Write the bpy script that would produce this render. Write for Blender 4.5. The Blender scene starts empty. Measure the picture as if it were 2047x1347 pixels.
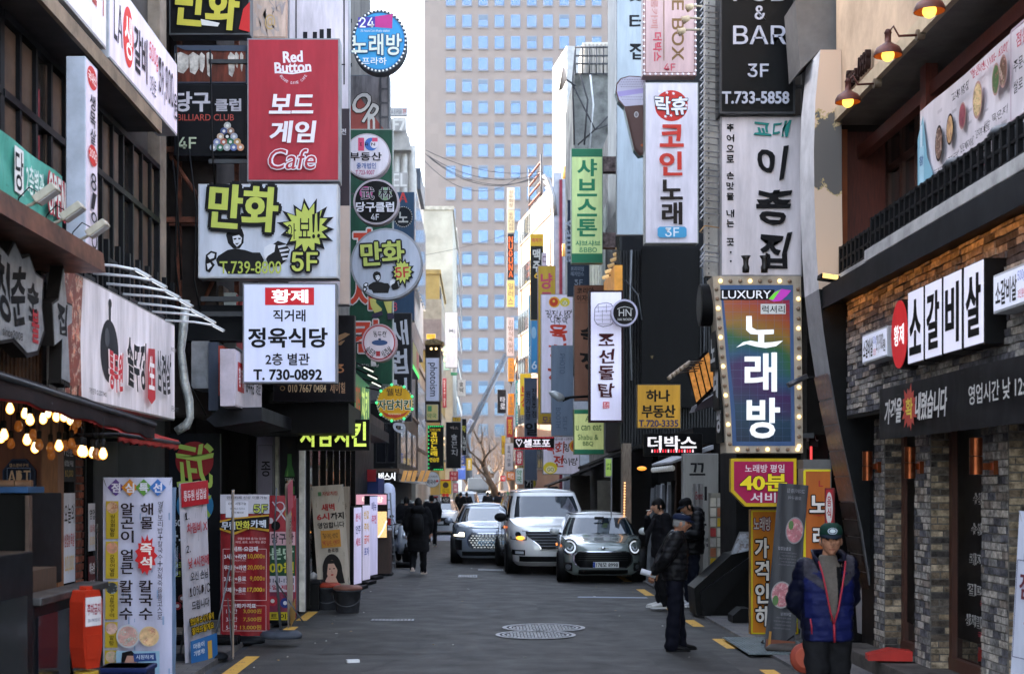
import bpy,bmesh,math,random,os
from mathutils import Matrix,Vector,noise
R=math.radians
random.seed(7)
SC=bpy.context.scene
COL=SC.collection
# ---------------------------------------------------------------- camera
CAMZ,F,VX,VY=1.95,2843.05,960.0,974.0
cam=bpy.data.cameras.new('camera')
cam.lens,cam.sensor_width=50,36
cam.shift_x,cam.shift_y=(1023.5-VX)/2047,(VY-673.5)/2047
cam.clip_start,cam.clip_end=.1,2000
cam.dof.use_dof,cam.dof.focus_distance,cam.dof.aperture_fstop=True,19,3.2
camo=bpy.data.objects.new('camera',cam)
camo.location,camo.rotation_euler=(0,0,CAMZ),(R(90),0,0)
COL.objects.link(camo)
SC.camera=camo
# ---------------------------------------------------------------- light
EXP=3.45
SUN_EL,SUN_AZ=R(25),R(-74)
wd=bpy.data.worlds.new('World')
SC.world=wd
wd.use_nodes=True
nt=wd.node_tree
sky=nt.nodes.new('ShaderNodeTexSky')
sky.sky_type,sky.sun_disc='NISHITA',False
sky.sun_elevation,sky.sun_rotation=SUN_EL,SUN_AZ
sky.air_density,sky.dust_density=1.0,2.2
hs=nt.nodes.new('ShaderNodeHueSaturation')
hs.inputs['Saturation'].default_value=.62
nt.links.new(sky.outputs[0],hs.inputs['Color'])
nt.links.new(hs.outputs[0],nt.nodes['Background'].inputs[0])
nt.nodes['Background'].inputs[1].default_value=.15
sl=bpy.data.lights.new('sun','SUN')
sl.energy,sl.angle,sl.color=3.0,R(.5),(1,.9,.76)
so=bpy.data.objects.new('sun',sl)
sd=Vector((math.sin(SUN_AZ)*math.cos(SUN_EL),math.cos(SUN_AZ)*math.cos(SUN_EL),math.sin(SUN_EL)))
so.rotation_euler=sd.to_track_quat('Z','Y').to_euler()
so.location=(0,0,60)
COL.objects.link(so)
SC.view_settings.view_transform='Standard'
SC.view_settings.look='None'
SC.view_settings.gamma=1
SC.view_settings.use_curve_mapping=False
SC.view_settings.exposure=EXP
SC.render.engine='CYCLES'
SC.cycles.max_bounces=6
SC.cycles.transparent_max_bounces=8
SC.cycles.sample_clamp_indirect=4
SC.cycles.use_denoising=True
EMK=1/2**EXP

# ---------------------------------------------------------------- materials
def lin(h):
    h=h.lstrip('#')
    c=[int(h[i:i+2],16)/255 for i in(0,2,4)]
    return tuple(x/12.92 if x<=.04045 else((x+.055)/1.055)**2.4 for x in c)
_M={}
def mat(h,r=.55,m=0.,e=0.,g=.18,sc=3.,b=0.,clear=0.,trans=0.,bsc=60.,ecol=None,key=''):
    """Paint, plastic, metal, cloth: one colour with grime (g) of scale sc and bump b; e lights it."""
    k=(h,r,m,e,g,sc,b,clear,trans,bsc,ecol,key)
    if k in _M:return _M[k]
    M=bpy.data.materials.new('mat_'+h.strip('#')+key)
    M.use_nodes=True
    n,l=M.node_tree.nodes,M.node_tree.links
    p=n['Principled BSDF']
    c=lin(h)
    if not e and sum(c)<.1:c=tuple(x*.6 for x in c)
    p.inputs['Base Color'].default_value=(*c,1)
    p.inputs['Roughness'].default_value=r
    p.inputs['Metallic'].default_value=m
    if not m and not clear and not trans:p.inputs['Specular IOR Level'].default_value=(.12 if sum(c)<.1 else .22)if r>.3 else .4
    p.inputs['Coat Weight'].default_value=clear
    p.inputs['Coat Roughness'].default_value=.06
    p.inputs['Transmission Weight'].default_value=trans
    if e:
        p.inputs['Emission Color'].default_value=(*(lin(ecol)if ecol else c),1)
        p.inputs['Emission Strength'].default_value=e*EMK
    if g and e<2:
        tc=n.new('ShaderNodeTexCoord')
        nz=n.new('ShaderNodeTexNoise')
        nz.inputs['Scale'].default_value=sc
        nz.inputs['Detail'].default_value=7
        nz.inputs['Roughness'].default_value=.65
        if key=='s':
            mp=n.new('ShaderNodeMapping');mp.inputs['Scale'].default_value=(3.2,3.2,.55)
            l.new(tc.outputs['Object'],mp.inputs['Vector']);l.new(mp.outputs['Vector'],nz.inputs['Vector'])
        else:l.new(tc.outputs['Object'],nz.inputs['Vector'])
        rp=n.new('ShaderNodeValToRGB')
        rp.color_ramp.elements[0].position,rp.color_ramp.elements[1].position=.34,.68
        d=tuple(x*(1-g*1.5)for x in c)
        u=tuple(min(1,x*(1+g*.4))for x in c)
        rp.color_ramp.elements[0].color,rp.color_ramp.elements[1].color=(*d,1),(*u,1)
        l.new(nz.outputs['Fac'],rp.inputs['Fac'])
        l.new(rp.outputs['Color'],p.inputs['Base Color'])
        if e and not ecol:l.new(rp.outputs['Color'],p.inputs['Emission Color'])
        if not trans:
            mr=n.new('ShaderNodeMapRange')
            mr.inputs['To Min'].default_value,mr.inputs['To Max'].default_value=min(1,r+.12),max(.02,r-.08)
            l.new(nz.outputs['Fac'],mr.inputs['Value'])
            l.new(mr.outputs['Result'],p.inputs['Roughness'])
    if b:
        tc=n.new('ShaderNodeTexCoord')
        nb=n.new('ShaderNodeTexNoise')
        nb.inputs['Scale'].default_value,nb.inputs['Detail'].default_value=bsc,5
        l.new(tc.outputs['Object'],nb.inputs['Vector'])
        bp=n.new('ShaderNodeBump')
        bp.inputs['Strength'].default_value,bp.inputs['Distance'].default_value=min(1,b),.01
        l.new(nb.outputs['Fac'],bp.inputs['Height'])
        l.new(bp.outputs['Normal'],p.inputs['Normal'])
    _M[k]=M
    return M
def node_mat(name,build):
    if name in _M:return _M[name]
    M=bpy.data.materials.new(name)
    M.use_nodes=True
    build(M.node_tree.nodes,M.node_tree.links,M.node_tree.nodes['Principled BSDF'])
    _M[name]=M
    return M
def ramp(n,pos):
    rp=n.new('ShaderNodeValToRGB')
    el=rp.color_ramp.elements
    while len(el)<len(pos):el.new(.5)
    for e_,(p_,c_)in zip(el,pos):
        e_.position,e_.color=p_,(*(lin(c_)if isinstance(c_,str)else(c_,)*3),1)
    return rp
def tex(n,kind,scale=5,detail=6,**k):
    t=n.new('ShaderNodeTex'+kind)
    if 'Scale' in t.inputs:t.inputs['Scale'].default_value=scale
    if 'Detail' in t.inputs:t.inputs['Detail'].default_value=detail
    for a,v in k.items():setattr(t,a,v)
    return t
def asphalt_m(n,l,p):
    tc=n.new('ShaderNodeTexCoord')
    big,mid,fine=tex(n,'Noise',.35),tex(n,'Noise',2.2),tex(n,'Noise',60,8)
    fine.inputs['Roughness'].default_value=.8
    vor=tex(n,'Voronoi',70)
    for t in(big,mid,fine,vor):l.new(tc.outputs['Object'],t.inputs['Vector'])
    r1=ramp(n,[(.3,'#262422'),(.55,'#302e2c'),(.75,'#3a3836')])
    l.new(big.outputs['Fac'],r1.inputs['Fac'])
    mx=n.new('ShaderNodeMixRGB');mx.blend_type='MULTIPLY';mx.inputs[0].default_value=.65
    r2=ramp(n,[(.34,.7),(.5,.97),(.64,1.2)])
    l.new(mid.outputs['Fac'],r2.inputs['Fac'])
    l.new(r1.outputs['Color'],mx.inputs[1]);l.new(r2.outputs['Color'],mx.inputs[2])
    m2=n.new('ShaderNodeMixRGB');m2.blend_type='MULTIPLY';m2.inputs[0].default_value=.8
    r3=ramp(n,[(.34,.3),(.5,1.),(.64,2.3)])
    l.new(fine.outputs['Fac'],r3.inputs['Fac'])
    l.new(mx.outputs['Color'],m2.inputs[1]);l.new(r3.outputs['Color'],m2.inputs[2])
    ck=tex(n,'Voronoi',.55,feature='DISTANCE_TO_EDGE')
    wp=n.new('ShaderNodeMixRGB');wp.inputs[0].default_value=.25
    l.new(tc.outputs['Object'],wp.inputs[1]);l.new(mid.outputs['Color'],wp.inputs[2]);l.new(wp.outputs['Color'],ck.inputs['Vector'])
    rc=ramp(n,[(.0,.35),(.012,1.)]);l.new(ck.outputs['Distance'],rc.inputs['Fac'])
    m3=n.new('ShaderNodeMixRGB');m3.blend_type='MULTIPLY';m3.inputs[0].default_value=.75
    l.new(m2.outputs['Color'],m3.inputs[1]);l.new(rc.outputs['Color'],m3.inputs[2])
    l.new(m3.outputs['Color'],p.inputs['Base Color'])
    rr=n.new('ShaderNodeMapRange');rr.inputs['To Min'].default_value=.95;rr.inputs['To Max'].default_value=.5
    l.new(mid.outputs['Fac'],rr.inputs['Value']);l.new(rr.outputs['Result'],p.inputs['Roughness'])
    bp=n.new('ShaderNodeBump');bp.inputs['Strength'].default_value=.5;bp.inputs['Distance'].default_value=.006
    l.new(vor.outputs['Distance'],bp.inputs['Height']);l.new(bp.outputs['Normal'],p.inputs['Normal'])
def paving_m(n,l,p):
    tc=n.new('ShaderNodeTexCoord')
    a,f=tex(n,'Noise',1.2),tex(n,'Noise',45,4)
    for t in(a,f):l.new(tc.outputs['Object'],t.inputs['Vector'])
    br=tex(n,'Brick',1)
    br.inputs['Scale'].default_value=2.0
    br.inputs['Color1'].default_value=(*lin('#6d6a66'),1);br.inputs['Color2'].default_value=(*lin('#59575a'),1)
    br.inputs['Mortar'].default_value=(*lin('#35343a'),1);br.inputs['Mortar Size'].default_value=.008
    l.new(tc.outputs['Object'],br.inputs['Vector'])
    r1=ramp(n,[(.3,.5),(.7,1.05)]);l.new(a.outputs['Fac'],r1.inputs['Fac'])
    mx=n.new('ShaderNodeMixRGB');mx.blend_type='MULTIPLY';mx.inputs[0].default_value=.9
    l.new(br.outputs['Color'],mx.inputs[1]);l.new(r1.outputs['Color'],mx.inputs[2])
    l.new(mx.outputs['Color'],p.inputs['Base Color']);p.inputs['Roughness'].default_value=.85
def worn_m(c,name):
    def f(n,l,p):
        tc=n.new('ShaderNodeTexCoord')
        a,b_=tex(n,'Noise',9,8),tex(n,'Noise',70,4)
        for t in(a,b_):l.new(tc.outputs['Object'],t.inputs['Vector'])
        ad=n.new('ShaderNodeMath');ad.operation='ADD'
        l.new(a.outputs['Fac'],ad.inputs[0]);l.new(b_.outputs['Fac'],ad.inputs[1])
        rp=ramp(n,[(.37,'#4a474a'),(.44,c)])
        dv=n.new('ShaderNodeMath');dv.operation='MULTIPLY';dv.inputs[1].default_value=.5
        l.new(ad.outputs[0],dv.inputs[0]);l.new(dv.outputs[0],rp.inputs['Fac'])
        l.new(rp.outputs['Color'],p.inputs['Base Color']);p.inputs['Roughness'].default_value=.75
    return node_mat(name,f)
def wood_m(c1,c2,name,sc=6,st=12):
    def f(n,l,p):
        tc=n.new('ShaderNodeTexCoord')
        mp=n.new('ShaderNodeMapping');mp.inputs['Scale'].default_value=(st,st,1)
        nz=tex(n,'Noise',sc,8)
        l.new(tc.outputs['Object'],mp.inputs['Vector']);l.new(mp.outputs['Vector'],nz.inputs['Vector'])
        rp=ramp(n,[(.3,c1),(.7,c2)]);l.new(nz.outputs['Fac'],rp.inputs['Fac'])
        l.new(rp.outputs['Color'],p.inputs['Base Color']);p.inputs['Roughness'].default_value=.5
    return node_mat(name,f)
def food_m(name,cols,sc=28):
    """Printed picture of a dish: a patchwork of food colours."""
    def f(n,l,p):
        tc=n.new('ShaderNodeTexCoord')
        nz=tex(n,'Noise',sc*.5,6);v=tex(n,'Voronoi',sc)
        l.new(tc.outputs['Object'],nz.inputs['Vector'])
        mx=n.new('ShaderNodeMixRGB');mx.inputs[0].default_value=.12
        l.new(tc.outputs['Object'],mx.inputs[1]);l.new(nz.outputs['Color'],mx.inputs[2])
        l.new(mx.outputs['Color'],v.inputs['Vector'])
        sp=n.new('ShaderNodeSeparateColor');l.new(v.outputs['Color'],sp.inputs[0])
        k=len(cols)
        rp=ramp(n,[(i/k,c)for i,c in enumerate(cols)]);rp.color_ramp.interpolation='LINEAR'
        l.new(sp.outputs[0],rp.inputs['Fac'])
        m2=n.new('ShaderNodeMixRGB');m2.blend_type='MULTIPLY';m2.inputs[0].default_value=.7
        r2=ramp(n,[(.3,.5),(.65,1.15)]);l.new(nz.outputs['Fac'],r2.inputs['Fac'])
        l.new(rp.outputs['Color'],m2.inputs[1]);l.new(r2.outputs['Color'],m2.inputs[2])
        l.new(m2.outputs['Color'],p.inputs['Base Color']);p.inputs['Roughness'].default_value=.4
    return node_mat(name,f)
def glass_m(h='#0c0e11',r=.04,name=None,spec=.5):
    def f(n,l,p):
        p.inputs['Base Color'].default_value=(*lin(h),1)
        p.inputs['Roughness'].default_value=r
        p.inputs['Specular IOR Level'].default_value=spec
        p.inputs['Coat Weight'].default_value=.5
        p.inputs['Coat Roughness'].default_value=.02
    return node_mat(name or 'glass_'+h,f)

# ---------------------------------------------------------------- mesh builder
WM={}
def mw(o):return WM.get(o.name,Matrix())
def tag(o,label=None,cat=None,group=None,kind=None):
    if label:o['label']=label
    if cat:o['category']=cat
    if group:o['group']=group
    if kind or cat:o['kind']=kind or 'thing'
    return o
def thing(name,label,cat,loc,rz=0,group=None):
    o=bpy.data.objects.new(name,None)
    o.empty_display_size=.2
    COL.objects.link(o)
    o.location,o.rotation_euler=loc,(0,0,rz)
    WM[o.name]=Matrix.Translation(Vector(loc))@Matrix.Rotation(rz,4,'Z')
    return tag(o,label,cat,group)
def P(px,py,Y):return Vector(((px-VX)*Y/F,Y,CAMZ+(VY-py)*Y/F))
def XP(px,Y):return(px-VX)*Y/F
def ZP(py,Y):return CAMZ+(VY-py)*Y/F
def YW(X,px):return X*F/(px-VX)

class B:
    """Collects shapes in world space (through the frame T) and links them as one object."""
    def __init__(s,T=None):
        s.v,s.f,s.m,s.s,s.mats,s.T=[],[],[],[],[],T
    def mi(s,m):
        if m not in s.mats:s.mats.append(m)
        return s.mats.index(m)
    def add(s,vs,fs,m,sm=False,M=None):
        o=len(s.v)
        T=s.T
        for v in vs:
            v=Vector(v)
            if M:v=M@v
            if T:v=T@v
            s.v.append(v)
        k=s.mi(m)if not isinstance(m,list)else None
        for i,f in enumerate(fs):
            s.f.append([o+j for j in f])
            s.m.append(k if k is not None else s.mi(m[i]))
            s.s.append(sm)
        return s
    def box(s,x0,x1,y0,y1,z0,z1,m,M=None):
        if x0>x1:x0,x1=x1,x0
        if y0>y1:y0,y1=y1,y0
        if z0>z1:z0,z1=z1,z0
        vs=[(x,y,z)for z in(z0,z1)for y in(y0,y1)for x in(x0,x1)]
        return s.add(vs,[(0,2,3,1),(4,5,7,6),(0,1,5,4),(2,6,7,3),(0,4,6,2),(1,3,7,5)],m,M=M)
    def quad(s,pts,m):return s.add(pts,[tuple(range(len(pts)))],m)
    def prism(s,poly,y0,y1,m,side=None,M=None):
        """poly in (x, z) counter-clockwise seen from -y; front at y0, back at y1."""
        n=len(poly)
        if sum(poly[i][0]*poly[(i+1)%n][1]-poly[(i+1)%n][0]*poly[i][1]for i in range(n))<0:poly=poly[::-1]
        s.add([(x,y0,z)for x,z in poly],[tuple(range(n))],m,M=M)
        s.add([(x,y1,z)for x,z in poly],[tuple(range(n))[::-1]],m,M=M)
        s.add([(x,y,z)for y in(y0,y1)for x,z in poly],[((i+1)%n,i,n+i,n+(i+1)%n)for i in range(n)],side or m,M=M)
        return s
    def cyl(s,a,b,r0,m,r1=None,n=14,caps=True,sm=True):
        a,b=Vector(a),Vector(b)
        r1=r0 if r1 is None else r1
        z=(b-a).normalized()
        x=z.orthogonal().normalized();y=z.cross(x)
        c=[(x*math.cos(2*math.pi*i/n)+y*math.sin(2*math.pi*i/n))for i in range(n)]
        s.add([a+q*r0 for q in c]+[b+q*r1 for q in c],[(i,(i+1)%n,n+(i+1)%n,n+i)for i in range(n)],m,sm)
        if caps:
            s.add([a+q*r0 for q in c],[tuple(range(n))[::-1]],m)
            s.add([b+q*r1 for q in c],[tuple(range(n))],m)
        return s
    def tube(s,pts,r,m,n=6):
        pts=[Vector(p)for p in pts]
        rs=r if isinstance(r,(list,tuple))else[r]*len(pts)
        rings,up=[],None
        for i,p in enumerate(pts):
            d=(pts[min(i+1,len(pts)-1)]-pts[max(i-1,0)]).normalized()
            x=d.orthogonal().normalized()if up is None else(up-d*up.dot(d)).normalized()
            up=x
            y=d.cross(x)
            rings.append([p+(x*math.cos(2*math.pi*j/n)+y*math.sin(2*math.pi*j/n))*rs[i]for j in range(n)])
        vs=[q for rr in rings for q in rr]
        fs=[(i*n+j,i*n+(j+1)%n,(i+1)*n+(j+1)%n,(i+1)*n+j)for i in range(len(pts)-1)for j in range(n)]
        fs+=[tuple(range(n))[::-1],tuple((len(pts)-1)*n+j for j in range(n))]
        return s.add(vs,fs,m,True)
    def lathe(s,prof,m,c=(0,0,0),n=20,M=None,caps=True):
        c=Vector(c)
        vs=[c+Vector((r*math.cos(2*math.pi*j/n),r*math.sin(2*math.pi*j/n),z))for r,z in prof for j in range(n)]
        fs=[(i*n+j,i*n+(j+1)%n,(i+1)*n+(j+1)%n,(i+1)*n+j)for i in range(len(prof)-1)for j in range(n)]
        if caps:fs+=[tuple(range(n))[::-1],tuple((len(prof)-1)*n+j for j in range(n))]
        return s.add(vs,fs,m,True,M=M)
    def ell(s,c,r,m,n=14,M=None):
        r=(r,r,r)if not hasattr(r,'__len__')else r
        h=n//2
        vs,fs=[],[]
        for i in range(h+1):
            t=math.pi*i/h
            for j in range(n):
                a=2*math.pi*j/n
                vs.append((c[0]+r[0]*math.sin(t)*math.cos(a),c[1]+r[1]*math.sin(t)*math.sin(a),c[2]-r[2]*math.cos(t)))
        for i in range(h):
            for j in range(n):
                fs.append((i*n+j,i*n+(j+1)%n,(i+1)*n+(j+1)%n,(i+1)*n+j))
        return s.add(vs,fs,m,True,M=M)
    def build(s,name,parent=None,label=None,cat=None,group=None,kind=None,org=None,bev=0,sub=0,loc=None,rz=0):
        if parent is not None:
            W=mw(parent)
            inv,own=W.inverted(),W
        else:
            if loc is None:
                xs,ys,zs=[v.x for v in s.v],[v.y for v in s.v],[v.z for v in s.v]
                loc=org or((min(xs)+max(xs))/2,(min(ys)+max(ys))/2,min(zs))
            own=Matrix.Translation(Vector(loc))@Matrix.Rotation(rz,4,'Z')
            inv=own.inverted()
        me=bpy.data.meshes.new(name)
        me.from_pydata([inv@v for v in s.v],[],s.f)
        for m in s.mats:me.materials.append(m)
        me.polygons.foreach_set('material_index',s.m)
        me.polygons.foreach_set('use_smooth',s.s)
        me.update()
        o=bpy.data.objects.new(name,me)
        COL.objects.link(o)
        if parent is not None:
            o.parent=parent
        else:
            o.location,o.rotation_euler=loc,(0,0,rz)
        WM[o.name]=own
        if bev:
            md=o.modifiers.new('bevel','BEVEL')
            md.width,md.segments,md.limit_method,md.angle_limit=bev,2,'ANGLE',R(40)
        if sub:
            md=o.modifiers.new('sub','SUBSURF')
            md.levels=md.render_levels=sub
        return tag(o,label,cat,group,kind)

def copy_thing(o,loc,rz=None,label=None,group=None):
    def rec(src,par):
        c=src.copy()
        COL.objects.link(c)
        if par is not None:c.parent=par
        for ch in list(src.children):rec(ch,c)
        return c
    c=rec(o,None)
    c.location=loc
    if rz is not None:c.rotation_euler=(0,0,rz)
    WM[c.name]=Matrix.Translation(Vector(loc))@Matrix.Rotation(c.rotation_euler.z,4,'Z')
    return tag(c,label,None,group)

# ---------------------------------------------------------------- lettering
_fd=os.path.join(bpy.utils.system_resource('DATAFILES'),'fonts')
try:INTER=bpy.data.fonts.load(os.path.join(_fd,'Inter.woff2'))
except Exception:INTER=None
_cu=bpy.data.curves.new('glyphs','FONT')
_co=bpy.data.objects.new('glyphs',_cu)
DEF=_cu.font
_G={}
def glyphs(t,b,ext,sh=0.,font=None):
    k=(t,b,ext,sh,font)
    if k in _G:return _G[k]
    asc=all(ord(c)<128 for c in t)and not('7' in t and b)
    _cu.font=INTER if asc and INTER and font!='hum' else DEF
    if _cu.font is None:_cu.font=bpy.data.fonts[0]
    kx=.42 if _cu.font==INTER else 1.
    _cu.body,_cu.offset,_cu.extrude,_cu.shear=t,b*kx,ext,sh
    _cu.resolution_u=3
    _cu.fill_mode='FRONT' if not ext else 'BOTH'
    me=_co.to_mesh()
    vs=[tuple(v.co)for v in me.vertices]
    fs=[tuple(p.vertices)for p in me.polygons]
    _co.to_mesh_clear()
    if not vs:vs,fs=[(0,0,0),(1,0,0),(0,1,0)],[(0,1,2)]
    x0,x1=min(v[0]for v in vs),max(v[0]for v in vs)
    y0,y1=min(v[1]for v in vs),max(v[1]for v in vs)
    w,h=max(x1-x0,1e-6),max(y1-y0,1e-6)
    _G[k]=([((v[0]-x0)/w,(v[1]-y0)/h,v[2])for v in vs],fs,w/h)
    return _G[k]

# ---------------------------------------------------------------- signs
class Sign:
    """A sign: cabinet (the top-level mesh) > face_panel, lettering, artwork, bracket. Local x to the viewer's right, -y towards the viewer."""
    def __init__(s,name,label,rect=None,Y=None,wall=None,side=0,rz=None,cat='sign',depth=.2,frame='#77787c',face='#e8e8ea',e=0.,
                 shape='box',inset=.02,group=None,fr=.4,fg=.12,loc=None,size=None,m_face=None,bev=.006,poly=None,parent=None,tilt=0):
        e*=.55
        s.e=e
        if rect:
            x0,y0,x1,y1=rect
            s.w,s.h=(x1-x0)*Y/F,(y1-y0)*Y/F
            s.o=P((x0+x1)/2,y1,Y)
            s.map=lambda a,b:((a-(x0+x1)/2)*Y/F,(y1-b)*Y/F)
            rz=rz or 0
        else:
            if wall:
                X,Ya,Yb,z0,z1=wall
                s.w,s.h=abs(Ya-Yb),z1-z0
                s.o=Vector((X,(Ya+Yb)/2,z0))
                rz=R(90)if side<0 else R(-90)
            else:
                s.o=Vector(loc)
                s.w,s.h=size
            s.map=lambda a,b:((a-.5)*s.w,(1-b)*s.h)
        s.T=Matrix.Translation(s.o)@Matrix.Rotation(rz,4,'Z')@Matrix.Rotation(tilt,4,'Y')
        s.lay=0
        fm,pm=mat(frame,fr),(m_face or mat(face,.45,e=e,g=fg*1.3,sc=1.3,key='s'))
        b=B(s.T);p=B(s.T)
        w,h=s.w,s.h
        if shape=='box':
            b.box(-w/2,w/2,0,depth,0,h,fm)
            if inset<.5:p.box(-w/2+inset,w/2-inset,-.005,.002,inset,h-inset,pm)
        elif shape=='disc':
            n=40
            pl=[(w/2*math.cos(2*math.pi*i/n),h/2+h/2*math.sin(2*math.pi*i/n))for i in range(n)]
            b.prism(pl,0,depth,fm)
            k=1-2*inset/max(w,h)
            p.prism([(x*k,h/2+(z-h/2)*k)for x,z in pl],-.005,.002,pm)
        elif shape=='poly':
            pl=[s.map(*q)for q in poly]
            b.prism(pl,0,depth,fm)
            cx,cz=sum(q[0]for q in pl)/len(pl),sum(q[1]for q in pl)/len(pl)
            k=1-2*inset/max(w,h)
            p.prism([(cx+(x-cx)*k,cz+(z-cz)*k)for x,z in pl],-.005,.002,pm)
        elif shape=='cloth':
            n=12
            vs=[(-w/2+w*i/n,-.012*math.sin(i*1.1+j)*(1 if 0<i<n else 0),h*j/8)for j in range(9)for i in range(n+1)]
            vs=vs+[(x,y+.004,z)for x,y,z in vs]
            q=9*(n+1)
            f1=[(j*(n+1)+i,j*(n+1)+i+1,(j+1)*(n+1)+i+1,(j+1)*(n+1)+i)for j in range(8)for i in range(n)]
            b.add(vs,f1,pm,True)
            b.add(vs,[tuple(k+q for k in t[::-1])for t in f1],fm,True)
            s.lay=12
        if parent is None:
            s.ob=b.build(name,label=label,cat=cat,group=group,loc=tuple(s.o),rz=rz,bev=bev if shape in('box','poly')else 0)
        else:
            s.ob=b.build(name,parent)
        if p.v:p.build('face_panel',s.ob)
        s.let,s.art,s.parts=B(s.T),B(s.T),{}
    def y(s):
        s.lay+=1
        return-.006-.0015*s.lay
    def pm(s,c,e=None,r=.5):
        if not isinstance(c,str):return c
        return mat(c,r,e=s.e if e is None else e,g=.08,sc=2)
    def t(s,txt,x0,y0,x1,y1,c='#16161a',b=.012,e=None,sh=0.,ol=None,rot=0.,vert=False,ext=0.,to=None,warp=0.,flip=False,font=None,skew=0.):
        """Fit txt into the box (x0,y0)-(x1,y1); vert stacks the characters; ol = (colour, width as a share of the height)."""
        if vert:
            ch=[q for q in txt]
            n=len(ch)
            for i,q in enumerate(ch):
                if q==' ':continue
                d=(y1-y0)/n
                s.t(q,x0,y0+d*(i+.06),x1,y0+d*(i+.94),c,b,e,sh,ol,rot,False,ext,to,warp,flip,font)
            return s
        fat=b>=.03
        vs,fs,_=glyphs(txt,min(b,.024),0,sh,font)
        (ax,az),(bx,bz)=s.map(x0,y1),s.map(x1,y0)
        cx,cz,W,H=(ax+bx)/2,(az+bz)/2,bx-ax,bz-az
        cr,sr=math.cos(rot),math.sin(rot)
        def put(dx,dz,m,yy,tgt):
            out=[]
            for(u,v,_z)in vs:
                if flip:u=1-u
                if warp:u,v=u+warp*math.sin(v*5+u*3),v+warp*math.sin(u*7+1)
                x,z=(u-.5)*W+skew*(v-.5)*H,(v-.5)*H+skew*.0
                out.append((cx+x*cr-z*sr+dx,yy,cz+x*sr+z*cr+dz))
            tgt.add(out,[tuple(q[::-1])if flip else q for q in fs],m)
            if ext:
                tgt2=tgt
                edges={}
                for f in fs:
                    for i in range(len(f)):
                        a_,b_=f[i],f[(i+1)%len(f)]
                        if(b_,a_)in edges:edges.pop((b_,a_))
                        else:edges[(a_,b_)]=1
                bk=[(x,yy+ext,z)for x,_,z in out]
                n=len(out)
                sm_=mat('#1a1a1c',.5)if ext_dark else m
                tgt2.add(out+bk,[(b_,a_,n+a_,n+b_)for a_,b_ in edges],sm_)
        ext_dark=False
        tgt=s.let if to is None else to
        if ol:
            oc,ow=ol
            om=s.pm(oc,e)
            for i in range(10):
                a=2*math.pi*i/10
                put(math.cos(a)*ow*H,math.sin(a)*ow*H,om,s.y()if not ext else-.006-.0004*i,tgt)
        y=s.y()
        if ext:y=-.006-ext
        if fat and not ext:
            for q in(-1,1):put(q*.014*H*(.5 if len(txt)>3 else 1),0,s.pm(c,e),y+.0005*q,tgt)
        put(0,0,s.pm(c,e),y,tgt)
        return s
    def poly(s,pts,c,e=None,raw=False,ext=0):
        q=pts if raw else[s.map(*a)for a in pts]
        n=len(q)
        if sum(q[i][0]*q[(i+1)%n][1]-q[(i+1)%n][0]*q[i][1]for i in range(n))<0:q=q[::-1]
        y=s.y()
        if ext:s.art.prism(q,y-ext,y,s.pm(c,e))
        else:
            from mathutils.geometry import tessellate_polygon
            tri=tessellate_polygon([[Vector((x,z,0))for x,z in q]])
            fs=[]
            for t in tri:
                a,b_,c_=(q[i]for i in t)
                ar=(b_[0]-a[0])*(c_[1]-a[1])-(c_[0]-a[0])*(b_[1]-a[1])
                fs.append(tuple(t)if ar>0 else tuple(t)[::-1])
            s.art.add([(x,y,z)for x,z in q],fs,s.pm(c,e))
        return s
    def rect(s,x0,y0,x1,y1,c,e=None):return s.poly([(x0,y1),(x1,y1),(x1,y0),(x0,y0)],c,e)
    def disc(s,cx,cy,rx,c,ry=None,e=None,n=28,a0=0,a1=360):
        ry=ry or rx
        full=a1-a0>=360
        pts=[(cx+rx*math.cos(R(a0+(a1-a0)*i/n)),cy+ry*math.sin(R(a0+(a1-a0)*i/n)))for i in range(n if full else n+1)]
        return s.poly(pts,c,e)
    def burst(s,cx,cy,rx,ry,c,n=14,k=.7,e=None,seed=1):
        rnd=random.Random(seed)
        pts=[]
        for i in range(2*n):
            a=math.pi*i/n
            q=(1+rnd.uniform(-.12,.12))if i%2==0 else k*(1+rnd.uniform(-.06,.06))
            pts.append((cx+rx*q*math.cos(a),cy+ry*q*math.sin(a)))
        return s.poly(pts,c,e)
    def ring(s,cx,cy,r,w,c,ry=None,e=None,n=36):
        ry=ry or r
        k=ry/r
        y=s.y()
        o=[s.map(cx+r*math.cos(2*math.pi*i/n),cy+ry*math.sin(2*math.pi*i/n))for i in range(n)]
        q=[s.map(cx+(r-w)*math.cos(2*math.pi*i/n),cy+(r-w)*k*math.sin(2*math.pi*i/n))for i in range(n)]
        s.art.add([(x,y,z)for x,z in o+q],[(i,n+i,n+(i+1)%n,(i+1)%n)for i in range(n)],s.pm(c,e))
        return s
    def line(s,pts,w,c,e=None):
        """Polyline of width w (in map units along x)."""
        q=[Vector(s.map(*a))for a in pts]
        ww=abs(s.map(w,0)[0]-s.map(0,0)[0])/2
        y=s.y()
        for a,b_ in zip(q,q[1:]):
            d=(b_-a).normalized()if(b_-a).length else Vector((1,0))
            nn=Vector((-d.y,d.x))*ww
            s.art.add([(p_.x,y,p_.y)for p_ in(a-nn,b_-nn,b_+nn,a+nn)],[(0,1,2,3)],s.pm(c,e))
        return s
    def frame(s,x0,y0,x1,y1,w,c,e=None):
        return s.line([(x0,y0),(x1,y0),(x1,y1),(x0,y1),(x0,y0)],w,c,e)
    def loc(s,a,b,y=0):
        x,z=s.map(a,b)
        return s.T@Vector((x,y,z))
    def part(s,name,b):b.build(name,s.ob);return s
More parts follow.
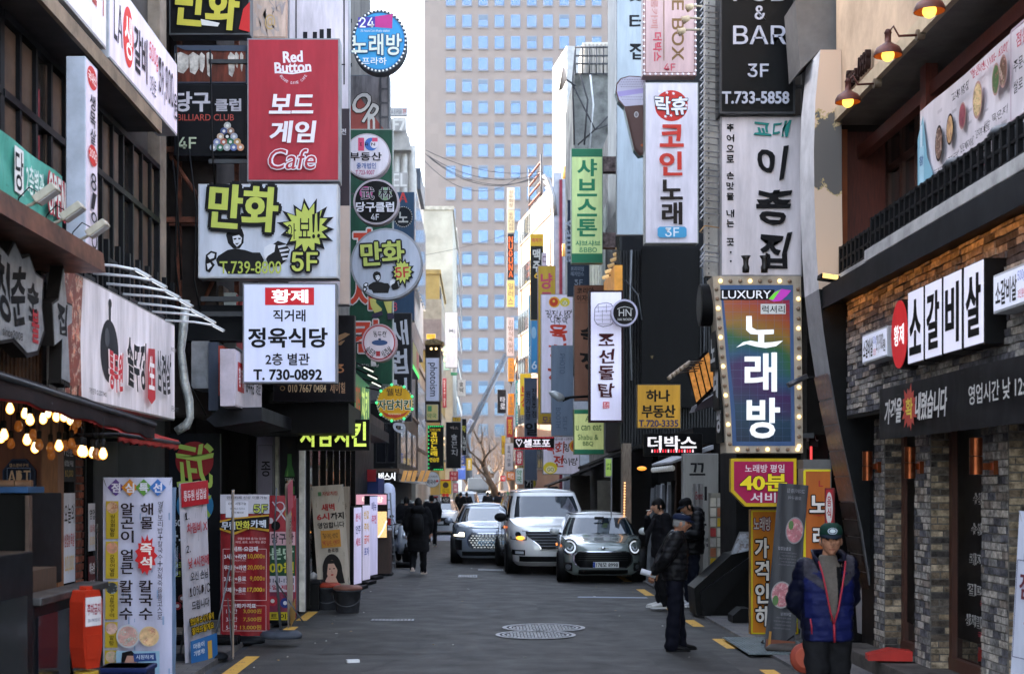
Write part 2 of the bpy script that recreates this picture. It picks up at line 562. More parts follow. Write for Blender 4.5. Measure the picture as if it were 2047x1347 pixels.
    def bulbs(s,name,pts,r,m,n=8):
        for a,b_ in pts:q=B();q.ell(s.loc(a,b_,-.02),r,m,n);q.build(name,s.ob)
        return s
    def bracket(s,to_x,zs=(.15,.85),r=.025,c='#3a3b3e'):
        """Steel arms from the sign's edge to the wall at world x = to_x."""
        for k in zs:
            b=B()
            z=s.o.z+s.h*k
            ex=s.o.x+(s.w/2 if to_x>s.o.x else-s.w/2)
            b.box(ex,to_x,s.o.y+.06,s.o.y+.06+2*r,z-r,z+r,mat(c,.5,.4,g=.3))
            b.build('bracket',s.ob)
        return s
    def done(s):
        if s.art.v:s.art.build('artwork',s.ob)
        if s.let.v:s.let.build('lettering',s.ob)
        return s
# ---------------------------------------------------------------- ground
ASPH=node_mat('asphalt',asphalt_m)
PAVE=node_mat('paving',paving_m)
YEL,WHI=worn_m('#c99a3c','yellow_marking'),worn_m('#8f97a6','white_marking')
def sheet(name,pts,z,m,kind='structure',label=None,cat=None,group=None):
    b=B();b.quad([(x,y,z)for x,y in pts],m)
    return b.build(name,label=label,cat=cat,kind=kind,group=group)
g=B();g.quad([(-600,-300,-.03),(600,-300,-.03),(600,1500,-.03),(-600,1500,-.03)],mat('#4a4a4e',.9,g=.3,sc=.05))
g.build('ground',kind='structure')
sheet('road',[(-2.95,-20),(3.35,-20),(3.35,62),(2.0,120),(-3.2,120),(-2.75,40)],0,ASPH,kind='structure')
for nm,(xa,xb)in(('pavement',(-6,-2.95)),('pavement',(3.35,8))):
    b=B();b.box(xa,xb,-20,62,-.05,.035,PAVE);b.build(nm,kind='structure')
def dash(xc,y0,y1,w=.16,dx=0):
    b=B();b.quad([(xc-w/2,y0,.006),(xc+w/2,y0,.006),(xc+w/2+dx,y1,.006),(xc-w/2+dx,y1,.006)],YEL)
    return b.build('yellow_marking',kind='structure')
for y0,y1 in((13.6,15.2),(17.2,18.3),(19.9,20.9),(22.2,23.2),(25.6,27.2),(29.4,31.2),(35,37),(41,43)):dash(3.06,y0,y1)
for y0,y1 in((13.4,16.4),(18.8,19.9),(20.8,22.3),(24,25.4),(28,29.5)):dash(-2.62,y0,y1)
b=B();b.quad([(1.72,25.2,.006),(2.95,25.0,.006),(2.95,25.25,.006),(1.75,25.4,.006)],WHI);b.build('white_marking',kind='structure')
b=B();b.quad([(-2.3,52,.006),(1.5,52,.006),(1.5,62,.006),(-2.3,62,.006)],worn_m('#7d8390','crossing_marking'));b.build('white_marking',kind='structure')

def manhole(cx,cy,r,label):
    m1,m2=mat('#a4a5a8',.5,.3,g=.4,sc=20),mat('#4a4a4d',.8,g=.3)
    b=B()
    n=40
    def ring_(r0,r1,z,m):
        b.add([(cx+q*math.cos(2*math.pi*i/n),cy+q*math.sin(2*math.pi*i/n),z)for q in(r0,r1)for i in range(n)],
              [(i,n+i,n+(i+1)%n,(i+1)%n)for i in range(n)],m)
    b.add([(cx+r*math.cos(2*math.pi*i/n),cy+r*math.sin(2*math.pi*i/n),.006)for i in range(n)],[tuple(range(n))],m2)
    ring_(r,r*.9,.014,m1);ring_(r*.84,r*.78,.014,m1)
    k=int(r*2/.05)
    for i in range(-k,k+1):
        for j in range(-k,k+1):
            x,y=i*.045,j*.045
            if x*x+y*y<(r*.74)**2 and(i+j)%2==0:
                b.box(cx+x-.017,cx+x+.017,cy+y-.017,cy+y+.017,.006,.014,m1)
    b.build('manhole_cover',label=label,cat='manhole cover',group='manhole covers in the road')
PAT=node_mat('asphalt_patch',lambda n,l,p:(asphalt_m(n,l,p),[setattr(e_,'color',(*[c*k for c in e_.color[:3]],1))for q in n if q.type=='VALTORGB' and q.color_ramp.elements[0].color[0]<.1 for e_ in q.color_ramp.elements for k in(.72,)]))
for k,q in enumerate(((-1.9,16.6,-.4,19.4),(.9,22.2,2.4,24.1),(-2.2,26,-1.2,29.5),(-.6,12.5,.5,14.6),(1.9,13,2.8,17.2))):
    sheet('asphalt_patch',[(q[0],q[1]),(q[2],q[1]+.1),(q[2]-.06,q[3]),(q[0]+.05,q[3]-.08)],.004,PAT)
manhole(.88,19.72,.575,'round iron manhole cover nearer the parked cars, the farther of a touching pair')
manhole(.73,18.75,.53,'round iron manhole cover nearer the camera, overlapping line of the pair')
def drain(x0,x1,y0,y1,label,n=12):
    b=B();b.box(x0,x1,y0,y1,.002,.006,mat('#202022',.8))
    for i in range(n):b.box(x0+(x1-x0)*(i+.15)/n,x0+(x1-x0)*(i+.75)/n,y0+.02,y1-.02,.006,.016,mat('#8d8f94',.45,.6,g=.3))
    b.box(x0,x1,y0,y0+.02,.006,.016,mat('#8d8f94',.45,.6,g=.3));b.box(x0,x1,y1-.02,y1,.006,.016,mat('#8d8f94',.45,.6,g=.3))
    b.build('drain_grate',label=label,cat='drain',group='drain grates in the road')
drain(-1.6,-.96,20.72,20.98,'flat steel drain grate lying by the trash buckets')
drain(-.48,-.06,30.7,31.5,'bright steel drain grate in front of the silver car')
drain(-.05,.55,33.3,33.7,'thin steel drain grate under the front of the silver car')
rnd=random.Random(3)
b=B()
for i in range(90):
    y=rnd.uniform(13,40);x=rnd.choice([rnd.uniform(-2.6,3),rnd.uniform(-2.9,-1.8),rnd.uniform(2,3.2)])
    s_=rnd.uniform(.006,.02);a=rnd.uniform(0,3)
    b.box(-s_,s_,-s_*.5,s_*.5,0,.006,mat(rnd.choice(['#c9c6bf','#8d8a85','#a58a68']),.9),M=Matrix.Translation((x,y,.004))@Matrix.Rotation(a,4,'Z'))
b.build('litter',kind='stuff',label='small scraps of paper and cigarette ends on the asphalt',cat='litter')
b=B();b.box(-.07,.07,-.04,.04,0,.03,mat('#e6e6e6',.7),M=Matrix.Translation((-1.42,15.85,.004))@Matrix.Rotation(.3,4,'Z'))
b.build('paper_scrap',label='white crumpled paper scrap lying alone on the near asphalt',cat='litter')

# ---------------------------------------------------------------- bricks
def bricks(b,frame,w,h,mats,seed=1,bl=.2,bh=.062,gap=.012,jut=.02,stagger=True,rough=0.):
    """Real bricks laid over the rectangle w x h of the frame (x right, -y out)."""
    rnd=random.Random(seed)
    z,row=0,0
    while z<h-.01:
        hh=min(bh*rnd.uniform(.93,1.07),h-z)
        x=-(bl/2 if row%2 and stagger else 0)-rnd.uniform(0,.03)
        while x<w-.004:
            L=bl*rnd.uniform(.85,1.1)
            xa,xb=max(0,x),min(w,x+L)
            if xb-xa>.02:
                j=jut*rnd.uniform(.3,1)
                dz=rnd.uniform(-1,1)*rough
                m=rnd.choice(mats)
                q=[(xa+gap/2,0,z+gap/2+dz),(xb-gap/2,0,z+gap/2-dz),(xb-gap/2,0,z+hh-gap/2-dz*.5),(xa+gap/2,0,z+hh-gap/2+dz*.5)]
                b.add(q+[(x_,-j*rnd.uniform(.8,1.1),z_)for x_,_,z_ in q],[(4,5,6,7),(0,1,5,4),(2,3,7,6),(1,2,6,5),(3,0,4,7)],m,M=frame)
            x+=L
        z+=hh
        row+=1
def wallframe(X,Y,z,side):
    return Matrix.Translation((X,Y,z))@Matrix.Rotation(R(90 if side<0 else-90),4,'Z')
GRB=[mat(c,.85,g=.5,sc=14,b=.6)for c in('#7f7c7a','#9c9893','#65646a','#aaa49d','#56555a','#8a7f76','#b8afa4')]
BRB=[mat(c,.85,g=.5,sc=14,b=.6)for c in('#7c6c5a','#907d66','#5f544a','#a4937b','#6e645b','#b7a48b','#4a4543')]
RDB=[mat(c,.85,g=.4,sc=14,b=.5)for c in('#8a4a38','#75402f','#9a5a44','#6a3a30')]
MORT=mat('#6a655f',.9,g=.4,sc=10)
BLK=mat('#141417',.5,g=.35,sc=2)
DKB=mat('#1c1d22',.45,g=.3,sc=1.5)
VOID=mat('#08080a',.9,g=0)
STL=mat('#3c3d42',.45,.5,g=.3)

def shop_glass(b,X,y0,y1,z0,z1,side,n,fr,gl,w=.05):
    """Framed panes on the plane x = X."""
    s_=-side
    for i in range(n+1):
        y=y0+(y1-y0)*i/n
        b.box(X-.03,X+.05,y-w/2,y+w/2,z0,z1,fr)
    for z in(z0,z1-w):b.box(X-.025,X+.045,y0,y1,z,z+w,fr)
    b.quad([(X,y0,z0),(X,y1,z0),(X,y1,z1),(X,y0,z1)]if side<0 else[(X,y1,z0),(X,y0,z0),(X,y0,z1),(X,y1,z1)],gl)

# ================================================================ LEFT SIDE
# grill restaurant: black window bands, eave, shopfront
LX=-3.75
t=thing('grill_restaurant','black steel framed grill restaurant with a deep eave and warm bulbs under its awning','building',(LX-3,6,0))
b=B()
b.box(-9,LX-.12,3,16.9,2.7,12,mat('#4a4542',.8,g=.4,sc=.6))
b.box(-9,LX-2.6,3,16.9,.03,2.7,mat('#2a1c14',.8,g=.3))
b.box(LX-.12,LX,15.9,16.9,.03,3.7,BLK)
b.box(LX-.12,LX+.02,16.55,16.9,3.7,12,mat('#8a7d70',.85,g=.5,sc=1))
b.build('wall',t)
b=B();b.box(LX-.1,LX+.33,3,15.1,5.72,5.8,mat('#3b3635',.6));b.box(LX+.33,LX+.37,3,15.1,5.70,5.84,mat('#8e7b66',.6,g=.3))
b.build('eave',t)
WIN=glass_m('#2c2522',.08)
for y0,y1,n in((9.3,11.05,4),(11.1,13.2,5),(13.6,16.5,7)):
    f=B()
    for i in range(n+1):
        y=y0+(y1-y0)*i/n
        f.box(LX-.04,LX+.03,y-.025,y+.025,3.7,5.68,DKB)
    for z in(3.7,5.0,5.62):f.box(LX-.035,LX+.04,y0,y1,z,z+.06,DKB)
    w_=f.build('window',t)
    p=B();p.box(LX-.03,LX-.02,y0+.02,y1-.02,3.74,5.64,WIN);p.build('pane',w_)
    for k in range(2):
        c=B();c.box(LX-.018,LX-.006,y0+.05+k*(y1-y0)*.55,y0+(y1-y0)*(.4+.55*k),3.75,5.6,mat('#5c4a3e',.5,g=.35,sc=2));c.build('curtain',w_)
    rl=B()
    for z in(3.85,4.12):rl.box(LX+.16,LX+.19,y0,y1,z,z+.035,DKB)
    for i in range(n+1):rl.box(LX+.155,LX+.2,y0+(y1-y0)*i/n-.03,y0+(y1-y0)*i/n+.03,3.6,4.32,DKB)
    rl.build('railing',t)
# shopfront
b=B()
shop_glass(b,LX,12.5,12.98,.05,2.75,-1,1,BLK,glass_m('#101114',.03))
shop_glass(b,LX,13.35,13.62,.05,2.75,-1,1,BLK,glass_m('#101114',.03))
b.build('shop_window',t)
b=B();b.box(LX-.05,LX+.03,13.62,14.6,.05,2.75,mat('#101113',.35,g=.2));b.box(LX+.03,LX+.06,13.7,13.73,.9,1.6,mat('#b9bbc0',.25,.9));b.build('door',t)
b=B();b.box(LX-.1,LX,14.6,15.9,.05,2.75,BLK);b.build('door_panel',t)
b=B();b.box(LX-.1,LX+.02,12.98,13.35,.05,2.75,MORT);bricks(b,wallframe(LX+.02,12.98,.05,-1),.37,2.7,RDB,4,.19,.075,.016,.022);b.build('brick_pier',t)
b=B();b.box(LX-.05,LX+.09,12.32,12.5,.05,2.8,wood_m('#6b4226','#8a5a34','post_wood'));b.build('door_post',t)
b=B();b.box(-6.2,LX-.05,12.5,12.56,.05,2.8,wood_m('#5c2c12','#7a3e1a','panel_wood',4,6));b.build('inner_wall',t)
sg=Sign('octagon_plate','',(5,917,71,995),12.44,depth=.03,shape='poly',frame='#20304f',face='#1a2745',parent=t,inset=.015,
          poly=[(5,940),(24,917),(52,917),(71,940),(71,970),(52,995),(24,995),(5,970)])
sg.t('캡스경비구역',19,926,57,933,'#d8b48a',.01);sg.frame(15,935,61,966,.9,'#8fa3c8');sg.t('ADT',17,940,61,963,'#d0b090',.03);sg.done()
for(y0,y1,z0,z1,c,tx)in((12.55,12.9,2.0,2.35,'#15161a','1인분'),(12.55,12.93,1.1,1.9,'#c9ccd6','오늘의'),(13.38,13.6,1.35,1.8,'#c7cad4','영업'),(13.38,13.6,.8,1.3,'#5a2024','메뉴판')):
    sg=Sign('window_poster','',wall=(LX+.062,y0,y1,z0,z1),side=-1,depth=.006,frame='#333333',face=c,parent=t,inset=.0)
    sg.t(tx,.1,.12,.9,.34,'#e9e9ea' if c[1]<'9' else '#222222');sg.t('삼겹살 목살',.1,.45,.9,.6,'#e9e9ea' if c[1]<'9' else '#a02020');sg.t('10,000',.15,.7,.85,.9,'#d8b050');sg.done()

# signs of the grill restaurant
sg=Sign('fascia_sign','long white backlit sign with a red oval and a price above the black eave',wall=(-3.38,12.95,15.85,5.86,6.66),side=-1,depth=.22,face='#e9def0',e=.35,frame='#b9bcc4')
sg.t('LA',.05,.25,.16,.72,'#2a2630',.02).disc(.235,.5,.07,'#d2322c',.36).t('생',.185,.24,.285,.76,'#ffffff',.015).t('갈비',.31,.24,.50,.8,'#26222a',.02)
sg.t('500g',.53,.2,.66,.48,'#c93a3a',.01).t('3인분',.54,.6,.63,.84,'#3a3640',.008).t('39,900',.67,.24,.91,.8,'#1d1a22',.02).t('원',.92,.45,.985,.8,'#1d1a22').done()
sg=Sign('fascia_sign','white backlit sign with a pink sheet, left of the longer priced sign on the eave',wall=(-3.38,10.6,12.85,5.9,6.95),side=-1,depth=.22,face='#ece6ee',e=.3,frame='#b9bcc4')
sg.rect(.1,.1,.5,.9,'#d9a6a0').t('돼지갈비',.56,.25,.95,.75,'#a13a34',.015).done()
sg=Sign('price_sign','tall narrow white cabinet sign with black numerals hanging under the eave',wall=(-3.3,11.88,12.26,3.8,5.55),side=-1,depth=.16,face='#e6dcec',e=.22,frame='#b4bcca')
sg.disc(.5,.075,.4,'#c8302c',.055).t('국내산',.16,.05,.84,.1,'#ffffff').t('생목살',.3,.15,.75,.4,'#241f28',.012,vert=True).disc(.5,.45,.36,'#c8302c',.05).t('200g',.2,.425,.8,.475,'#ffffff')
sg.t('8,900',.3,.53,.75,1.0,'#1d1a22',.014,vert=True).done()
sg=Sign('banner','teal banner with an outlined OPEN hung over the copper canopy',wall=(-3.38,9.0,11.5,4.02,4.46),side=-1,depth=.01,face='#58b0a0',frame='#4a9a8c',shape='cloth',fg=.2)
sg.rect(.5,.1,.58,.85,'#e8e8e8').t('당',.505,.15,.575,.8,'#20242a').t('2층별관',.6,.25,.77,.75,'#dfeeea',.014).t('OPEN',.8,.14,.975,.86,'#d6dcd8',.03,ol=('#c04a58',.05)).done()

t=thing('copper_canopy','narrow copper clad canopy carrying floodlights over the carved wooden sign','canopy',(-3.45,9,3.6))
COP=mat('#7a4a34',.45,.55,g=.45,sc=4)
b=B();b.prism([(-3.75,4.0),(-3.08,3.86),(-3.06,3.7),(-3.75,3.7)],6,11.62,COP);b.build('canopy_top',t)
b=B()
for i in range(40):b.box(-3.62,-3.58,8+i*.092,8.05+i*.092,2.75,3.7,mat('#4d3322',.7,g=.4,sc=6))
b.box(-3.75,-3.63,6,11.62,2.7,3.7,mat('#2c1d14',.8));b.build('slat_backing',t)
def floodlight(x,y,z,label,group,warm=False,k=1.):
    t=thing('floodlight',label,'floodlight',(x,y,z),0,group)
    hw=mat('#b9b2a2',.5,g=.3)
    M=Matrix.Translation((x+.12,y,z+.1))@Matrix.Rotation(R(-35),4,'Y')@Matrix.Scale(k,4)
    b=B();b.box(-.09,.09,-.07,.07,-.03,.03,hw,M=M);b.build('housing',t,bev=.01)
    b=B();b.box(-.075,.075,-.055,.055,-.034,-.031,mat('#dfe3e6',.2));b.v=[M@v for v in b.v];b.build('lens',t)
    b=B();b.tube([(x-.06,y,z),(x+.02,y,z+.03),(x+.1,y,z+.09)],.012,hw);b.build('arm',t)
    b=B();b.tube([(x+.05,y+.03,z+.12),(x-.02,y+.05,z+.16),(x-.09,y+.04,z+.08),(x-.1,y,z-.02)],.005,BLK,5);b.build('cable',t)
for i,y in enumerate((10.1,10.75,11.45)):
    floodlight(-3.2,y,3.93,['beige floodlight farthest from the white signboard on the copper canopy','beige floodlight in the middle of the copper canopy','beige floodlight at the canopy end beside the white signboard'][i],'floodlights on the copper canopy')
# carved plaques
WDK,SLV=mat('#2a2523',.5,g=.3),mat('#a6a8ab',.4,.3,g=.3,sc=5)
sg=Sign('carved_sign','wavy carved wooden sign with silver brush lettering over the dark awning',wall=(-3.32,9.6,10.85,2.9,3.72),side=-1,depth=.12,shape='poly',frame='#2a2523',m_face=SLV,inset=.05,
          poly=[(0,.3),(.1,.1),(.3,.16),(.42,0),(.56,.12),(.7,.06),(.82,.2),(.98,.22),(.95,.5),(1,.72),(.86,.95),(.66,1),(.4,.9),(.15,.96),(.03,.7)])
sg.t('청춘',.1,.22,.62,.75,'#1b1a1c',.03,warp=.05).t('숯',.64,.3,.86,.68,'#2b2a2c',.02,warp=.05).t('불',.72,.55,.86,.85,'#a83038',.02).t('since2008',.2,.8,.55,.87,'#26262a').done()
sg=Sign('carved_sign','arrow shaped carved wooden sign with white strokes beside the big white signboard',wall=(-3.3,10.95,11.5,2.75,3.72),side=-1,depth=.1,shape='poly',frame='#2a2523',m_face=SLV,inset=.04,
          poly=[(.0,.36),(.3,.3),(.55,0),(.72,.3),(1,.3),(1,.45),(.75,.5),(.9,1),(.45,.98),(.5,.62),(.1,.7)])
sg.t('집',.25,.34,.7,.6,'#2b2a2c',.03,warp=.06).done()
# big white signboard
sg=Sign('shop_signboard','big white lit signboard with a black cauldron and brush lettering above the red awning',wall=(-3.4,11.6,15.82,2.69,3.76),side=-1,depth=.14,face='#e8e2ea',e=.33,frame='#8d8a88',fg=.2)
sg.poly([(0.005,.02),(.13,.02),(.11,.5),(.12,.98),(.005,.98)],food_m('grilled_pork',['#6a2a18','#b8682c','#e0b088','#c94020','#d8c8b0','#8a3a20'],16))
sg.disc(.335,.53,.075,'#26262b',.27).rect(.328,.1,.345,.35,'#2c2c31').disc(.3365,.12,.013,'#2c2c31',.04)
sg.disc(.31,.42,.02,'#45464c',.08)
sg.t('통두원',.315,.52,.43,.86,'#c4303c',.03,warp=.03,ol=('#f2ecf0',.02)).t('솥뚜껑',.455,.36,.63,.8,'#17161a',.03,warp=.04,ol=('#f2ecf0',.01))
sg.poly([(.655,.38),(.725,.36),(.73,.84),(.69,.9),(.65,.85)],'#b4242e').t('生',.66,.44,.72,.76,'#f4eef0',.02)
sg.t('삼겹살',.745,.36,.9,.76,'#1a191d',.02,warp=.04).t('SINCE 1997',.9,.27,.965,.31,'#55525a').t('가맹문의 02-2207-9405',.135,.89,.27,.94,'#2b2a30',.01).t('통두원 02-720-5777',.9,.86,.985,.92,'#2b2a30',.01)
sg.done()
ARMS=[(170,526,274,540),(186,546,307,561),(213,567,334,582),(246,588,361,600),(276,606,386,621),(304,623,409,634),(330,640,427,650)]
for i,(px,py,hx,hy)in enumerate(ARMS):
    Y=YW(-3.4,px)
    a,h=P(px,py,Y),P(hx,hy,Y)
    t=thing('sign_lamp',['nearest the carved sign','second along from the carved sign','third along from the carved sign','in the middle of the row','third from the wrapped pipe','second from the wrapped pipe','beside the wrapped pipe'][i]+', white arm lamp over the big signboard','sign lamp',tuple(a),0,'arm lamps over the big white signboard')
    b=B();b.tube([a,a.lerp(h,.6)+Vector((0,0,.012)),h],.012,mat('#dfe1e4',.35,.2),8);b.build('arm',t)
    b=B();M=Matrix.Translation(h)@Matrix.Rotation(R(28),4,'Y');b.box(-.02,.13,-.035,.035,-.014,.014,mat('#cfd2d4',.4));b.v=[M@v for v in b.v];b.build('lamp_head',t,bev=.006)
    b=B();b.box(.0,.12,-.03,.03,-.018,-.0145,mat('#ffffff',.3,e=1.1));b.v=[M@v for v in b.v];b.build('lamp_tube',t)
# awnings
def awning(name,label,X0,z0,X1,z1,y0,y1,top,under,val=.1,dz=0.):
    t=thing(name,label,'awning',(X0,(y0+y1)/2,z0))
    n=24
    b=B()
    vs,fs=[],[]
    for i in range(n+1):
        y=y0+(y1-y0)*i/n
        for k in range(5):
            u=k/4
            sag=-.03*math.sin(math.pi*u)*(1+.4*math.sin(i*1.9))
            vs.append((X0+(X1-X0)*u,y,z0+(z1-z0+dz*(1-i/n))*u+sag))
        vs.append((X1+.01*math.sin(i*1.3),y,z1+dz*(1-i/n)-val+.012*math.sin(i*2.1)))
    for i in range(n):
        for k in range(5):fs.append((i*6+k,i*6+k+1,i*6+7+k,i*6+6+k))
    b.add(vs,fs,top,True)
    b.add([(x-.014,y,z-.012)for x,y,z in vs],[f[::-1]for f in fs],under,True)
    b.build('awning_cloth',t)
    b=B()
    for y in(y0,(y0+y1)/2,y1):b.tube([(X0,y,z0-.25),(X1,y,z1-.03)],.018,STL)
    b.tube([(X1,y0,z1+dz-.03),(X1,y1,z1-.03)],.02,STL)
    b.build('awning_frame',t)
    return t
awning('shop_awning','faded dark brown awning over the bulb lit grill counter',-3.7,2.86,-2.86,2.53,6.5,12.5,mat('#33282a',.8,g=.45,sc=2),mat('#9a1f18',.8),.15,.17)
awning('shop_awning','short red awning under the right end of the big white signboard',-3.72,2.66,-3.2,2.45,12.6,15.1,mat('#a8312a',.75,g=.3,sc=2),mat('#7c1a16',.8),.09)
# bulbs
BULB=[(8,862),(20,810),(22,880,0),(54,872),(50,820),(78,882,0),(101,888,0),(113,826),(128,825),(141,832),(155,836,0),(70,888),(103,902,0),(118,884),(130,884,0),(163,895),(143,880,0),(153,893,0),(168,896),(185,898),(206,900),(192,900,0),(198,903,0),(66,862,0),(2,868),(60,832),(86,830),(96,818),(37,845,0),(147,850,0)]
def hot_bulb(n,l,p):
    lw=n.new('ShaderNodeLayerWeight');lw.inputs['Blend'].default_value=.5
    rp=ramp(n,[(.15,'#fff0c8'),(.45,'#ffb84a'),(.85,'#c8641a')]);l.new(lw.outputs['Facing'],rp.inputs['Fac'])
    l.new(rp.outputs['Color'],p.inputs['Emission Color']);p.inputs['Emission Strength'].default_value=4.5*EMK
    p.inputs['Base Color'].default_value=(.4,.2,.06,1);p.inputs['Roughness'].default_value=.1
HOT=node_mat('hot_bulb',hot_bulb)
CLR=mat('#6d4a28',.12,g=0,e=.12,ecol='#ff8a30')  # unlit bulb glass, with a faint orange glow put into the material
bulb_mesh={}
bt=None
for i,q in enumerate(BULB):
    px,py=q[0],q[1]+6
    on=len(q)==2
    Y=10.35+(i*7%5)*.22
    c=P(px,py,Y)
    k='on' if on else 'off'
    if k not in bulb_mesh:
        t=thing('light_bulb','glowing round bulb on a black cord under the dark awning' if on else 'unlit amber bulb hanging on its cord under the dark awning','light bulb',tuple(c),0,'glowing bulbs hung under the dark awning' if on else 'unlit bulbs hung under the dark awning')
        b=B();b.lathe([(.006,-.045),(.024,-.034),(.033,-.012),(.028,.012),(.017,.034),(.014,.045)],HOT if on else CLR,c,14);b.build('glass',t)
        b=B();b.lathe([(.017,.04),(.019,.05),(.019,.095),(.008,.105)],BLK,c,10);b.build('socket',t)
        b=B();b.tube([(c.x,c.y,c.z+.1),(c.x+.004,c.y,c.z+.26)],.004,BLK,5);b.build('cord',t)
        bulb_mesh[k]=t
    else:copy_thing(bulb_mesh[k],tuple(c))
# dark terrace enclosure
t=thing('terrace_enclosure','dark steel street counter with glossy panels below the hanging bulbs','counter',(-3.1,9,0))
DST=mat('#1a1c22',.4,g=.35,sc=3)
b=B()
b.box(-3.6,-2.75,7.0,8.75,.0,1.56,DST);b.box(-2.85,-2.75,8.75,10.3,0,1.22,DST);b.box(-3.6,-2.85,10.2,10.3,0,1.22,DST)
b.box(-2.9,-2.7,8.75,10.34,1.22,1.27,mat('#3a3838',.5,.3,g=.5,sc=5));b.build('counter_body',t,bev=.008)
b=B()
for y0,y1 in((8.82,9.5),(9.56,10.24)):
    b.box(-2.745,-2.738,y0,y1,.62,1.15,mat('#222a36',.1,0.,g=.4,sc=2))
b.box(-2.745,-2.738,7.0,8.6,.75,1.3,mat('#181d1f',.1,0.,g=.3));b.build('glossy_panel',t)
b=B();b.box(-2.735,-2.72,8.9,9.4,.1,.5,mat('#1a1c20',.4));b.build('hatch',t)
b=B();b.box(-3.5,-2.95,9.2,9.9,1.0,1.4,wood_m('#3a2a20','#4f3a2c','crate_wood'));b.build('storage_box',t)
t=thing('grill_hood','black metal grill hood with a blue tray of rolls on top at the restaurant entrance','grill hood',(-3.5,10.6,0))
b=B();b.box(-4.1,XP(60,10.5),10.5,11.3,1.2,ZP(985,10.5),mat('#0c0c0e',.5));b.build('hood',t,bev=.01)
b=B();b.box(XP(55,10.45),XP(62,10.45),10.4,10.48,.9,ZP(990,10.45),mat('#5b4a42',.6,g=.4));b.build('hood_post',t)
b=B();b.box(-3.9,XP(60,10.45),10.4,10.8,ZP(985,10.45),ZP(972,10.45),mat('#2a4f7c',.45));b.build('tray',t,bev=.006)
for i in range(4):b=B();b.cyl((-3.85+i*.13,10.6,ZP(967,10.45)),(-3.73+i*.13,10.6,ZP(967,10.45)),.03,mat('#8a6a55',.5,g=.4));b.build('roll',t)
# alley beyond: rusty frames, dark building
t=thing('narrow_building','narrow soot dark building with rusty sign frames behind the comic signs','building',(-5,18.6,0))
b=B();b.box(-9,-3.45,18.6,22.1,2.9,12,mat('#3a3230',.9,g=.5,sc=.8));b.box(-9,-3.9,19.5,22.1,.03,2.9,mat('#1a1716',.9))
b.box(-9,-4.05,16.9,18.6,.03,12,mat('#2c2624',.9,g=.5));b.build('wall',t)
RUST=mat('#6d3a26',.8,.2,g=.6,sc=5)
b=B()
for z in(5.35,6.25,7.35):b.box(-4.05,-2.95,18.25,18.31,z,z+.07,RUST);b.box(-4.05,-2.95,18.5,18.56,z,z+.07,RUST)
for x in(-3.95,-3.2):b.box(x,x+.06,18.5,18.56,4.2,8.2,RUST)
b.tube([(-3.98,18.3,6.2),(-3.1,18.3,4.9)],.03,RUST);b.tube([(-3.6,18.4,4.3),(-3.2,18.4,5.2)],.03,RUST);b.build('rusty_frame',t)
b=B()
for i in range(5):b.box(-3.44,-3.38,18.7+i*.6,19.1+i*.6,3.2,4.6,mat('#7e6a5c',.8,g=.4))
b.build('wall_panel',t)
b=B();b.box(-4.05,-2.84,17.8,18.1,ZP(682,17.9),ZP(612,17.9),mat('#15171d',.5,g=.3));b.build('steel_beam',t)
b=B();b.box(XP(376,17.6),XP(412,17.6),17.8,18.5,ZP(775,17.7),ZP(680,17.7),mat('#8f9094',.6,g=.3));b.build('steel_duct',t)
b=B();b.box(XP(412,17.6),XP(432,17.6),17.75,18.1,ZP(820,17.7),ZP(683,17.7),mat('#3f4656',.5));b.box(XP(432,17.6),XP(442,17.6),17.76,18.1,ZP(790,17.7),ZP(690,17.7),mat('#a3402f',.6));b.build('corner_trim',t)
b=B();b.prism([(XP(412,17.7),ZP(838,17.7)),(XP(440,17.7),ZP(815,17.7)),(-2.72,2.95),(-2.72,2.78),(-3.3,2.7)],17.7,21.2,mat('#2f3037',.5,g=.3));b.build('door_canopy',t)
# pipe wrapped in foil
b=B()
pts=[P(x,y,16.6)for x,y in((372,600),(366,660),(362,700),(368,760),(378,800),(380,835),(372,850),(352,862))]
b.tube(pts,[.05+.006*math.sin(i*2.3)for i in range(len(pts))],mat('#b5b8b6',.4,.3,g=.35,sc=9,b=.8,bsc=30),10)
b.build('wrapped_pipe',label='pale foil wrapped pipe bending down beside the big white signboard',cat='pipe')
# dark mural wall with the two circles
sg=Sign('mural_wall','dark painted wall with a red and a blue circle behind the banner stands',(318,866,440,1238),18.5,depth=.1,cat='wall',frame='#14161d',face='#171a22',inset=0,fg=.3)
sg.disc(389,920,38,'#8c1f24').disc(390,1010,37,'#2a6f9a').t('武',352,885,428,978,'#a9c35a',.014,warp=.04).t('林',358,975,424,1050,'#8fb04a',.012,warp=.04)
sg.t('739-6005',322,1038,376,1051,'#cfd3dc').t('당구',330,1060,385,1095,'#aab8c8',.02).t('BILLIARD',335,1105,400,1116,'#6a2228').t('서울로 최고',335,1122,392,1135,'#8ea044').t('쿠션 전문',335,1140,395,1152,'#8ea044')
for r_ in range(4):
    for c_ in range(r_+1):
        cx,cy=383+(c_-r_/2)*18,1165+r_*15
        sg.disc(cx,cy,8,['#27365c','#8a2c34','#7c8794','#3a4a6a','#6a3a3a'][(r_*2+c_)%5]).disc(cx,cy,3.6,'#cfd2d8')
sg.done()
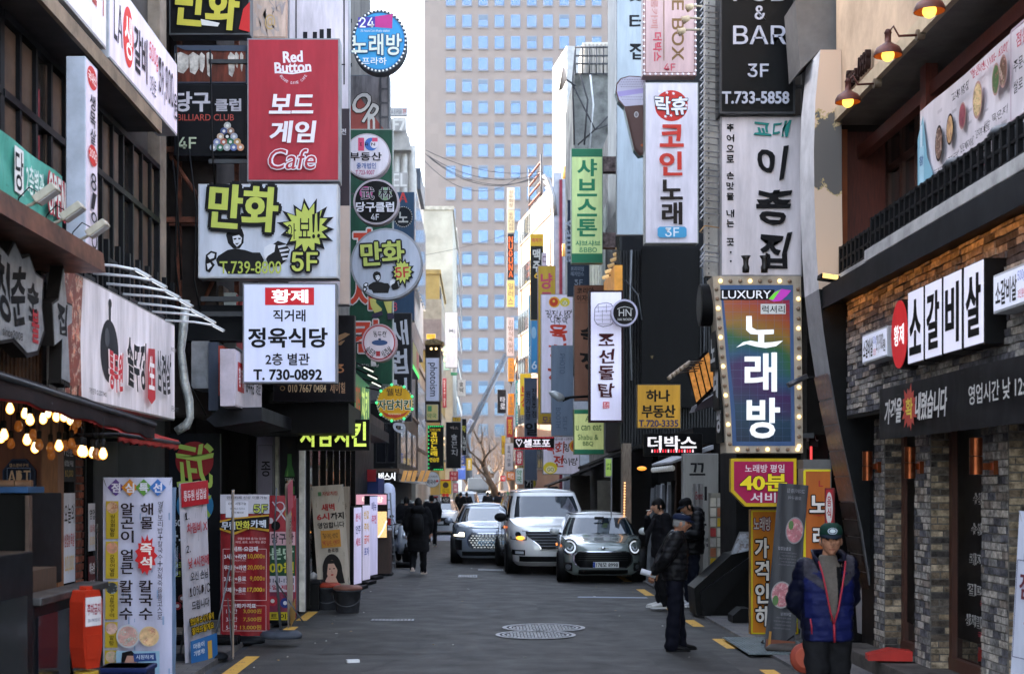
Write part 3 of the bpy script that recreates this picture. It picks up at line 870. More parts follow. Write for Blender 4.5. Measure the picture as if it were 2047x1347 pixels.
# chicken shop: black canopy boxes, green fascia, dark glass front
t=thing('chicken_shop','black fronted chicken shop with a green fascia and a dark glass front','building',(-5,22,0))
b=B();b.box(-9,-4.0,36,44.5,3.6,19,mat('#5a5552',.85,g=.4,sc=.7));b.box(-9,-2.78,22.1,36,3.6,19,mat('#5a5552',.85,g=.4,sc=.7));b.box(-9,-3.6,22.3,45,.03,3.6,mat('#1b1815',.85));b.box(-3.6,-3.42,22.1,22.25,.03,3.6,BLK)  # upper storeys raised and hidden rear block added to keep sun off the street
b.box(-3.6,-2.72,22.1,22.2,.03,2.9,mat('#7f7a86',.6));b.box(-3.6,-2.7,30.5,36,.03,3.6,mat('#16171b',.5,g=.3));b.build('wall',t)
b=B();b.box(-3.3,XP(697,20.5),20.5,22.6,ZP(865,20.5),ZP(806,20.5),mat('#121214',.6,g=.3,sc=40));b.build('mesh_canopy',t)
b=B()
shop_glass(b,-2.72,22.3,30.4,.05,2.85,-1,7,BLK,glass_m('#17130f',.05));b.build('shop_window',t)
b=B();b.box(-2.9,-1.95,23.2,30.4,2.9,3.1,BLK);b.box(-2.9,-2.3,25,34,3.1,3.5,DKB);b.build('dark_canopy',t)
b=B();b.box(XP(550,22),XP(557,22),22.0,22.09,.03,ZP(868,22),mat('#b9b6a6',.6,g=.4));b.box(XP(598,22),XP(609,22),22.0,22.09,.03,ZP(868,22),mat('#d3d2cc',.5,e=.12,g=.3));b.build('light_post',t)
sg=Sign('lit_fascia','',wall=(-1.92,21.7,24.6,2.86,3.72),side=-1,depth=.9,frame='#15171a',face='#3d7a48',e=.25,parent=t)
sg.t('자담',.06,.2,.35,.8,'#c9572f',.025).t('치킨',.42,.15,.92,.85,'#cfe07a',.03,e=.5).done()
sg=Sign('wall_poster','grey poster with a black brush syllable behind the red menu banner',(512,868,548,1000),22.05,depth=.02,face='#857f90')
sg.t('종',522,922,541,952,'#1a1a20',.01).frame(515,890,545,990,.8,'#3a3840').done()
sg=Sign('bottle_poster','dark poster of a green beer bottle beside the lit white post',(560,868,597,995),22.05,depth=.02,face='#1a1a20',frame='#2a2a2e')
sg.poly([(575,907),(583,907),(583.5,930),(587,940),(589,950),(589,987),(569,987),(569,950),(571,940),(574.5,930)],'#2f6a2a').poly([(572,952),(576,936),(577,986),(572,986)],'#6aa04a').rect(569,952,589,972,'#17301a').t('TERRA',570,955,588.5,961,'#dfe3d8',.02)
sg.poly([(573,962),(585,962),(579,970)],'#c98a3a').poly([(570,880),(588,880),(583,893),(579,896),(575,893)],'#2a2622').done()
LEDG=mat('#d9f06a',.4,e=1.1,g=0)
def led_sign(name,label,rect,Y,txt,trect,col,depth=.15,group=None,frame='#0e0e10',pixel=True,extra=None):
    sg=Sign(name,label,rect,Y,depth=depth,frame=frame,face='#0a0a0c',cat='led sign',group=group)
    sg.t(txt,*trect,col,.03,e=1.15)
    if extra:extra(sg)
    if pixel:
        x0,y0,x1,y1=rect
        m=mat('#0a0a0c',.6,g=0)
        for i in range(int((y1-y0)/2.6)):sg.rect(x0+2,y0+2+i*2.6,x1-2,y0+2.55+i*2.6,m)
        sg.let,sg.art=sg.let,sg.art
    sg.done()
    return sg
led_sign('led_sign','running led board with yellow green letters under the black mesh canopy',(596,838,739,900),21.6,'자담치킨',(600,843,732,893),'#d9f06a')
# --- big projecting signs
def silhouette(s,k=1.,ox=0,oy=0,col='#1b1b1d'):
    """Ink figure of a man in a fighting pose, drawn in photo pixels of the rectangular sign."""
    q=lambda pts:[(ox+x*k,oy+y*k)for x,y in pts]
    s.poly(q([(432,520),(436,512),(455,500),(470,497),(490,500),(505,505),(520,505),(528,520),(524,532),(520,548),(455,548),(448,535),(436,532)]),col)
    s.poly(q([(452,470),(458,458),(470,453),(484,458),(488,470),(487,486),(479,497),(466,497),(456,486)]),col)
    s.poly(q([(465,473),(478,470),(484,476),(482,487),(474,494),(467,486)]),'#cfd3dc')
    s.poly(q([(467,477),(473,476),(473,479),(468,480)]),col).poly(q([(476,476),(482,476),(481,479),(477,479)]),col).poly(q([(470,487),(479,486),(474,490)]),col)
    s.poly(q([(412,510),(422,502),(434,505),(433,518),(424,523),(430,530),(420,545),(412,542),(411,525)]),col)
    s.poly(q([(415,512),(423,506),(430,508),(428,516),(420,519)]),'#d6d9e1').poly(q([(414,528),(421,526),(424,532),(416,540)]),'#d6d9e1')
    s.poly(q([(527,508),(545,490),(556,482),(572,488),(580,500),(574,520),(560,532),(540,535)]),col)
    s.poly(q([(529,495),(541,488),(551,490),(549,504),(536,512),(531,520),(527,508)]),'#d6d9e1')
    for i in range(4):s.poly(q([(556+i*3,492+i*8),(577,489+i*9),(578,492+i*9),(557+i*3,497+i*8)]),'#c9ccd6')
sg=Sign('comic_sign','wide white sign with green comic lettering, an ink fighter and a starburst',(396,368,676,556),18.0,depth=.28,face='#c9cfdc',frame='#c4c6ca',e=.06)
silhouette(sg)
sg.t('만화',419,372,556,462,'#b9c35a',.03,rot=R(-4),ol=('#19191b',.09),warp=.0)
sg.burst(615,460,58,60,'#17171a',15,.66,seed=4).burst(614,458,45,48,'#b9c55e',15,.7,seed=4)
sg.t('아',575,448,593,480,'#17171a',0).t('뵤',598,438,622,478,'#17171a',0).poly([(625,430),(631,429),(629,466),(626,466)],'#17171a').poly([(635,426),(641,424),(639,464),(636,464)],'#17171a').disc(628,474,3,'#17171a',4).disc(638,473,3,'#17171a',4)
sg.t('5F',585,506,636,544,'#b9c35a',.035,ol=('#17171a',.12)).t('T.739-8800',441,524,564,549,'#aebb52',.01).bracket(-3.45).done()
sg=Sign('cafe_sign','tall crimson board game cafe sign above the wide comic sign',(494,77,679,363),18.0,depth=.28,face='#a82c3a',frame='#8b8c90',e=.05)
W_='#e9e2ea'
sg.t('Red',566,103,605,126,W_,.03,font='hum',rot=R(3)).t('Button',549,124,622,146,W_,.03,font='hum',rot=R(3)).line([(556,146),(585,148),(622,142)],3,W_)
for i,ch in enumerate('BOARD GAME CAFE'):
    a=R(205+130*i/14)
    if ch!=' ':sg.t(ch,587+27*math.cos(a)-1.6,143-24*math.sin(a)-2.6,587+27*math.cos(a)+1.6,143-24*math.sin(a)+2.6,W_,.01,rot=a-R(270))
sg.t('보드',541,190,628,229,W_,.03,skew=.12).t('게임',541,243,630,287,W_,.03,skew=.12).t('Cafe',538,300,632,340,W_,.012,font='hum',sh=.2,ol=(W_,.05)).t('Cafe',538,300,632,340,'#a82c3a',0.,font='hum',sh=.2).bracket(-3.45).done()
sg=Sign('butcher_sign','square white lit sign with a red nameplate and a telephone number',(485,566,673,766),17.5,depth=.22,face='#cfd6f2',frame='#7b7d84',e=.42,fg=.05)
sg.rect(530,575,628,610,'#c0202a').t('황제',543,579,616,606,'#f2f0f6',.03,e=.9).t('직거래',546,619,611,643,'#15151a',.02).t('정육식당',496,655,655,695,'#111116',.032).t('2층 별관',531,706,619,730,'#15151a',.016).t('T. 730-0892',507,738,644,760,'#111116',.03).bracket(-3.45,(.7,.85),.03).done()
sg=Sign('comic_sign','black comic sign with yellow green lettering at the top above the rusty sign',(338,-55,500,70),18.05,depth=.25,face='#1c1b1e',frame='#5a5c60')
sg.t('만화',352,-40,478,58,'#c0b545',.03,ol=('#0f0f10',.06),rot=R(-5)).poly([(478,60),(487,20),(500,5),(500,66)],'#c02a2a').poly([(402,40),(440,48),(436,55),(404,52)],'#d8d4d0').done()
sg=Sign('rusty_sign','rusted sign with peeling white paint below the black comic sign',(348,92,494,167),18.1,depth=.3,face='#6e3222',frame='#3d4250',fg=.5)
for i,(x0,x1,y1)in enumerate(((350,378,148),(378,398,150),(398,410,146),(413,424,155),(417,426,138),(456,470,155),(470,478,138),(480,487,145))):
    sg.poly([(x0,108+i%3*3),(x0+(x1-x0)*.4,105),(x1,112),(x1-1,y1-12),(x1-(x1-x0)*.4,y1),(x0+2,y1-5)],mat('#c9c2ba',.7,g=.4,sc=9))
sg.poly([(350,92),(494,92),(494,104),(370,102)],'#3c4352').done()
sg=Sign('billiard_sign','black billiard club sign with a triangle of numbered balls',(348,168,494,312),18.1,depth=.3,face='#14141a',frame='#22232a')
sg.t('당구',350,184,420,224,'#b9b4bc',.03).t('클럽',430,198,482,223,'#aaa6ae',.03).t('BILLIARD CLUB',355,229,468,242,'#a2453c',.006,font='hum').t('4F',356,275,393,298,'#aab49a',.025)
for r_ in range(5):
    for c_ in range(r_+1):
        cx,cy=455+(c_-r_/2)*13.6,252+r_*11.2
        sg.disc(cx,cy,7.2,['#a9a8a4','#44507a','#8a6a5a','#b9a08a','#1f1f25','#9aa0b0','#7a84a8','#a05a4a','#2d6a4a','#b08a5a','#8a8f9a','#3d6a54','#a2a4a8','#5a6a9a','#c08a6a'][(r_*(r_+1))//2+c_]).disc(cx,cy,3,'#d8d6d2')
sg.bracket(-3.45).done()
sg=Sign('mural_board','cream board with scribbled grey graffiti lettering beside the black comic sign',(502,-60,574,77),19.0,depth=.1,face='#cdb3a4',frame='#b79a8a',fg=.25)
sg.t('BENG',505,10,560,70,'#a89a94',.0,warp=.12,font='hum').t('@',530,30,550,60,'#b89a6a',.01).t('Sky',540,0,570,30,'#9a8f90',.0,warp=.1,font='hum').done()
sg=Sign('tall_signboard','tall white signboard with giant black lettering behind the crimson sign',(576,-60,699,610),19.6,depth=.16,face='#d5cdd6',frame='#9a9aa0',fg=.2)
sg.t('배',606,58,662,130,'#26242a',.02).line([(592,-60),(592,130),(690,130)],2.5,'#2a282e').line([(688,-60),(688,170)],2.5,'#2a282e').rect(680,218,699,412,'#3a3136').t('전',683,258,692,270,'#d8d4da').ring(683,430,9,3,'#c79a4a',16).rect(680,412,699,608,'#c9b5a8').done()
sg=Sign('massage_sign','dark brown sign with gold wings and a phone number behind the white lit sign',(546,630,709,803),20.3,depth=.2,face='#17131a',frame='#2a262a')
sg.poly([(672,672),(690,665),(700,668),(688,676),(675,684)],'#8a6a4a').poly([(670,690),(682,682),(690,680),(682,690)],'#8a6a4a').t('010 7667 0484',576,768,652,784,'#c9b08a',.012).t('제이힐',660,764,690,786,'#b08a6a',.01).disc(565,776,5,'#a08050').disc(565,776,3.4,'#17131a').t('3',672,728,688,745,'#a8704a',.02).done()
sg=Sign('wall_sign','white wall sign with a red nameplate beneath the square lit sign',wall=(-2.96,17.15,19.25,2.93,3.62),side=-1,depth=.18,face='#d5ccd6',frame='#cbbfca',e=.12)
sg.rect(.08,.2,.3,.72,'#b3272c').t('황제',.11,.28,.27,.64,'#e8e0e4',.02).t('정육식당',.36,.3,.68,.68,'#1a1a1e',.025).t('2층별관',.74,.3,.94,.64,'#1a1a1e',.01).done()
sg=Sign('red_wall_sign','plain red wall sign partly hidden behind the square white lit sign',wall=(-3.15,18.35,20.5,3.75,4.46),side=-1,depth=.16,face='#a32630',frame='#9aa09c')
sg.t('고기',.2,.3,.8,.7,'#c9443c',.02).done()
# --- round signs
sg=Sign('round_sign','blue round karaoke sign ringed with small white bulbs at the top',(703,20,814,146),24,shape='disc',depth=.28,face='#2f86c0',frame='#3b4350',inset=.05,e=.1)
sg.disc(757,83,48,'#3a96cc',55).poly([(716,36),(750,34),(750,55),(716,58)],'#4a3f9a').poly([(750,34),(785,29),(784,58),(750,55)],'#c03a8a').t('24',719,36,748,56,'#eef0f6',.02).t('24 hours Coin Music station',721,60,779,65,'#dfe8f2')
sg.t('노래방',703,69,803,112,'#d8ddd0',.02,ol=('#20507a',.04)).t('프라하',724,116,773,131,'#e8ecf4',.01)
sg.bulbs('rim_bulb',[(758.5+52.5*math.cos(i/7),83+60*math.sin(i/7))for i in range(44)],.018,mat('#e8ecf0',.3,e=.3,g=0)).bracket(-2.8).done()
sg=Sign('panel_sign','weathered grey sign with raised white script letters below the blue round sign',(700,150,779,262),25.5,depth=.4,face='#8e8788',frame='#6f7276',fg=.4)
sg.poly([(700,215),(715,190),(770,262),(700,262)],'#9a4a44').t('Op',704,188,757,245,'#cfcac6',.02,font='hum',sh=.25,ol=('#2a2426',.03),rot=R(-20)).t('n',735,232,750,262,'#cfcac6',.02,font='hum').line([(760,150),(760,262)],2,'#4a4a4e')
for k in range(4):sg.frame(762,152+k*28,776,178+k*28,1.2,'#3d3e42')
sg.done()
sg=Sign('tall_signboard','tall green signboard with white outlined red lettering behind the round signs',(697,258,786,770),25.0,depth=.2,face='#1c4f3a',frame='#9aa09a',fg=.25)
sg.t('자',706,458,748,540,'#c8442f',.03,ol=('#d8d4d0',.05)).t('시',700,560,745,620,'#c8442f',.03,ol=('#d8d4d0',.05)).t('킨',709,640,757,705,'#c8442f',.03,ol=('#d8d4d0',.05)).rect(742,715,752,732,'#d8d4d0').t('브랜드 대상',715,728,758,734,'#b9b4b0')
# cartoon legs cut short: two striding legs in shoes below the comic disc
sg.poly([(739,598),(752,598),(752,606),(764,618),(760,632),(750,627),(742,614)],'#c9c46a').poly([(766,600),(784,602),(783,628),(776,628)],'#c9c46a').poly([(745,628),(764,622),(766,630),(750,637),(743,634)],'#3a3348').poly([(774,627),(787,626),(789,638),(776,640)],'#3a3348').done()
sg=Sign('round_sign','white round estate agent sign with a pink and blue emblem',(688,267,780,357),21.5,shape='disc',depth=.22,face='#d6d0da',frame='#b9aeb4',inset=.02,e=.14)
sg.rect(716,276,728,302,'#c8486a').disc(742,289,13,'#3f6ab0').disc(748,289,8,'#d6d0da').rect(744,276,755,284,'#c8486a').t('I R N',719,286,750,292,'#26262c',.02).t('부동산',699,305,763,322,'#1c1b20',.02).t('중개법인',713,326,752,338,'#3a5a98',.012).t('T.723-9007',711,341,749,350,'#a83a6a',.01).bracket(-2.9,(.4,.7),.012).done()
sg=Sign('round_sign','black round billiard sign with two pink and green discs',(706,358,798,449),21.5,shape='disc',depth=.22,face='#141418',frame='#b9aeb6',inset=.03)
sg.disc(732,386,13,'#b8528a').disc(770,388,13,'#8fb08a').t('武',722,375,748,400,'#16161a',.01,ol=('#d6d4dc',.03)).t('林',758,376,784,399,'#16161a',.01,ol=('#d6d4dc',.03)).t('당구클럽',712,405,788,425,'#dcdae2',.03).t('4F',742,429,758,441,'#dcdae2',.02).bracket(-2.9,(.4,.7),.012).done()
sg=Sign('round_sign','large pale round sign with the ink fighter and green comic lettering',(700,456,845,599),20.5,shape='disc',depth=.2,face='#aab2c2',frame='#8d9097',inset=.03,e=.04)
silhouette(sg,.46,537,334)
sg.t('만화',722,484,808,532,'#aab65a',.03,rot=R(3),ol=('#1a1a1e',.08)).burst(805,545,26,30,'#17171a',14,.66,seed=8).burst(805,544,20,23,'#b2be5c',14,.72,seed=8).t('5F',791,535,818,556,'#b02a2e',.035,rot=R(4)).bracket(-2.9,(.4,.66),.015).done()
sg=Sign('round_sign','pink rimmed round sign with a blue cauldron lid on white',(723,647,793,722),21.0,shape='disc',depth=.28,face='#ddd2dc',frame='#c9a9b2',inset=.03,e=.12)
sg.ring(758,684.5,32,2.2,'#a83a42',34.5).t('동두천',746,662,772,674,'#26242a',.01,warp=.04).disc(759,685,16,'#2f4a78',5.5).disc(759,678,3,'#2a3a58',2).t('솥뚜껑',730,695,750,712,'#2a262c',.012,rot=R(-38)).rect(752,702,760,712,'#a02a34').t('삼겹살',762,696,784,711,'#2a262c',.012,rot=R(38)).bracket(-2.9,(.5,.7),.012).done()
sg=Sign('round_sign','yellow round chicken sign ringed by green bulbs',(752,768,827,842),23.0,shape='disc',depth=.16,face='#d8a41e',frame='#7a7a6a',inset=.02,e=.25)
sg.t('웰빙',772,776,803,791,'#4a3a20',.012).t('자담치킨',755,799,822,819,'#234a34',.03,ol=('#e6e2d0',.05)).poly([(761,820),(775,827),(790,829),(805,827),(818,820),(808,831),(790,836),(772,832)],'#b8432a').t('국민생각다만건강',776,826,802,829,'#e8e0d0')
for nm,n,r_,r0,m in(('green_bulb',9,36.5,.026,mat('#4af08a',.3,e=1.3,g=0)),('clear_bulb',36,36,.011,mat('#d8d8d0',.4,g=0))):
    sg.bulbs(nm,[(789.5+r_*math.cos(2*math.pi*i/n+.35),805+r_*math.sin(2*math.pi*i/n+.35))for i in range(n)],r0,m,6)
sg.done()
# arm lamps above the green fascia
for i,(x0,y0,x1,y1)in enumerate(((706,722,728,733),(708,735,736,748),(709,752,744,763),(712,770,760,780))):
    a,h=P(x0,y0,22+i*.6),P(x1,y1,22+i*.6)
    t=thing('sign_lamp',['highest of the black arm lamps over the green fascia','second black arm lamp down over the green fascia','third black arm lamp down over the green fascia','lowest of the black arm lamps over the green fascia'][i],'sign lamp',tuple(a),0,'black arm lamps over the green fascia')
    b=B();b.tube([a,h],.014,BLK);b.build('arm',t)
    b=B();M=Matrix.Translation(h)@Matrix.Rotation(R(25),4,'Y');b.box(-.02,.17,-.05,.05,0,.03,BLK,M=M);b.build('lamp_head',t)
    b=B();b.box(0,.16,-.05,.04,-.02,-.001,mat('#f6fbe8',.3,e=1.0,g=0),M=M);b.build('lamp_tube',t)

# --- corner building with charcoal storeys, then the row behind it
t=thing('charcoal_corner_building','charcoal two storey corner building with wooden slat lamps over the doors','building',(-4,45,0))
CH=mat('#1d1e22',.5,g=.3,sc=1)
b=B();b.box(-9,-2.62,45,60,ZP(962,45),ZP(800,45),CH);b.box(-9,-2.9,45.6,60,.03,ZP(962,45),mat('#27231f',.8));b.box(-9,-2.75,45.1,60,ZP(800,45),ZP(560,45),mat('#6d6a6c',.7,g=.3));b.box(-9,-3.2,46,58,ZP(560,45),11.2,mat('#a8a29a',.8,g=.3))
b.box(-9,-2.56,44.9,60,ZP(806,45),ZP(800,45),STL);b.box(-9,-2.56,44.9,60,ZP(946,45),ZP(936,45),wood_m('#4a3a2c','#5f4a36','fascia_wood'));b.build('wall',t)
for(x0,x1)in((752,772),(774,790)):
    w=B();w.box(XP(x0,45),XP(x1,45),44.95,45,ZP(925,45),ZP(845,45),STL);o=w.build('window',t)
    w=B();w.box(XP(x0+1,45),XP(x1-1,45),44.93,44.95,ZP(923,45),ZP(847,45),glass_m('#15161c',.08));w.build('pane',o)
for k in range(3):
    w=B();w.box(-2.62,-2.58,46+k*4,49+k*4,ZP(925,45),ZP(845,45),STL);o=w.build('window',t)
    w=B();w.box(-2.58,-2.57,46.1+k*4,48.9+k*4,ZP(923,45),ZP(847,45),glass_m('#1b1c22',.08));w.build('pane',o)
b=B();b.prism([(-3.9,2.4),(-2.0,2.12),(-2.0,2.06),(-3.9,2.3)],46,58,mat('#b9b5b0',.8));b.build('shop_canopy',t)
sg=Sign('lit_lettering','',(755,942,792,962),44.85,depth=.04,frame='#2a241e',face='#2a241e',parent=t);sg.t('버스시',757,944,790,960,'#f4f6f8',.035,e=1.3).done()
for k,(x,dx)in enumerate(((801,6),(811,6),(821,6),(834,8),(845,8))):
    w=B();w.add([tuple(P(x,962,44.6)),tuple(P(x+8,962,44.6)),tuple(P(x+8+dx,940,44.4)),tuple(P(x+dx,940,44.4))],[(0,1,2,3)],mat('#e0aa6a',.5,e=.55,g=.2));w.build('slat_lamp',t)
sg=Sign('tall_signboard','tall charcoal signboard with white brush lettering behind the yellow round sign',(778,625,823,842),30,depth=.2,face='#26272b',frame='#3a3b40')
for i,ch in enumerate('새법식당'):sg.t(ch,780,640+i*58,815,690+i*58,'#b9bac2',.02,skew=-.1,warp=.03)
sg.done()
# upper white building with sign letters and the blue one
t=thing('white_signage_building','pale building with columns and roof letters behind the green signboard','building',(-4,52,0))
b=B();b.box(-9,-4.6,46,58,8,20,mat('#7d7a78',.8));b.box(-9,XP(846,60),48,60,8,ZP(300,50),mat('#b7b4b0',.7,g=.25));b.box(-9,XP(845,56),54,58,ZP(330,50),ZP(285,50),mat('#4a525e',.5))  # tall rear block is added out of view to shade the right row
for k in range(3):b.cyl((XP(792+k*16,47.5),47.5,ZP(445,48)),(XP(792+k*16,47.5),47.5,ZP(300,48)),.13,mat('#c9c6c2',.6))
b.prism([(XP(780,47),ZP(300,47)),(XP(822,47),ZP(300,47)),(XP(810,47),ZP(250,47)),(XP(780,47),ZP(235,47))],47,47.4,mat('#b0aca8',.6))
b.box(XP(780,47),XP(828,47),46.6,48,ZP(470,47),ZP(450,47),mat('#c4c0bc',.6));b.build('wall',t)
b=B()
for k in range(9):b.box(XP(828,49)+.01,XP(830,49)+.06,48.2+k,48.9+k,9.0,12,glass_m('#8c96a4',.1))
b.build('glass_panel',t)
sg=Sign('roof_sign','',(768,215,814,232),47,depth=.1,face='#b9b7b8',frame='#8a8a8c',parent=t);sg.t('PIZZA & PUB',770,219,803,228,'#5a5a60',.01).t('7F',805,219,812,228,'#b0403c').done()
sg=Sign('sign_letters','',(785,236,812,262),46.8,depth=.03,face='#a9a6a4',frame='#a9a6a4',parent=t);sg.t('F7',785,238,812,262,'#d3d0cc',.03).done()
sg=Sign('sign_letters','',(784,345,815,375),46.6,depth=.03,face='#b3b0ae',frame='#b3b0ae',parent=t);sg.t('EL',785,347,813,373,'#dcdad8',.03).done()
sg=Sign('blue_panel_sign','dark blue panel with a bulb ringed letter disc and a red letter above',(784,384,828,640),42,depth=.5,face='#26435f',frame='#37506a')
sg.t('A',797,385,814,405,'#d0413e',.03).disc(806,434,19,'#20262e',21).t('노',796,424,816,445,'#b9b6b0',.02)
for i in range(26):
    a=2*math.pi*i/26
    sg.disc(806+18*math.cos(a),434+20*math.sin(a),.9,'#d8d4cc')
sg.t('8',786,605,794,622,'#b8485a',.02).done()
b=B();b.box(-3.4,-2.25,44,56,ZP(656,44),ZP(610,44),mat('#5c626b',.5));b.build('grey_canopy',label='grey metal canopy block above the charcoal signboard',cat='canopy')
sg=Sign('neon_sign','small purple sign box with a green neon edge on the left row',wall=(XP(835,50),46.2,51,ZP(745,48),ZP(690,48)),side=-1,depth=.4,face='#7a8a4a',frame='#6a4a86',e=.3)
sg.rect(0,.84,1,1,'#2ee060',1.3).rect(.55,.1,.95,.7,'#8a3038').done()
# further left row
def block(name,label,x0,x1,y0,y1,z1,c,floors=4,group=None,wins=True,wc='#3a3f48'):
    t=thing(name,label,'building',((x0+x1)/2,y0,0),0,group)
    b=B();b.box(x0,x1,y0,y1,-.05,z1,mat(c,.8,g=.25,sc=.5));b.build('wall',t)
    b=B();b.box(x0-.08,x1+.08,y0-.08,y1+.08,z1,z1+.25,mat(c,.7,g=.3));b.build('parapet',t)
    s_=1 if x1<0 else-1
    X=x1 if x1<0 else x0
    if wins:
        for f in range(floors):
            z=3.2+f*(z1-3.4)/floors
            w=B();w.box(X-.02*s_,X+.05*s_,y0+.6,y1-.6,z+.4,z+(z1-3.4)/floors-.4,STL);o=w.build('window',t)
            w=B();w.box(X+.05*s_,X+.07*s_,y0+.7,y1-.7,z+.5,z+(z1-3.4)/floors-.5,glass_m(wc,.1));w.build('pane',o)
    return t
block('side_building','low grey building standing past the charcoal corner building',-9,XP(856,75),60.5,78,7.2,'#8d8880',1)
t=block('side_building','tan building with a stepped grey top below the cream block',-10,XP(889,92),80,93,ZP(548,80),'#8a7646',3)
b=B();b.box(-5,XP(893,92),79.6,93,ZP(640,80),ZP(600,80),mat('#7d7668',.7));b.box(-5,XP(893,92),79.5,93,ZP(700,80),ZP(640,80),mat('#6a5f5c',.7));b.build('balcony',t)
block('side_building','tall cream windowless block rising behind the tan building',XP(846,96),XP(905,96),96,112,ZP(420,96),'#9c9a90',4,wins=False)
block('side_building','slim grey white building at the far end of the left row',-12,XP(914,120),114,150,ZP(470,116),'#c3bdb4',6)
def side_sign(label,rect,Y,face,txts,name='projecting_sign',e=0.,frame='#8a8a8c',depth=.2,cat='sign',shape='box',brk=None,fg=.12,extra=None):
    sg=Sign(name,label,rect,Y,depth=depth,face=face,frame=frame,e=e,cat=cat,shape=shape,fg=fg)
    for q in txts:sg.t(*q[:6],**(q[6]if len(q)>6 else{}))
    if extra:extra(sg)
    if brk is not None:sg.bracket(brk,(.25,.8),.03)
    return sg.done()
side_sign('white vertical photo studio sign with sideways black lettering',(851,715,878,802),58,'#c3c6da',[('photoism',831,749,898,768,'#26262e',dict(b=.01,font='hum',rot=R(-90)))],e=.15)
side_sign('pale yellow panel with green squares under the photo studio sign',(852,808,876,840),58,'#cdbb7a',[('약국',854,826,873,836,'#3a7a4a')],extra=lambda s:s.rect(855,811,863,822,'#4a8a5a'))
side_sign('dark green bulb framed karaoke sign with yellow letters',(855,850,887,940),54,'#1b1c1a',[('코인노래',861,863,874,912,'#d8b828',dict(b=.03,vert=True,e=.8)),('연습장',859,914,878,923,'#d8b828',dict(b=.02,e=.6)),('고래고래',858,856,880,862,'#c8a828',dict(e=.5))],frame='#2a4a38',
          extra=lambda s:[s.disc(857,855+k*8,1.1,'#30e878',e=1.5)for k in range(11)]+[s.disc(857+k*4,852,1.,'#30e878',e=1.5)for k in range(8)]+[s.disc(868+k*4,938,1.,'#30e878',e=1.5)for k in range(5)])
side_sign('black signboard with grey brush lettering beside the bulb framed karaoke sign',(891,843,922,936),56,'#1d1b1d',[('술꼰치',902,866,914,912,'#a8a4a4',dict(vert=True,warp=.06)),('엑스',900,852,916,858,'#9a8a84')])
side_sign('narrow black sign with a yellow syllable behind the brush lettered board',(923,836,933,910),62,'#1e1f22',[('락',924,850,931,864,'#b8b03a',dict(b=.02)),('노래방',925,870,931,900,'#b9b9b4',dict(vert=True))])
side_sign('yellow top plate over the black brush lettered board',(904,833,922,843),57,'#c89c2a',[('TV',909,835,917,841,'#5a4a2a')])
side_sign('tall white hotel sign with thin grey capitals',(890,624,915,735),66,'#c9c6c8',[('MJ',897,657,910,667,'#8a8a90',dict(font='hum')),('STAY',895,671,912,676,'#a0a0a6')])
side_sign('small white sign with a black figure under the tall white hotel sign',(901,732,914,750),68,'#b9bcbc',[('공',904,734,911,743,'#26262a')],extra=lambda s:s.rect(901,744,914,750,'#3a7a5a'))
side_sign('small white sign with brush syllables in front of the tower',(914,758,931,792),84,'#c9c6be',[('슬맥',918,762,926,786,'#3a3a38',dict(vert=True,warp=.05))])
side_sign('yellow lightbox with orange letters on the tan building',(852,667,871,678),76,'#d8aa2a',[('외환',854,669,869,676,'#c05a20')],e=.3)
side_sign('white round noodle sign at the end of the left row',(849,942,879,974),50,'#cfcfd2',[('오기하카',854,950,875,955,'#3a3a3e'),('떡국수',853,958,872,968,'#1e1e22',dict(b=.02)),],shape='disc',e=.12,extra=lambda s:s.disc(874,961,2.5,'#c03038'))
side_sign('yellow sign with a rounded red top and a dark crest',(879,958,903,988),55,'#e0b41a',[('로또',884,976,899,984,'#8a6a1a',dict(b=.01))],e=.35,extra=lambda s:[s.disc(891,969,6,'#4a3a2a'),s.rect(881,958,901,961,'#c82a2a'),s.disc(887,989,3.5,'#d03a2a'),s.disc(894,989,3.5,'#d03a2a')])
side_sign('small red sign with pink letters past the yellow sign',(898,941,916,961),64,'#b02a38',[('족발',901,943,913,950,'#d8a8a0',dict(b=.02)),('보쌈',901,952,913,959,'#d8a8a0',dict(b=.02))],e=.2)
side_sign('bright blue and white lit panel far down the left row',(914,930,931,958),78,'#6a8ae8',[('PHARM',916,934,929,939,'#f0f4ff')],e=.7)
side_sign('white banner with a black and red face emblem by the far white car',(857,989,880,1010),52,'#c9c6c6',[],extra=lambda s:[s.disc(868,1000,7,'#2a2626',8),s.rect(861,991,876,994,'#b03030'),s.disc(868,1001,4.5,'#c9c6c6',5)])
# thatched lamp cluster on the left row
t=thing('thatched_canopy','small thatched canopy with a string of warm bulbs above the photo studio sign','canopy',tuple(P(868,712,60)))
b=B();b.prism([(XP(850,60),ZP(690,60)),(XP(884,60),ZP(690,60)),(XP(888,60),ZP(686,60)),(XP(868,60),ZP(678,60)),(XP(850,60),ZP(684,60))],59.5,61,mat('#7a6a4c',.9,g=.5,sc=8));b.build('thatch',t)
b=B();b.box(XP(850,60),XP(880,60),60,62,ZP(840,60),ZP(690,60),mat('#332c28',.8));b.build('post_wall',t)
for x,y in((862,697),(872,697),(885,699),(893,694),(894,703),(888,708),(889,720),(887,876),(886,888)):
    c=B();c.ell(P(x,y,59.6),.055,mat('#ffd08a',.3,e=3,g=0),8);c.build('bulb',t)
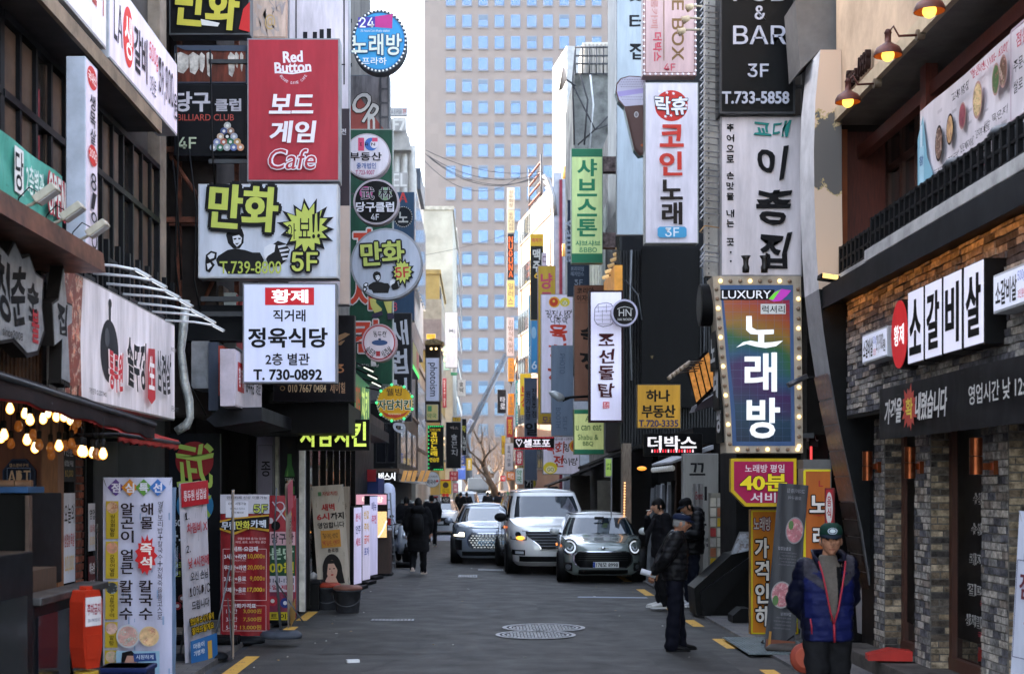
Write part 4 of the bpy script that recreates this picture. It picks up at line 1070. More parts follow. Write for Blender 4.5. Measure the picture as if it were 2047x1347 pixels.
# bits of the left pavement, far
t=thing('inflatable_sign','white inflatable advertising pillar with a red patch by the blue shopfront','inflatable',tuple(P(775,1065,38)))
b=B();c=P(775,1065,38);b.lathe([(.2,0),(.21,.3),(.21,1.05),(.19,1.2),(.13,1.3),(.04,1.34)],mat('#c2c8e0',.4,e=.15,g=.1),c,20);b.build('inflatable_body',t)
b=B();b.quad([(c.x-.1,c.y-.215,.95),(c.x+.1,c.y-.215,.95),(c.x+.1,c.y-.215,1.15),(c.x-.1,c.y-.215,1.15)],mat('#b8242c',.5));b.build('red_patch',t)
b=B();b.box(-3.4,XP(756,34),34,36.2,.035,ZP(955,34),mat('#1a2a5a',.5,g=.2));b.box(XP(732,34),XP(752,34),33.96,34,ZP(962,34),ZP(938,34),mat('#7a1a22',.4,e=.15));b.build('blue_shopfront',label='dark blue shopfront panel with a red square behind the lit menu screen',cat='shopfront')
# ================================================================ RIGHT SIDE
RX=4.4
t=thing('brick_restaurant','stone brick restaurant with a balcony, copper lamps and a peeling curved beige pier','building',(5.5,8,0))
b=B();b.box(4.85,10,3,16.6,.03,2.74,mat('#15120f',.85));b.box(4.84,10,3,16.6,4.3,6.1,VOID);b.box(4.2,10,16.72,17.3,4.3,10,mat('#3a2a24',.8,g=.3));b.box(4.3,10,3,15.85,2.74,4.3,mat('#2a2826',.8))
b.box(RX,4.85,15.86,16.4,.03,2.75,mat('#17181a',.6,g=.3));b.build('wall',t)
b=B();b.box(4.12,4.3,3,15.9,2.75,4.02,MORT);bricks(b,wallframe(4.12,15.9,2.75,1),8.4,1.27,GRB,11,.26,.062,.009,.035,rough=.005)
bricks(b,Matrix.Translation((4.12,15.9,2.75))@Matrix.Rotation(R(180),4,'Z')@Matrix.Translation((-.2,0,0)),.2,1.27,GRB,12,.13,.066,.008,.02)
b.box(4.1,4.85,3,15.9,2.71,2.75,mat('#191816',.7));b.build('brick_band',t)
def pier(y0,y1,seed):
    b=B();b.box(RX,4.62,y0,y1,.18,2.73,MORT)
    bricks(b,wallframe(RX,y1,.18,1),y1-y0,2.55,GRB,seed,.2,.07,.012,.014)  # street face painted greyer than the camera face, standing in for skylight
    bricks(b,Matrix.Translation((RX,y0,.18)),.22,2.55,BRB,seed+1,.24,.068,.014,.016)
    return b.build('brick_pier',t)
for i,(y0,y1)in enumerate(((15.48,15.86),(13.9,14.38),(11.85,12.47),(9.7,10.3),(7.6,8.2))):pier(y0,y1,20+i*3)
BRF=wood_m('#3a2018','#4e2c20','frame_wood')
for y0,y1 in((14.38,15.48),(12.47,13.9),(10.3,11.85),(8.2,9.7)):
    f=B();f.box(4.58,4.66,y1-.1,y1,.18,2.73,BRF);f.box(4.58,4.66,y0,y0+.06,.18,2.73,BRF);f.box(4.57,4.66,y0,y1,.18,.3,BRF);f.box(4.58,4.66,y0,y1,2.6,2.73,BRF)
    o=f.build('shop_window',t)
    p=B();p.box(4.63,4.64,y0+.06,y1-.1,.3,2.6,glass_m('#0e0d0c',.03));p.build('pane',o)
for wy,lines in(((12.5,13.75),('돼지','수성동생갈비','수성동목살','돼지갈비','껍데기','상차림비안')),((14.4,15.4),('1인','점심 2','갈비'))):
    sg=Sign('window_lettering','',wall=(4.618,wy[0],wy[1],.5,2.5),side=1,depth=.002,inset=.9,frame='#0e0d0c',face='#0e0d0c',parent=t)
    for k,q in enumerate(lines):sg.t(q,.42 if len(q)>2 else .6,.16+k*.14,.98,.21+k*.14,'#0b0b0c',.012,ol=('#c9c7c4',.06)).t('국내산',.7,.225+k*.14,.98,.255+k*.14,'#b03a48',.01)
    sg.done()
b=B();b.box(4.05,4.85,6,16.2,.03,.18,mat('#55504c',.85,g=.4));b.build('step',t,bev=.01)
b=B();b.box(3.86,3.9,3,16.25,3.965,4.03,mat('#26272b',.5,g=.3));b.box(3.86,4.3,3,16.25,4.03,4.2,mat('#26272b',.5,g=.3));b.build('beam',t)
b=B();b.box(3.92,3.96,3,15.95,4.012,4.028,mat('#ffb45a',.4,e=10,g=0,ecol='#ffa03c'));b.build('light_strip',t)
b=B();b.box(3.86,4.9,3,14.3,4.21,4.33,mat('#b3b1b0',.7,g=.3));b.box(3.95,4.9,14.3,15.9,4.21,4.3,mat('#a09e9d',.7,g=.3));b.build('balcony_slab',t,bev=.01)
def railing(x,y0,y1,z,name='railing'):
    b=B()
    n=int((y1-y0)/.16)
    for zz in(z,z+.13,z+.27):b.box(x-.015,x+.015,y0,y1,zz,zz+.025,BLK)
    for i in range(n+1):b.box(x-.02,x+.02,y0+(y1-y0)*i/n-.022,y0+(y1-y0)*i/n+.022,z-.02,z+.3,BLK)
    b.build(name,t)
railing(3.93,6,14.25,4.35);railing(4.02,14.35,15.85,4.33)
WDR=wood_m('#4a1a10','#6a2a1a','red_wood',5,10)
b=B();b.box(4.15,4.8,16.62,16.7,4.3,6.1,WDR);b.box(4.15,4.26,16.5,16.62,4.3,6.1,mat('#a85a34',.5,g=.2));b.box(4.36,4.48,13.92,14.1,4.3,6.1,WDR);b.box(4.4,4.5,3,16.6,5.78,5.92,WDR);b.build('wood_panel',t)
for y0,y1 in((14.9,16.55),(12.6,14.8),(10.3,12.5)):
    f=B()
    for k in range(4):f.box(4.73,4.8,y0+(y1-y0)*k/3-.05,y0+(y1-y0)*k/3+.05,4.3,6.1,BRF)
    for z in(4.3,5.0,5.6,6.0):f.box(4.73,4.79,y0,y1,z,z+.08,BRF)
    o=f.build('window',t)
    p=B();p.box(4.77,4.78,y0,y1,4.3,6.05,glass_m('#191312',.06));p.build('pane',o)
BEI=mat('#c4ab92',.8,g=.25,sc=1.2)
b=B();b.box(4.05,10,3,16.3,6.1,6.2,mat('#6f6a66',.7));b.box(4.0,4.06,3,16.3,6.08,6.22,mat('#b9a68c',.7));b.box(4.08,10,3,16.3,6.22,9.0,BEI);b.box(3.85,10,3,16.9,9.0,9.3,BEI);b.build('upper_wall',t)
def peel(n,l,p):
    tc=n.new('ShaderNodeTexCoord')
    nz=tex(n,'Noise',2.4,9);nz.inputs['Roughness'].default_value=.7
    l.new(tc.outputs['Object'],nz.inputs['Vector'])
    sx=n.new('ShaderNodeSeparateXYZ');l.new(tc.outputs['Object'],sx.inputs[0])
    d=n.new('ShaderNodeMath');d.operation='SUBTRACT';d.inputs[1].default_value=5.8
    l.new(sx.outputs['Z'],d.inputs[0])
    a=n.new('ShaderNodeMath');a.operation='ABSOLUTE';l.new(d.outputs[0],a.inputs[0])
    m=n.new('ShaderNodeMath');m.operation='MULTIPLY_ADD';m.inputs[1].default_value=-.62;m.inputs[2].default_value=.32
    l.new(a.outputs[0],m.inputs[0])
    s=n.new('ShaderNodeMath');s.operation='ADD';l.new(m.outputs[0],s.inputs[0]);l.new(nz.outputs['Fac'],s.inputs[1])
    rp=ramp(n,[(.56,'#d0b49c'),(.585,'#b8a070'),(.61,'#5f5a56')]);rp.color_ramp.interpolation='CONSTANT'
    l.new(s.outputs[0],rp.inputs['Fac']);l.new(rp.outputs['Color'],p.inputs['Base Color']);p.inputs['Roughness'].default_value=.8
PEEL=node_mat('peeling_plaster',peel)
b=B()
up=[(1640,100),(1630,200),(1627,300),(1628,400),(1632,500),(1637,578),(1686,578),(1683,400),(1682,100)]
b.prism([(XP(x,16.05),ZP(y,16.05))for x,y in up],16.05,16.75,PEEL,mat('#d4d2d4',.6));b.build('curved_pier',t)
b=B()
lo=[(1637,578),(1646,660),(1660,750),(1680,860),(1702,960),(1724,1060),(1738,1150),(1747,1276),(1768,1276),(1768,600),(1686,578)]
b.prism([(XP(x,16.05),ZP(y,16.05))for x,y in lo],16.05,16.75,mat('#17191b',.55,g=.3,sc=4),mat('#8f8f92',.6));b.build('pier_base',t)
b=B()
for(q0,q1,c)in(((1659,745),(1712,1005),'#6a5a56'),((1712,1005),(1742,1180),'#2a2426')):
    for k in range(5):
        u0,u1=k/5,(k+.94)/5
        a0=(q0[0]+(q1[0]-q0[0])*u0,q0[1]+(q1[1]-q0[1])*u0);a1=(q0[0]+(q1[0]-q0[0])*u1,q0[1]+(q1[1]-q0[1])*u1)
        xo,xo1=XP(a0[0],16.05)-.02,XP(a1[0],16.05)-.02
        b.quad([(xo,16.74,ZP(a0[1],16.05)),(xo,16.06,ZP(a0[1],16.05)),(xo1,16.06,ZP(a1[1],16.05)),(xo1,16.74,ZP(a1[1],16.05))],food_m('sticker_strip',['#5a3f4a','#7a5a4a','#4a4a3a','#8a6a6a','#3a2f3a','#6a4a3a'],22)if c=='#6a5a56' else mat('#2a2325',.5,g=.6,sc=14))
b.build('sticker_strip',t)
b=B();b.prism([(XP(1590,16.4),ZP(0,16.4)),(XP(1640,16.4),ZP(-30,16.4)),(XP(1684,16.4),ZP(-30,16.4)),(XP(1684,16.4),ZP(100,16.4)),(XP(1640,16.4),ZP(100,16.4)),(XP(1600,16.4),ZP(140,16.4))],16.4,17,mat('#6d6a68',.6));b.build('pier_cap',t)
sg=Sign('raised_lettering','',wall=(4.06,14.75,15.6,6.3,6.5),side=1,depth=.005,inset=.9,frame='#c4ab92',face='#c4ab92',parent=t)
sg.t('Since 1993',0,0,1,1,'#3a2420',.02,ext=.05,font='hum',sh=.15).done()
sg=Sign('oval_sign','white oval sign with a teal edge on the beige wall above the lamps',wall=(4.0,11.9,13.0,6.35,7.9),side=1,shape='disc',depth=.12,face='#dfe4e4',frame='#26282a',inset=.05)
sg.ring(.5,.5,.43,.03,'#35a8a0',.46).t('교대',.25,.2,.75,.45,'#1c1c1e',.03,warp=.06).t('이층집',.2,.5,.8,.75,'#1c1c1e',.03,warp=.06).done()
# gooseneck lamps
LMP=mat('#5a2a20',.5,.3,g=.35,sc=6)
for i,(px,py,X)in enumerate(((1695,205,3.72),(1775,112,3.72),(1858,24,3.72))):
    Y=YW(X,px);z=ZP(py,Y)
    t2=thing('wall_lamp',['rust brown dome wall lamp lowest of three, by the peeling plaster','rust brown dome wall lamp in the middle of three on the beige wall','rust brown dome wall lamp highest of three, beside the oval sign'][i],'wall lamp',(X,Y,z),0,'dome lamps on the beige wall')
    b=B();b.lathe([(.128,0),(.126,.03),(.105,.07),(.06,.1),(.03,.12),(.028,.2),(.036,.205),(.02,.24)],LMP,(X,Y,z),24,caps=False)
    b.lathe([(.02,.118),(.055,.098),(.1,.068),(.121,.03),(.123,0)],mat('#a8622e',.6,g=.1),(X,Y,z),24,caps=False);b.build('lamp_shade',t2)
    b=B();b.ell((X,Y,z+.005),.058,mat('#ffd068',.3,e=3.2,g=0,ecol='#ffc04a'),16);b.build('bulb',t2)
    b=B();b.tube([(X,Y,z+.2),(X+.05,Y,z+.27),(X+.1,Y,z+.18),(X+.3,Y,z+.19)],.012,LMP);b.cyl((X+.26,Y,z+.19),(X+.33,Y,z+.19),.05,mat('#6a5a48',.5,.4));b.build('bracket',t2)
# brick band signs
sg=Sign('round_sign','red oval lit sign with white syllables before the four white letter boxes',wall=(3.95,13.13,13.66,3.06,3.72),side=1,shape='disc',depth=.16,face='#d2242a',frame='#1c1c1e',inset=.012,e=.5)
sg.t('황제',.2,.36,.8,.66,'#f6f0f0',.02,e=.9).done()
for ch,y0,y1,lb in(('소',12.6,13.06,'white lit letter box with the first black syllable, beside the red oval sign'),('갈',12.1,12.56,'white lit letter box second from the red oval sign'),('비',11.6,12.06,'white lit letter box third from the red oval sign'),('살',11.09,11.55,'white lit letter box farthest from the red oval sign')):
    sg=Sign('letter_box',lb,wall=(3.93,y0,y1,3.07,3.74),side=1,depth=.19,face='#e9e6f6',frame='#141416',e=.62,group='lit letter boxes on the brick band',inset=.012,fg=.04)
    sg.t(ch,.14,.14,.86,.88,'#0f0f12',.03,e=.0).done()
sg=Sign('price_sign','small white lit price box left of the red oval sign on the bricks',wall=(3.95,13.8,14.7,3.22,3.52),side=1,depth=.17,face='#e4e6f6',frame='#b0b2b8',e=.5,fg=.04)
sg.t('소갈비살',.06,.2,.46,.84,'#17171a',.02).t('500g',.48,.2,.6,.5,'#6a7ac0',.005).t('3인분',.49,.6,.59,.82,'#c04050',.005).t('29,900',.62,.2,.88,.8,'#17171a',.02).t('원',.89,.4,.97,.8,'#17171a').done()
sg=Sign('price_sign','long white lit price box right of the four letter boxes',wall=(3.95,9.3,10.95,3.28,3.58),side=1,depth=.17,face='#e4e6f6',frame='#b0b2b8',e=.5,fg=.04)
sg.t('소갈비살',.04,.2,.3,.84,'#17171a',.02).t('500g',.315,.15,.4,.45,'#6a7ac0',.005).t('3인분',.32,.6,.39,.82,'#c04050',.005).t('29,900원',.41,.2,.85,.8,'#17171a',.02).done()
sg=Sign('banner','long black banner with slanted white lettering and a red starburst',wall=(3.88,8.6,13.82,2.41,2.9),side=1,depth=.008,face='#232225',frame='#1a1a1c',shape='cloth',fg=.3)
sg.t('가격을',.05,.25,.155,.72,'#c9c6c2',.03,sh=.2).burst(.2,.48,.045,.42,'#b0473c',14,.7).t('확',.18,.3,.22,.68,'#d8c04a',.02).t('내렸습니다',.235,.24,.4,.74,'#c9c6c2',.03,sh=.2).t('영업시간 낮 12:00 ~ 새벽 05:00',.5,.3,.95,.62,'#b9b6b2',.012).done()
sg=Sign('banner','white food menu banner with round dishes above the balcony rail',wall=(4.3,9.0,13.9,4.78,5.62),side=1,depth=.008,face='#d6cfd6',frame='#b9b2ba',shape='cloth',fg=.1)
FD=[food_m('dish_'+str(k),c,30)for k,c in enumerate((['#5a3a30','#8a9a4a','#b86a7a','#d8c8b0','#6a4a3a'],['#6a4438','#b87a4a','#d8b890','#8a3a3a','#c9a070'],['#a8465a','#c87a88','#5a4a3a','#b85a6a','#8a3a4a'],['#c88a6a','#d8b86a','#b8606a','#6a8a4a','#e0c090'],['#8a5a48','#c8485a','#d8a088','#6a3a30','#4a6a3a']))]
sg.poly([(0,.32),(.035,.1),(.06,.6),(.1,.86),(.2,.97),(0,.97)],'#7fb0c4').rect(.012,.45,.04,.9,'#a9cfe0').rect(.018,.2,.032,.45,'#c9dce8').t('참',.014,.55,.038,.66,'#4a6a9a')
for k,(u,v,rx,ry)in enumerate(((.135,.56,.022,.2),(.2,.5,.02,.17),(.27,.46,.019,.14),(.35,.42,.024,.19),(.44,.36,.018,.16),(.475,.34,.018,.16))):
    sg.disc(u,v,rx,'#3a2a28' if k in(0,1)else '#b08a84',ry).disc(u,v,rx*.86,FD[k%5],ry*.86)
sg.t('교대이층집',.22,.15,.31,.25,'#2a2a2e',.01,warp=.04).t('점심특선 (11:00~15:00)',.325,.08,.5,.2,'#b03a50',.01,warp=.04)
for k,q in enumerate(('시골된장찌개','소고기국밥','한돈제육볶음','김치부대전골','묵은지')):sg.t(q,.11+k*.08,.84-k*.035,.18+k*.08,.93-k*.035,'#2a2a2e',.006,warp=.04)
sg.t('점심특선',.54,.1,.64,.24,'#b03a50',.01).t('주문시 국내산',.53,.34,.66,.46,'#2a2a2e',.01).t('쌀로 짓습니다',.53,.54,.66,.66,'#2a2a2e',.01).frame(.52,.04,.7,.9,.004,'#b09aa8').done()
# pots on the balcony
for i,y in enumerate((15.3,14.85,13.6,12.7,11.7)):
    t2=thing('flower_pot',['in the far corner of the balcony','next to the far corner of the balcony','by the left edge of the menu banner','under the middle dishes of the menu banner','behind the near end of the balcony rail'][i]+', dark round pot of pink flowers','flower pot',(4.25,y,4.32),0,'flower pots on the balcony')
    b=B();b.lathe([(.09,0),(.14,.06),(.15,.16),(.12,.22),(.1,.22)],mat('#6a6a70',.35,g=.2),(4.25,y,4.32),18);b.build('pot',t2)
    rnd=random.Random(i+50)
    for nm,cols,n_ in(('leaves',('#2f4a28','#3f5a30'),50),('blossom',('#8a2a3a','#b8506a','#7a2436'),40)):
        b=B()
        for k in range(n_):
            c=Vector((4.25+rnd.gauss(0,.07),y+rnd.gauss(0,.09),4.58+rnd.gauss(0,.06)))
            M=Matrix.Translation(c)@Matrix.Rotation(rnd.uniform(0,6),4,(rnd.random(),rnd.random(),rnd.random()+.1))
            b.add([M@Vector(q)for q in((-.02,0,0),(0,-.012,0),(.025,0,.004),(0,.012,0))],[(0,1,2,3)],mat(rnd.choice(cols),.6,g=0))
        b.build(nm,t2)
for i,y in enumerate((12.3,11.2)):
    b=B();b.lathe([(.12,0),(.2,.05),(.17,.1),(.05,.13)],mat('#55585e',.35,g=.2),(4.2,y,4.68),20)
    b.lathe([(.15,0),(.17,.2),(.12,.36)],mat('#4f5258',.35,g=.2),(4.2,y,4.33),20)
    b.build('clay_jar',label=['grey lidded clay jar behind the rail, farther along the balcony','grey lidded clay jar behind the rail, nearer the camera'][i],cat='jar',group='clay jars on the balcony')
# copper sconces
COPP=mat('#8a4a2c',.3,.9,g=.25,sc=8)
for i,(px,py0,py1,Yp)in enumerate(((1734,902,960,15.62),(1819,893,956,14.12),(1951,875,948,12.1))):
    X=XP(px,Yp)
    t2=thing('wall_lamp',['copper tube wall lamp beside the dark curved pier','copper tube wall lamp on the middle brick pier','copper tube wall lamp on the nearest brick pier'][i],'wall lamp',(X,Yp,ZP(py1,Yp)),0,'copper tube lamps on the brick piers')
    b=B();b.cyl((X,Yp,ZP(py1,Yp)),(X,Yp,ZP((py0+py1)/2,Yp)-.003),.055,COPP,n=24);b.cyl((X,Yp,ZP((py0+py1)/2,Yp)+.003),(X,Yp,ZP(py0,Yp)),.055,COPP,n=24);b.build('tube',t2)
    b=B();b.box(X+.04,RX-.02,Yp-.02,Yp+.02,ZP(932,Yp)-.03,ZP(932,Yp)+.03,COPP);b.box(RX-.05,RX-.01,Yp-.05,Yp+.05,ZP(932,Yp)-.07,ZP(932,Yp)+.05,COPP);b.build('wall_mount',t2)
b=B();c=P(1655,556,15.7);M=Matrix.Translation(c)@Matrix.Rotation(R(8),4,'Y')
t2=thing('floodlight','black warm floodlight sticking out below the beige pier','floodlight',tuple(c))
b.box(-.1,.12,-.09,.09,-.03,.03,BLK,M=M);b.build('housing',t2,bev=.01)
b=B();b.box(-.08,.09,-.096,-.0905,-.02,.022,mat('#ffd27a',.3,e=1.2,g=0),M=M);b.box(-.08,.09,-.07,.07,.031,.034,mat('#ffd27a',.3,e=6,g=0),M=M);b.build('lens',t2)
b=B();b.tube([c+Vector((.1,0,0)),c+Vector((.2,0,.01)),c+Vector((.28,0,-.02))],.015,BLK);b.build('arm',t2)
# karaoke building behind the pier
t=thing('karaoke_building','white panelled karaoke building carrying the stacked signs','building',(6,18,0))
b=B();b.box(4.05,10,17.6,24,2.6,12,mat('#2a2624',.8,g=.3));b.box(4.3,10,17.6,24,.03,2.6,mat('#141214',.8));b.box(4.05,4.4,22.5,24,.03,2.6,mat('#1a1a1c',.6))
b.box(3.9,4.05,18.4,19,2.6,12,mat('#3a3634',.7,g=.4));b.build('wall',t)
b=B();b.tube([(3.98,17.5,2.3),(3.98,17.5,9)],.035,mat('#4a4644',.6));b.build('drain_pipe',t)
# pub & bar, upstairs house, luxury karaoke
sg=Sign('pub_sign','black vertical sign with white PUB and BAR letters above the white brush sign',(1438,-60,1590,228),17.3,depth=.3,face='#0f1012',frame='#3c3d40',inset=.03)
L_='#b9bac6'
sg.t('PUB',1466,-24,1570,4,L_,.012,ext=.02).t('&',1508,13,1530,41,L_,.035,ext=.02).t('BAR',1465,53,1571,90,L_,.012,ext=.02).t('3F',1494,129,1536,156,L_,.035,ext=.02).t('T.733-5858',1443,184,1577,209,L_,.03,ext=.02).bracket(4.05,(.2,.6),.02).done()
sg=Sign('pub_sign','black pub sign turned edgeways beside the tall black pub sign',wall=(XP(1592,17.2),16.75,17.25,ZP(140,17),ZP(-60,17)),side=1,depth=.06,face='#15171c',frame='#2a2b30')
sg.t('PUB&BAR',.12,.2,.9,.75,L_,.02).t('T.733-5858',.15,.84,.9,.95,L_).done()
sg=Sign('house_sign','white sign with big black raised brush syllables below the black pub sign',(1440,232,1604,553),17.4,depth=.26,face='#dad1d4',frame='#8a888a',fg=.15)
sg.t('교대',1504,243,1578,276,'#1f8078',.02,ext=.02,warp=.05,sh=.15)
for ch,y0,y1,x0,x1 in(('이',295,360,1513,1573),('층',378,448,1508,1583),('집',468,540,1518,1580)):sg.t(ch,x0,y0,x1,y1,'#17161a',.035,ext=.025,warp=.05,sh=.12)
for ch,y in zip(('추','어','으','로','손','맛','을','내','는','곳','.','.'),(248,270,290,311,344,365,386,420,440,477,505,523)):
    if ch=='.':sg.disc(1460,y,2,'#1a191d')
    else:sg.t(ch,1452,y,1467,y+15,'#1a191d',.02,warp=.04,ext=.01)
sg.bracket(4.05,(.2,.8),.02).done()
for i,px in enumerate((1491,1528)):
    c=P(px,545,17.1)
    b=B();b.lathe([(.04,0),(.045,.06),(.03,.1),(.035,.16),(.06,.2)],mat('#2c2624',.4,.3),c,14)
    b.build('spot_lamp',label=['dark spot lamp under the brush syllables, nearer the wire arms','dark spot lamp under the brush syllables, nearer the pier'][i],cat='spot lamp',group='spot lamps on top of the lit karaoke sign')
t=thing('lamp_post_sign','narrow white sign edge bristling with bent wire lamp arms','sign',tuple(P(1420,552,17.5)))
b=B();b.box(XP(1410,17.6),XP(1439,17.6),17.6,17.75,ZP(552,17.6),ZP(-60,17.6),mat('#b5b0a8',.6,g=.35,sc=2));b.build('panel',t)
b=B()
for k in range(60):b.cyl(P(1417,548-k*10,17.59),P(1417,545-k*10,17.59),.006,BLK,n=5)
b.build('bolt',t)
WIRE=mat('#a9a9ae',.35,.6,g=.2)
ys=[-40+k*12.6 for k in range(38)]+[452,488,503,512,520]
for y in ys:
    b=B();j=random.uniform(-2,2)
    b.tube([P(1437,y+4+j,17.35),P(1409,y+j,17.2),P(1399,y+12+j,17.15),P(1404,y+14+j,17.55)],.0085,WIRE if y!=452 else mat('#b08a5a',.5),5);b.build('lamp_arm',t)
# luxury karaoke sign: bulb framed irregular cabinet
LUX=[(1424,552),(1601,552),(1605,905),(1452,905),(1449,820)]
sg=Sign('karaoke_sign','big tapering karaoke sign with a bulb studded frame and white letters',(1424,552,1605,905),17.2,depth=.42,shape='poly',poly=LUX,frame='#b3a592',face='#b3a592',inset=.0,fr=.6)
def rainbow(n,l,p):
    tc=n.new('ShaderNodeTexCoord');sx=n.new('ShaderNodeSeparateXYZ');l.new(tc.outputs['Object'],sx.inputs[0])
    nz=tex(n,'Noise',1.3,2);l.new(tc.outputs['Object'],nz.inputs['Vector'])
    ad=n.new('ShaderNodeMath');ad.operation='MULTIPLY_ADD';ad.inputs[1].default_value=.36
    l.new(sx.outputs['Z'],ad.inputs[0])
    a2=n.new('ShaderNodeMath');a2.operation='MULTIPLY_ADD';a2.inputs[1].default_value=.14;a2.inputs[2].default_value=-.06
    l.new(sx.outputs['X'],a2.inputs[0]);l.new(a2.outputs[0],ad.inputs[2])
    a3=n.new('ShaderNodeMath');a3.operation='MULTIPLY_ADD';a3.inputs[1].default_value=.36;l.new(nz.outputs['Fac'],a3.inputs[0]);l.new(ad.outputs[0],a3.inputs[2])
    rp=ramp(n,[(.1,'#0c2038'),(.3,'#13384f'),(.42,'#3a1850'),(.5,'#1a4a66'),(.57,'#1b5830'),(.66,'#8a6418'),(.76,'#9a4218'),(.84,'#8a1438'),(.95,'#6a1044')])
    l.new(a3.outputs[0],rp.inputs['Fac'])
    br=tex(n,'Brick',1,offset=0);br.inputs['Scale'].default_value=10;br.inputs['Mortar Size'].default_value=.01;br.inputs['Brick Width'].default_value=1;br.inputs['Row Height'].default_value=1
    br.inputs['Color1'].default_value=br.inputs['Color2'].default_value=(1,1,1,1);br.inputs['Mortar'].default_value=(.55,.65,.9,1)
    cx=n.new('ShaderNodeCombineXYZ');l.new(sx.outputs['X'],cx.inputs[0]);l.new(sx.outputs['Z'],cx.inputs[1]);l.new(cx.outputs[0],br.inputs['Vector'])
    mx=n.new('ShaderNodeMixRGB');l.new(br.outputs['Fac'],mx.inputs[0]);l.new(rp.outputs['Color'],mx.inputs[1]);mx.inputs[2].default_value=(*lin('#56668c'),1)
    l.new(mx.outputs['Color'],p.inputs['Base Color']);l.new(mx.outputs['Color'],p.inputs['Emission Color']);p.inputs['Emission Strength'].default_value=.1*EMK
    p.inputs['Roughness'].default_value=.3
sg.poly([(1439,570),(1585,570),(1589,891),(1464,891),(1461,825)],'#3f5880',.12)
sg.poly([(1446,600),(1578,600),(1582,882),(1472,882),(1469,820)],node_mat('rainbow_tiles',rainbow))
sg.rect(1440,579,1548,600,'#15151a').t('LUXURY',1443,581,1541,597,'#dcdce2',.004,font='hum',e=.5).poly([(1536,598),(1548,584),(1562,578),(1581,581),(1572,592),(1560,602),(1545,603)],'#b03aa8',.5).poly([(1536,598),(1548,585),(1560,579),(1552,590),(1545,600)],'#6ac83a',.5)
sg.rect(1520,608,1570,628,'#c9c9c6',.2).t('럭셔리',1523,611,1568,626,'#1a1a1c',.01)
LW='#e6eaec'
sg.poly([(1491,632),(1502,632),(1503,655),(1512,660),(1546,659),(1546,668),(1527,669),(1527,685),(1543,684),(1565,681),(1551,692),(1530,696),(1510,693),(1492,688),(1471,695),(1485,684),(1500,681),(1515,684),(1515,669),(1500,668),(1491,660)],LW,.75)
sg.t('래',1488,705,1552,783,LW,.035,e=.75,ext=.03).t('방',1492,795,1558,876,LW,.035,e=.75,ext=.03)
bon,boff=mat('#ffdf98',.3,e=3.0,g=0,ecol='#ffd88a'),mat('#8a7460',.4,g=0)
spots=[(1440+k*19.7,562)for k in range(8)]+[(1595+(k%2)*.5+k*.18,578+k*19.6)for k in range(17)]
spots+=[(1432+1.66*k+(.0 if k<13 else 0),578+k*19.3)for k in range(17)]+[(1474+k*20,898)for k in range(7)]
for k,(x,y)in enumerate(spots):
    if x>1600:x=1597
    b=B();b.ell(sg.loc(min(x,1597),y,-.015),.026,bon if k%3==0 else boff,10);b.build('bulb',sg.ob)
sg.bracket(4.05,(.1,.9),.03).done()
# dark drum and letter boxes on the left flank of the karaoke sign
b=B();c=P(1408,610,17.6);b.cyl(c-Vector((.06,0,0)),c+Vector((.1,0,0)),.26,BLK,n=30);b.cyl(c-Vector((.065,0,0)),c-Vector((.06,0,0)),.22,mat('#2c2c2e',.4),n=30);b.build('drum_sign',label='black drum shaped sign seen edge on at the karaoke sign flank',cat='sign')
for i,(x,y,h,ch)in enumerate(((1420,700,40,'노'),(1426,760,60,'래'),(1432,835,50,'방'))):
    c=P(x,y,17.5)
    sg=Sign('flank_letter',['highest black letter block on the side of the karaoke sign','middle black letter block on the side of the karaoke sign','lowest black letter block on the side of the karaoke sign'][i],wall=(c.x+.04,17.3,17.75,ZP(y+h,17.5),ZP(y-h,17.5)),side=1,depth=.15,face='#101012',frame='#101012',group='letter blocks on the karaoke sign flank')
    sg.t(ch,.15,.2,.85,.8,'#c9c9c9',.03).done()
sg=Sign('offer_sign','magenta sign with a yellow border offering 40 minutes, one corner cut',(1461,916,1592,1012),17.2,depth=.12,shape='poly',poly=[(1461,916),(1592,916),(1592,1012),(1490,1012),(1461,982)],frame='#b8942a',face='#c8a818',inset=.0,e=.1)
sg.poly([(1467,922),(1586,922),(1586,1005),(1492,1005),(1467,979)],'#9a1648',.12).t('노래방 평일',1489,928,1568,944,'#d8ccd2',.014).t('40분',1479,947,1572,981,'#d8c424',.03,e=.25,ol=('#3a1a1a',.05)).t('서비스',1499,984,1580,1004,'#d8ccd2',.02).bracket(4.05,(.5,),.02).done()
sg=Sign('price_board','orange and navy price board standing under the magenta offer sign',(1500,1018,1597,1268),18.6,depth=.12,frame='#7a5a2a',face='#c77a20',inset=.01,e=.08)
sg.frame(1503,1021,1594,1265,3,'#c9b81e').rect(1560,1024,1592,1262,'#1e2048').t('노래방',1506,1033,1540,1060,'#c9c0bc',.02,ol=('#5a1a3a',.06))
sg.t('가격인하',1508,1072,1535,1252,'#dcd6ce',.035,vert=True,ol=('#1f1512',.07)).t('방 인하',1566,1035,1590,1060,'#c9c6d0',.02).t('10,000',1564,1100,1590,1245,'#b9c02a',.035,vert=True,ol=('#14142a',.05)).done()
b=B();b.box(XP(1500,18.7),XP(1604,18.7),18.66,18.8,.04,.12,mat('#1a6a66',.5));b.box(XP(1597,18.7),XP(1604,18.7),18.66,18.8,.1,ZP(1010,18.7),mat('#1a6a66',.5));b.build('teal_frame',label='teal steel frame behind the orange and navy price board',cat='frame')
sg=Sign('standing_sign','orange lit standing sign with a yellow edge behind the man in the blue jacket',(1606,936,1662,1260),16.9,depth=.3,face='#b5622a',frame='#8a8078',e=.15,inset=.015)
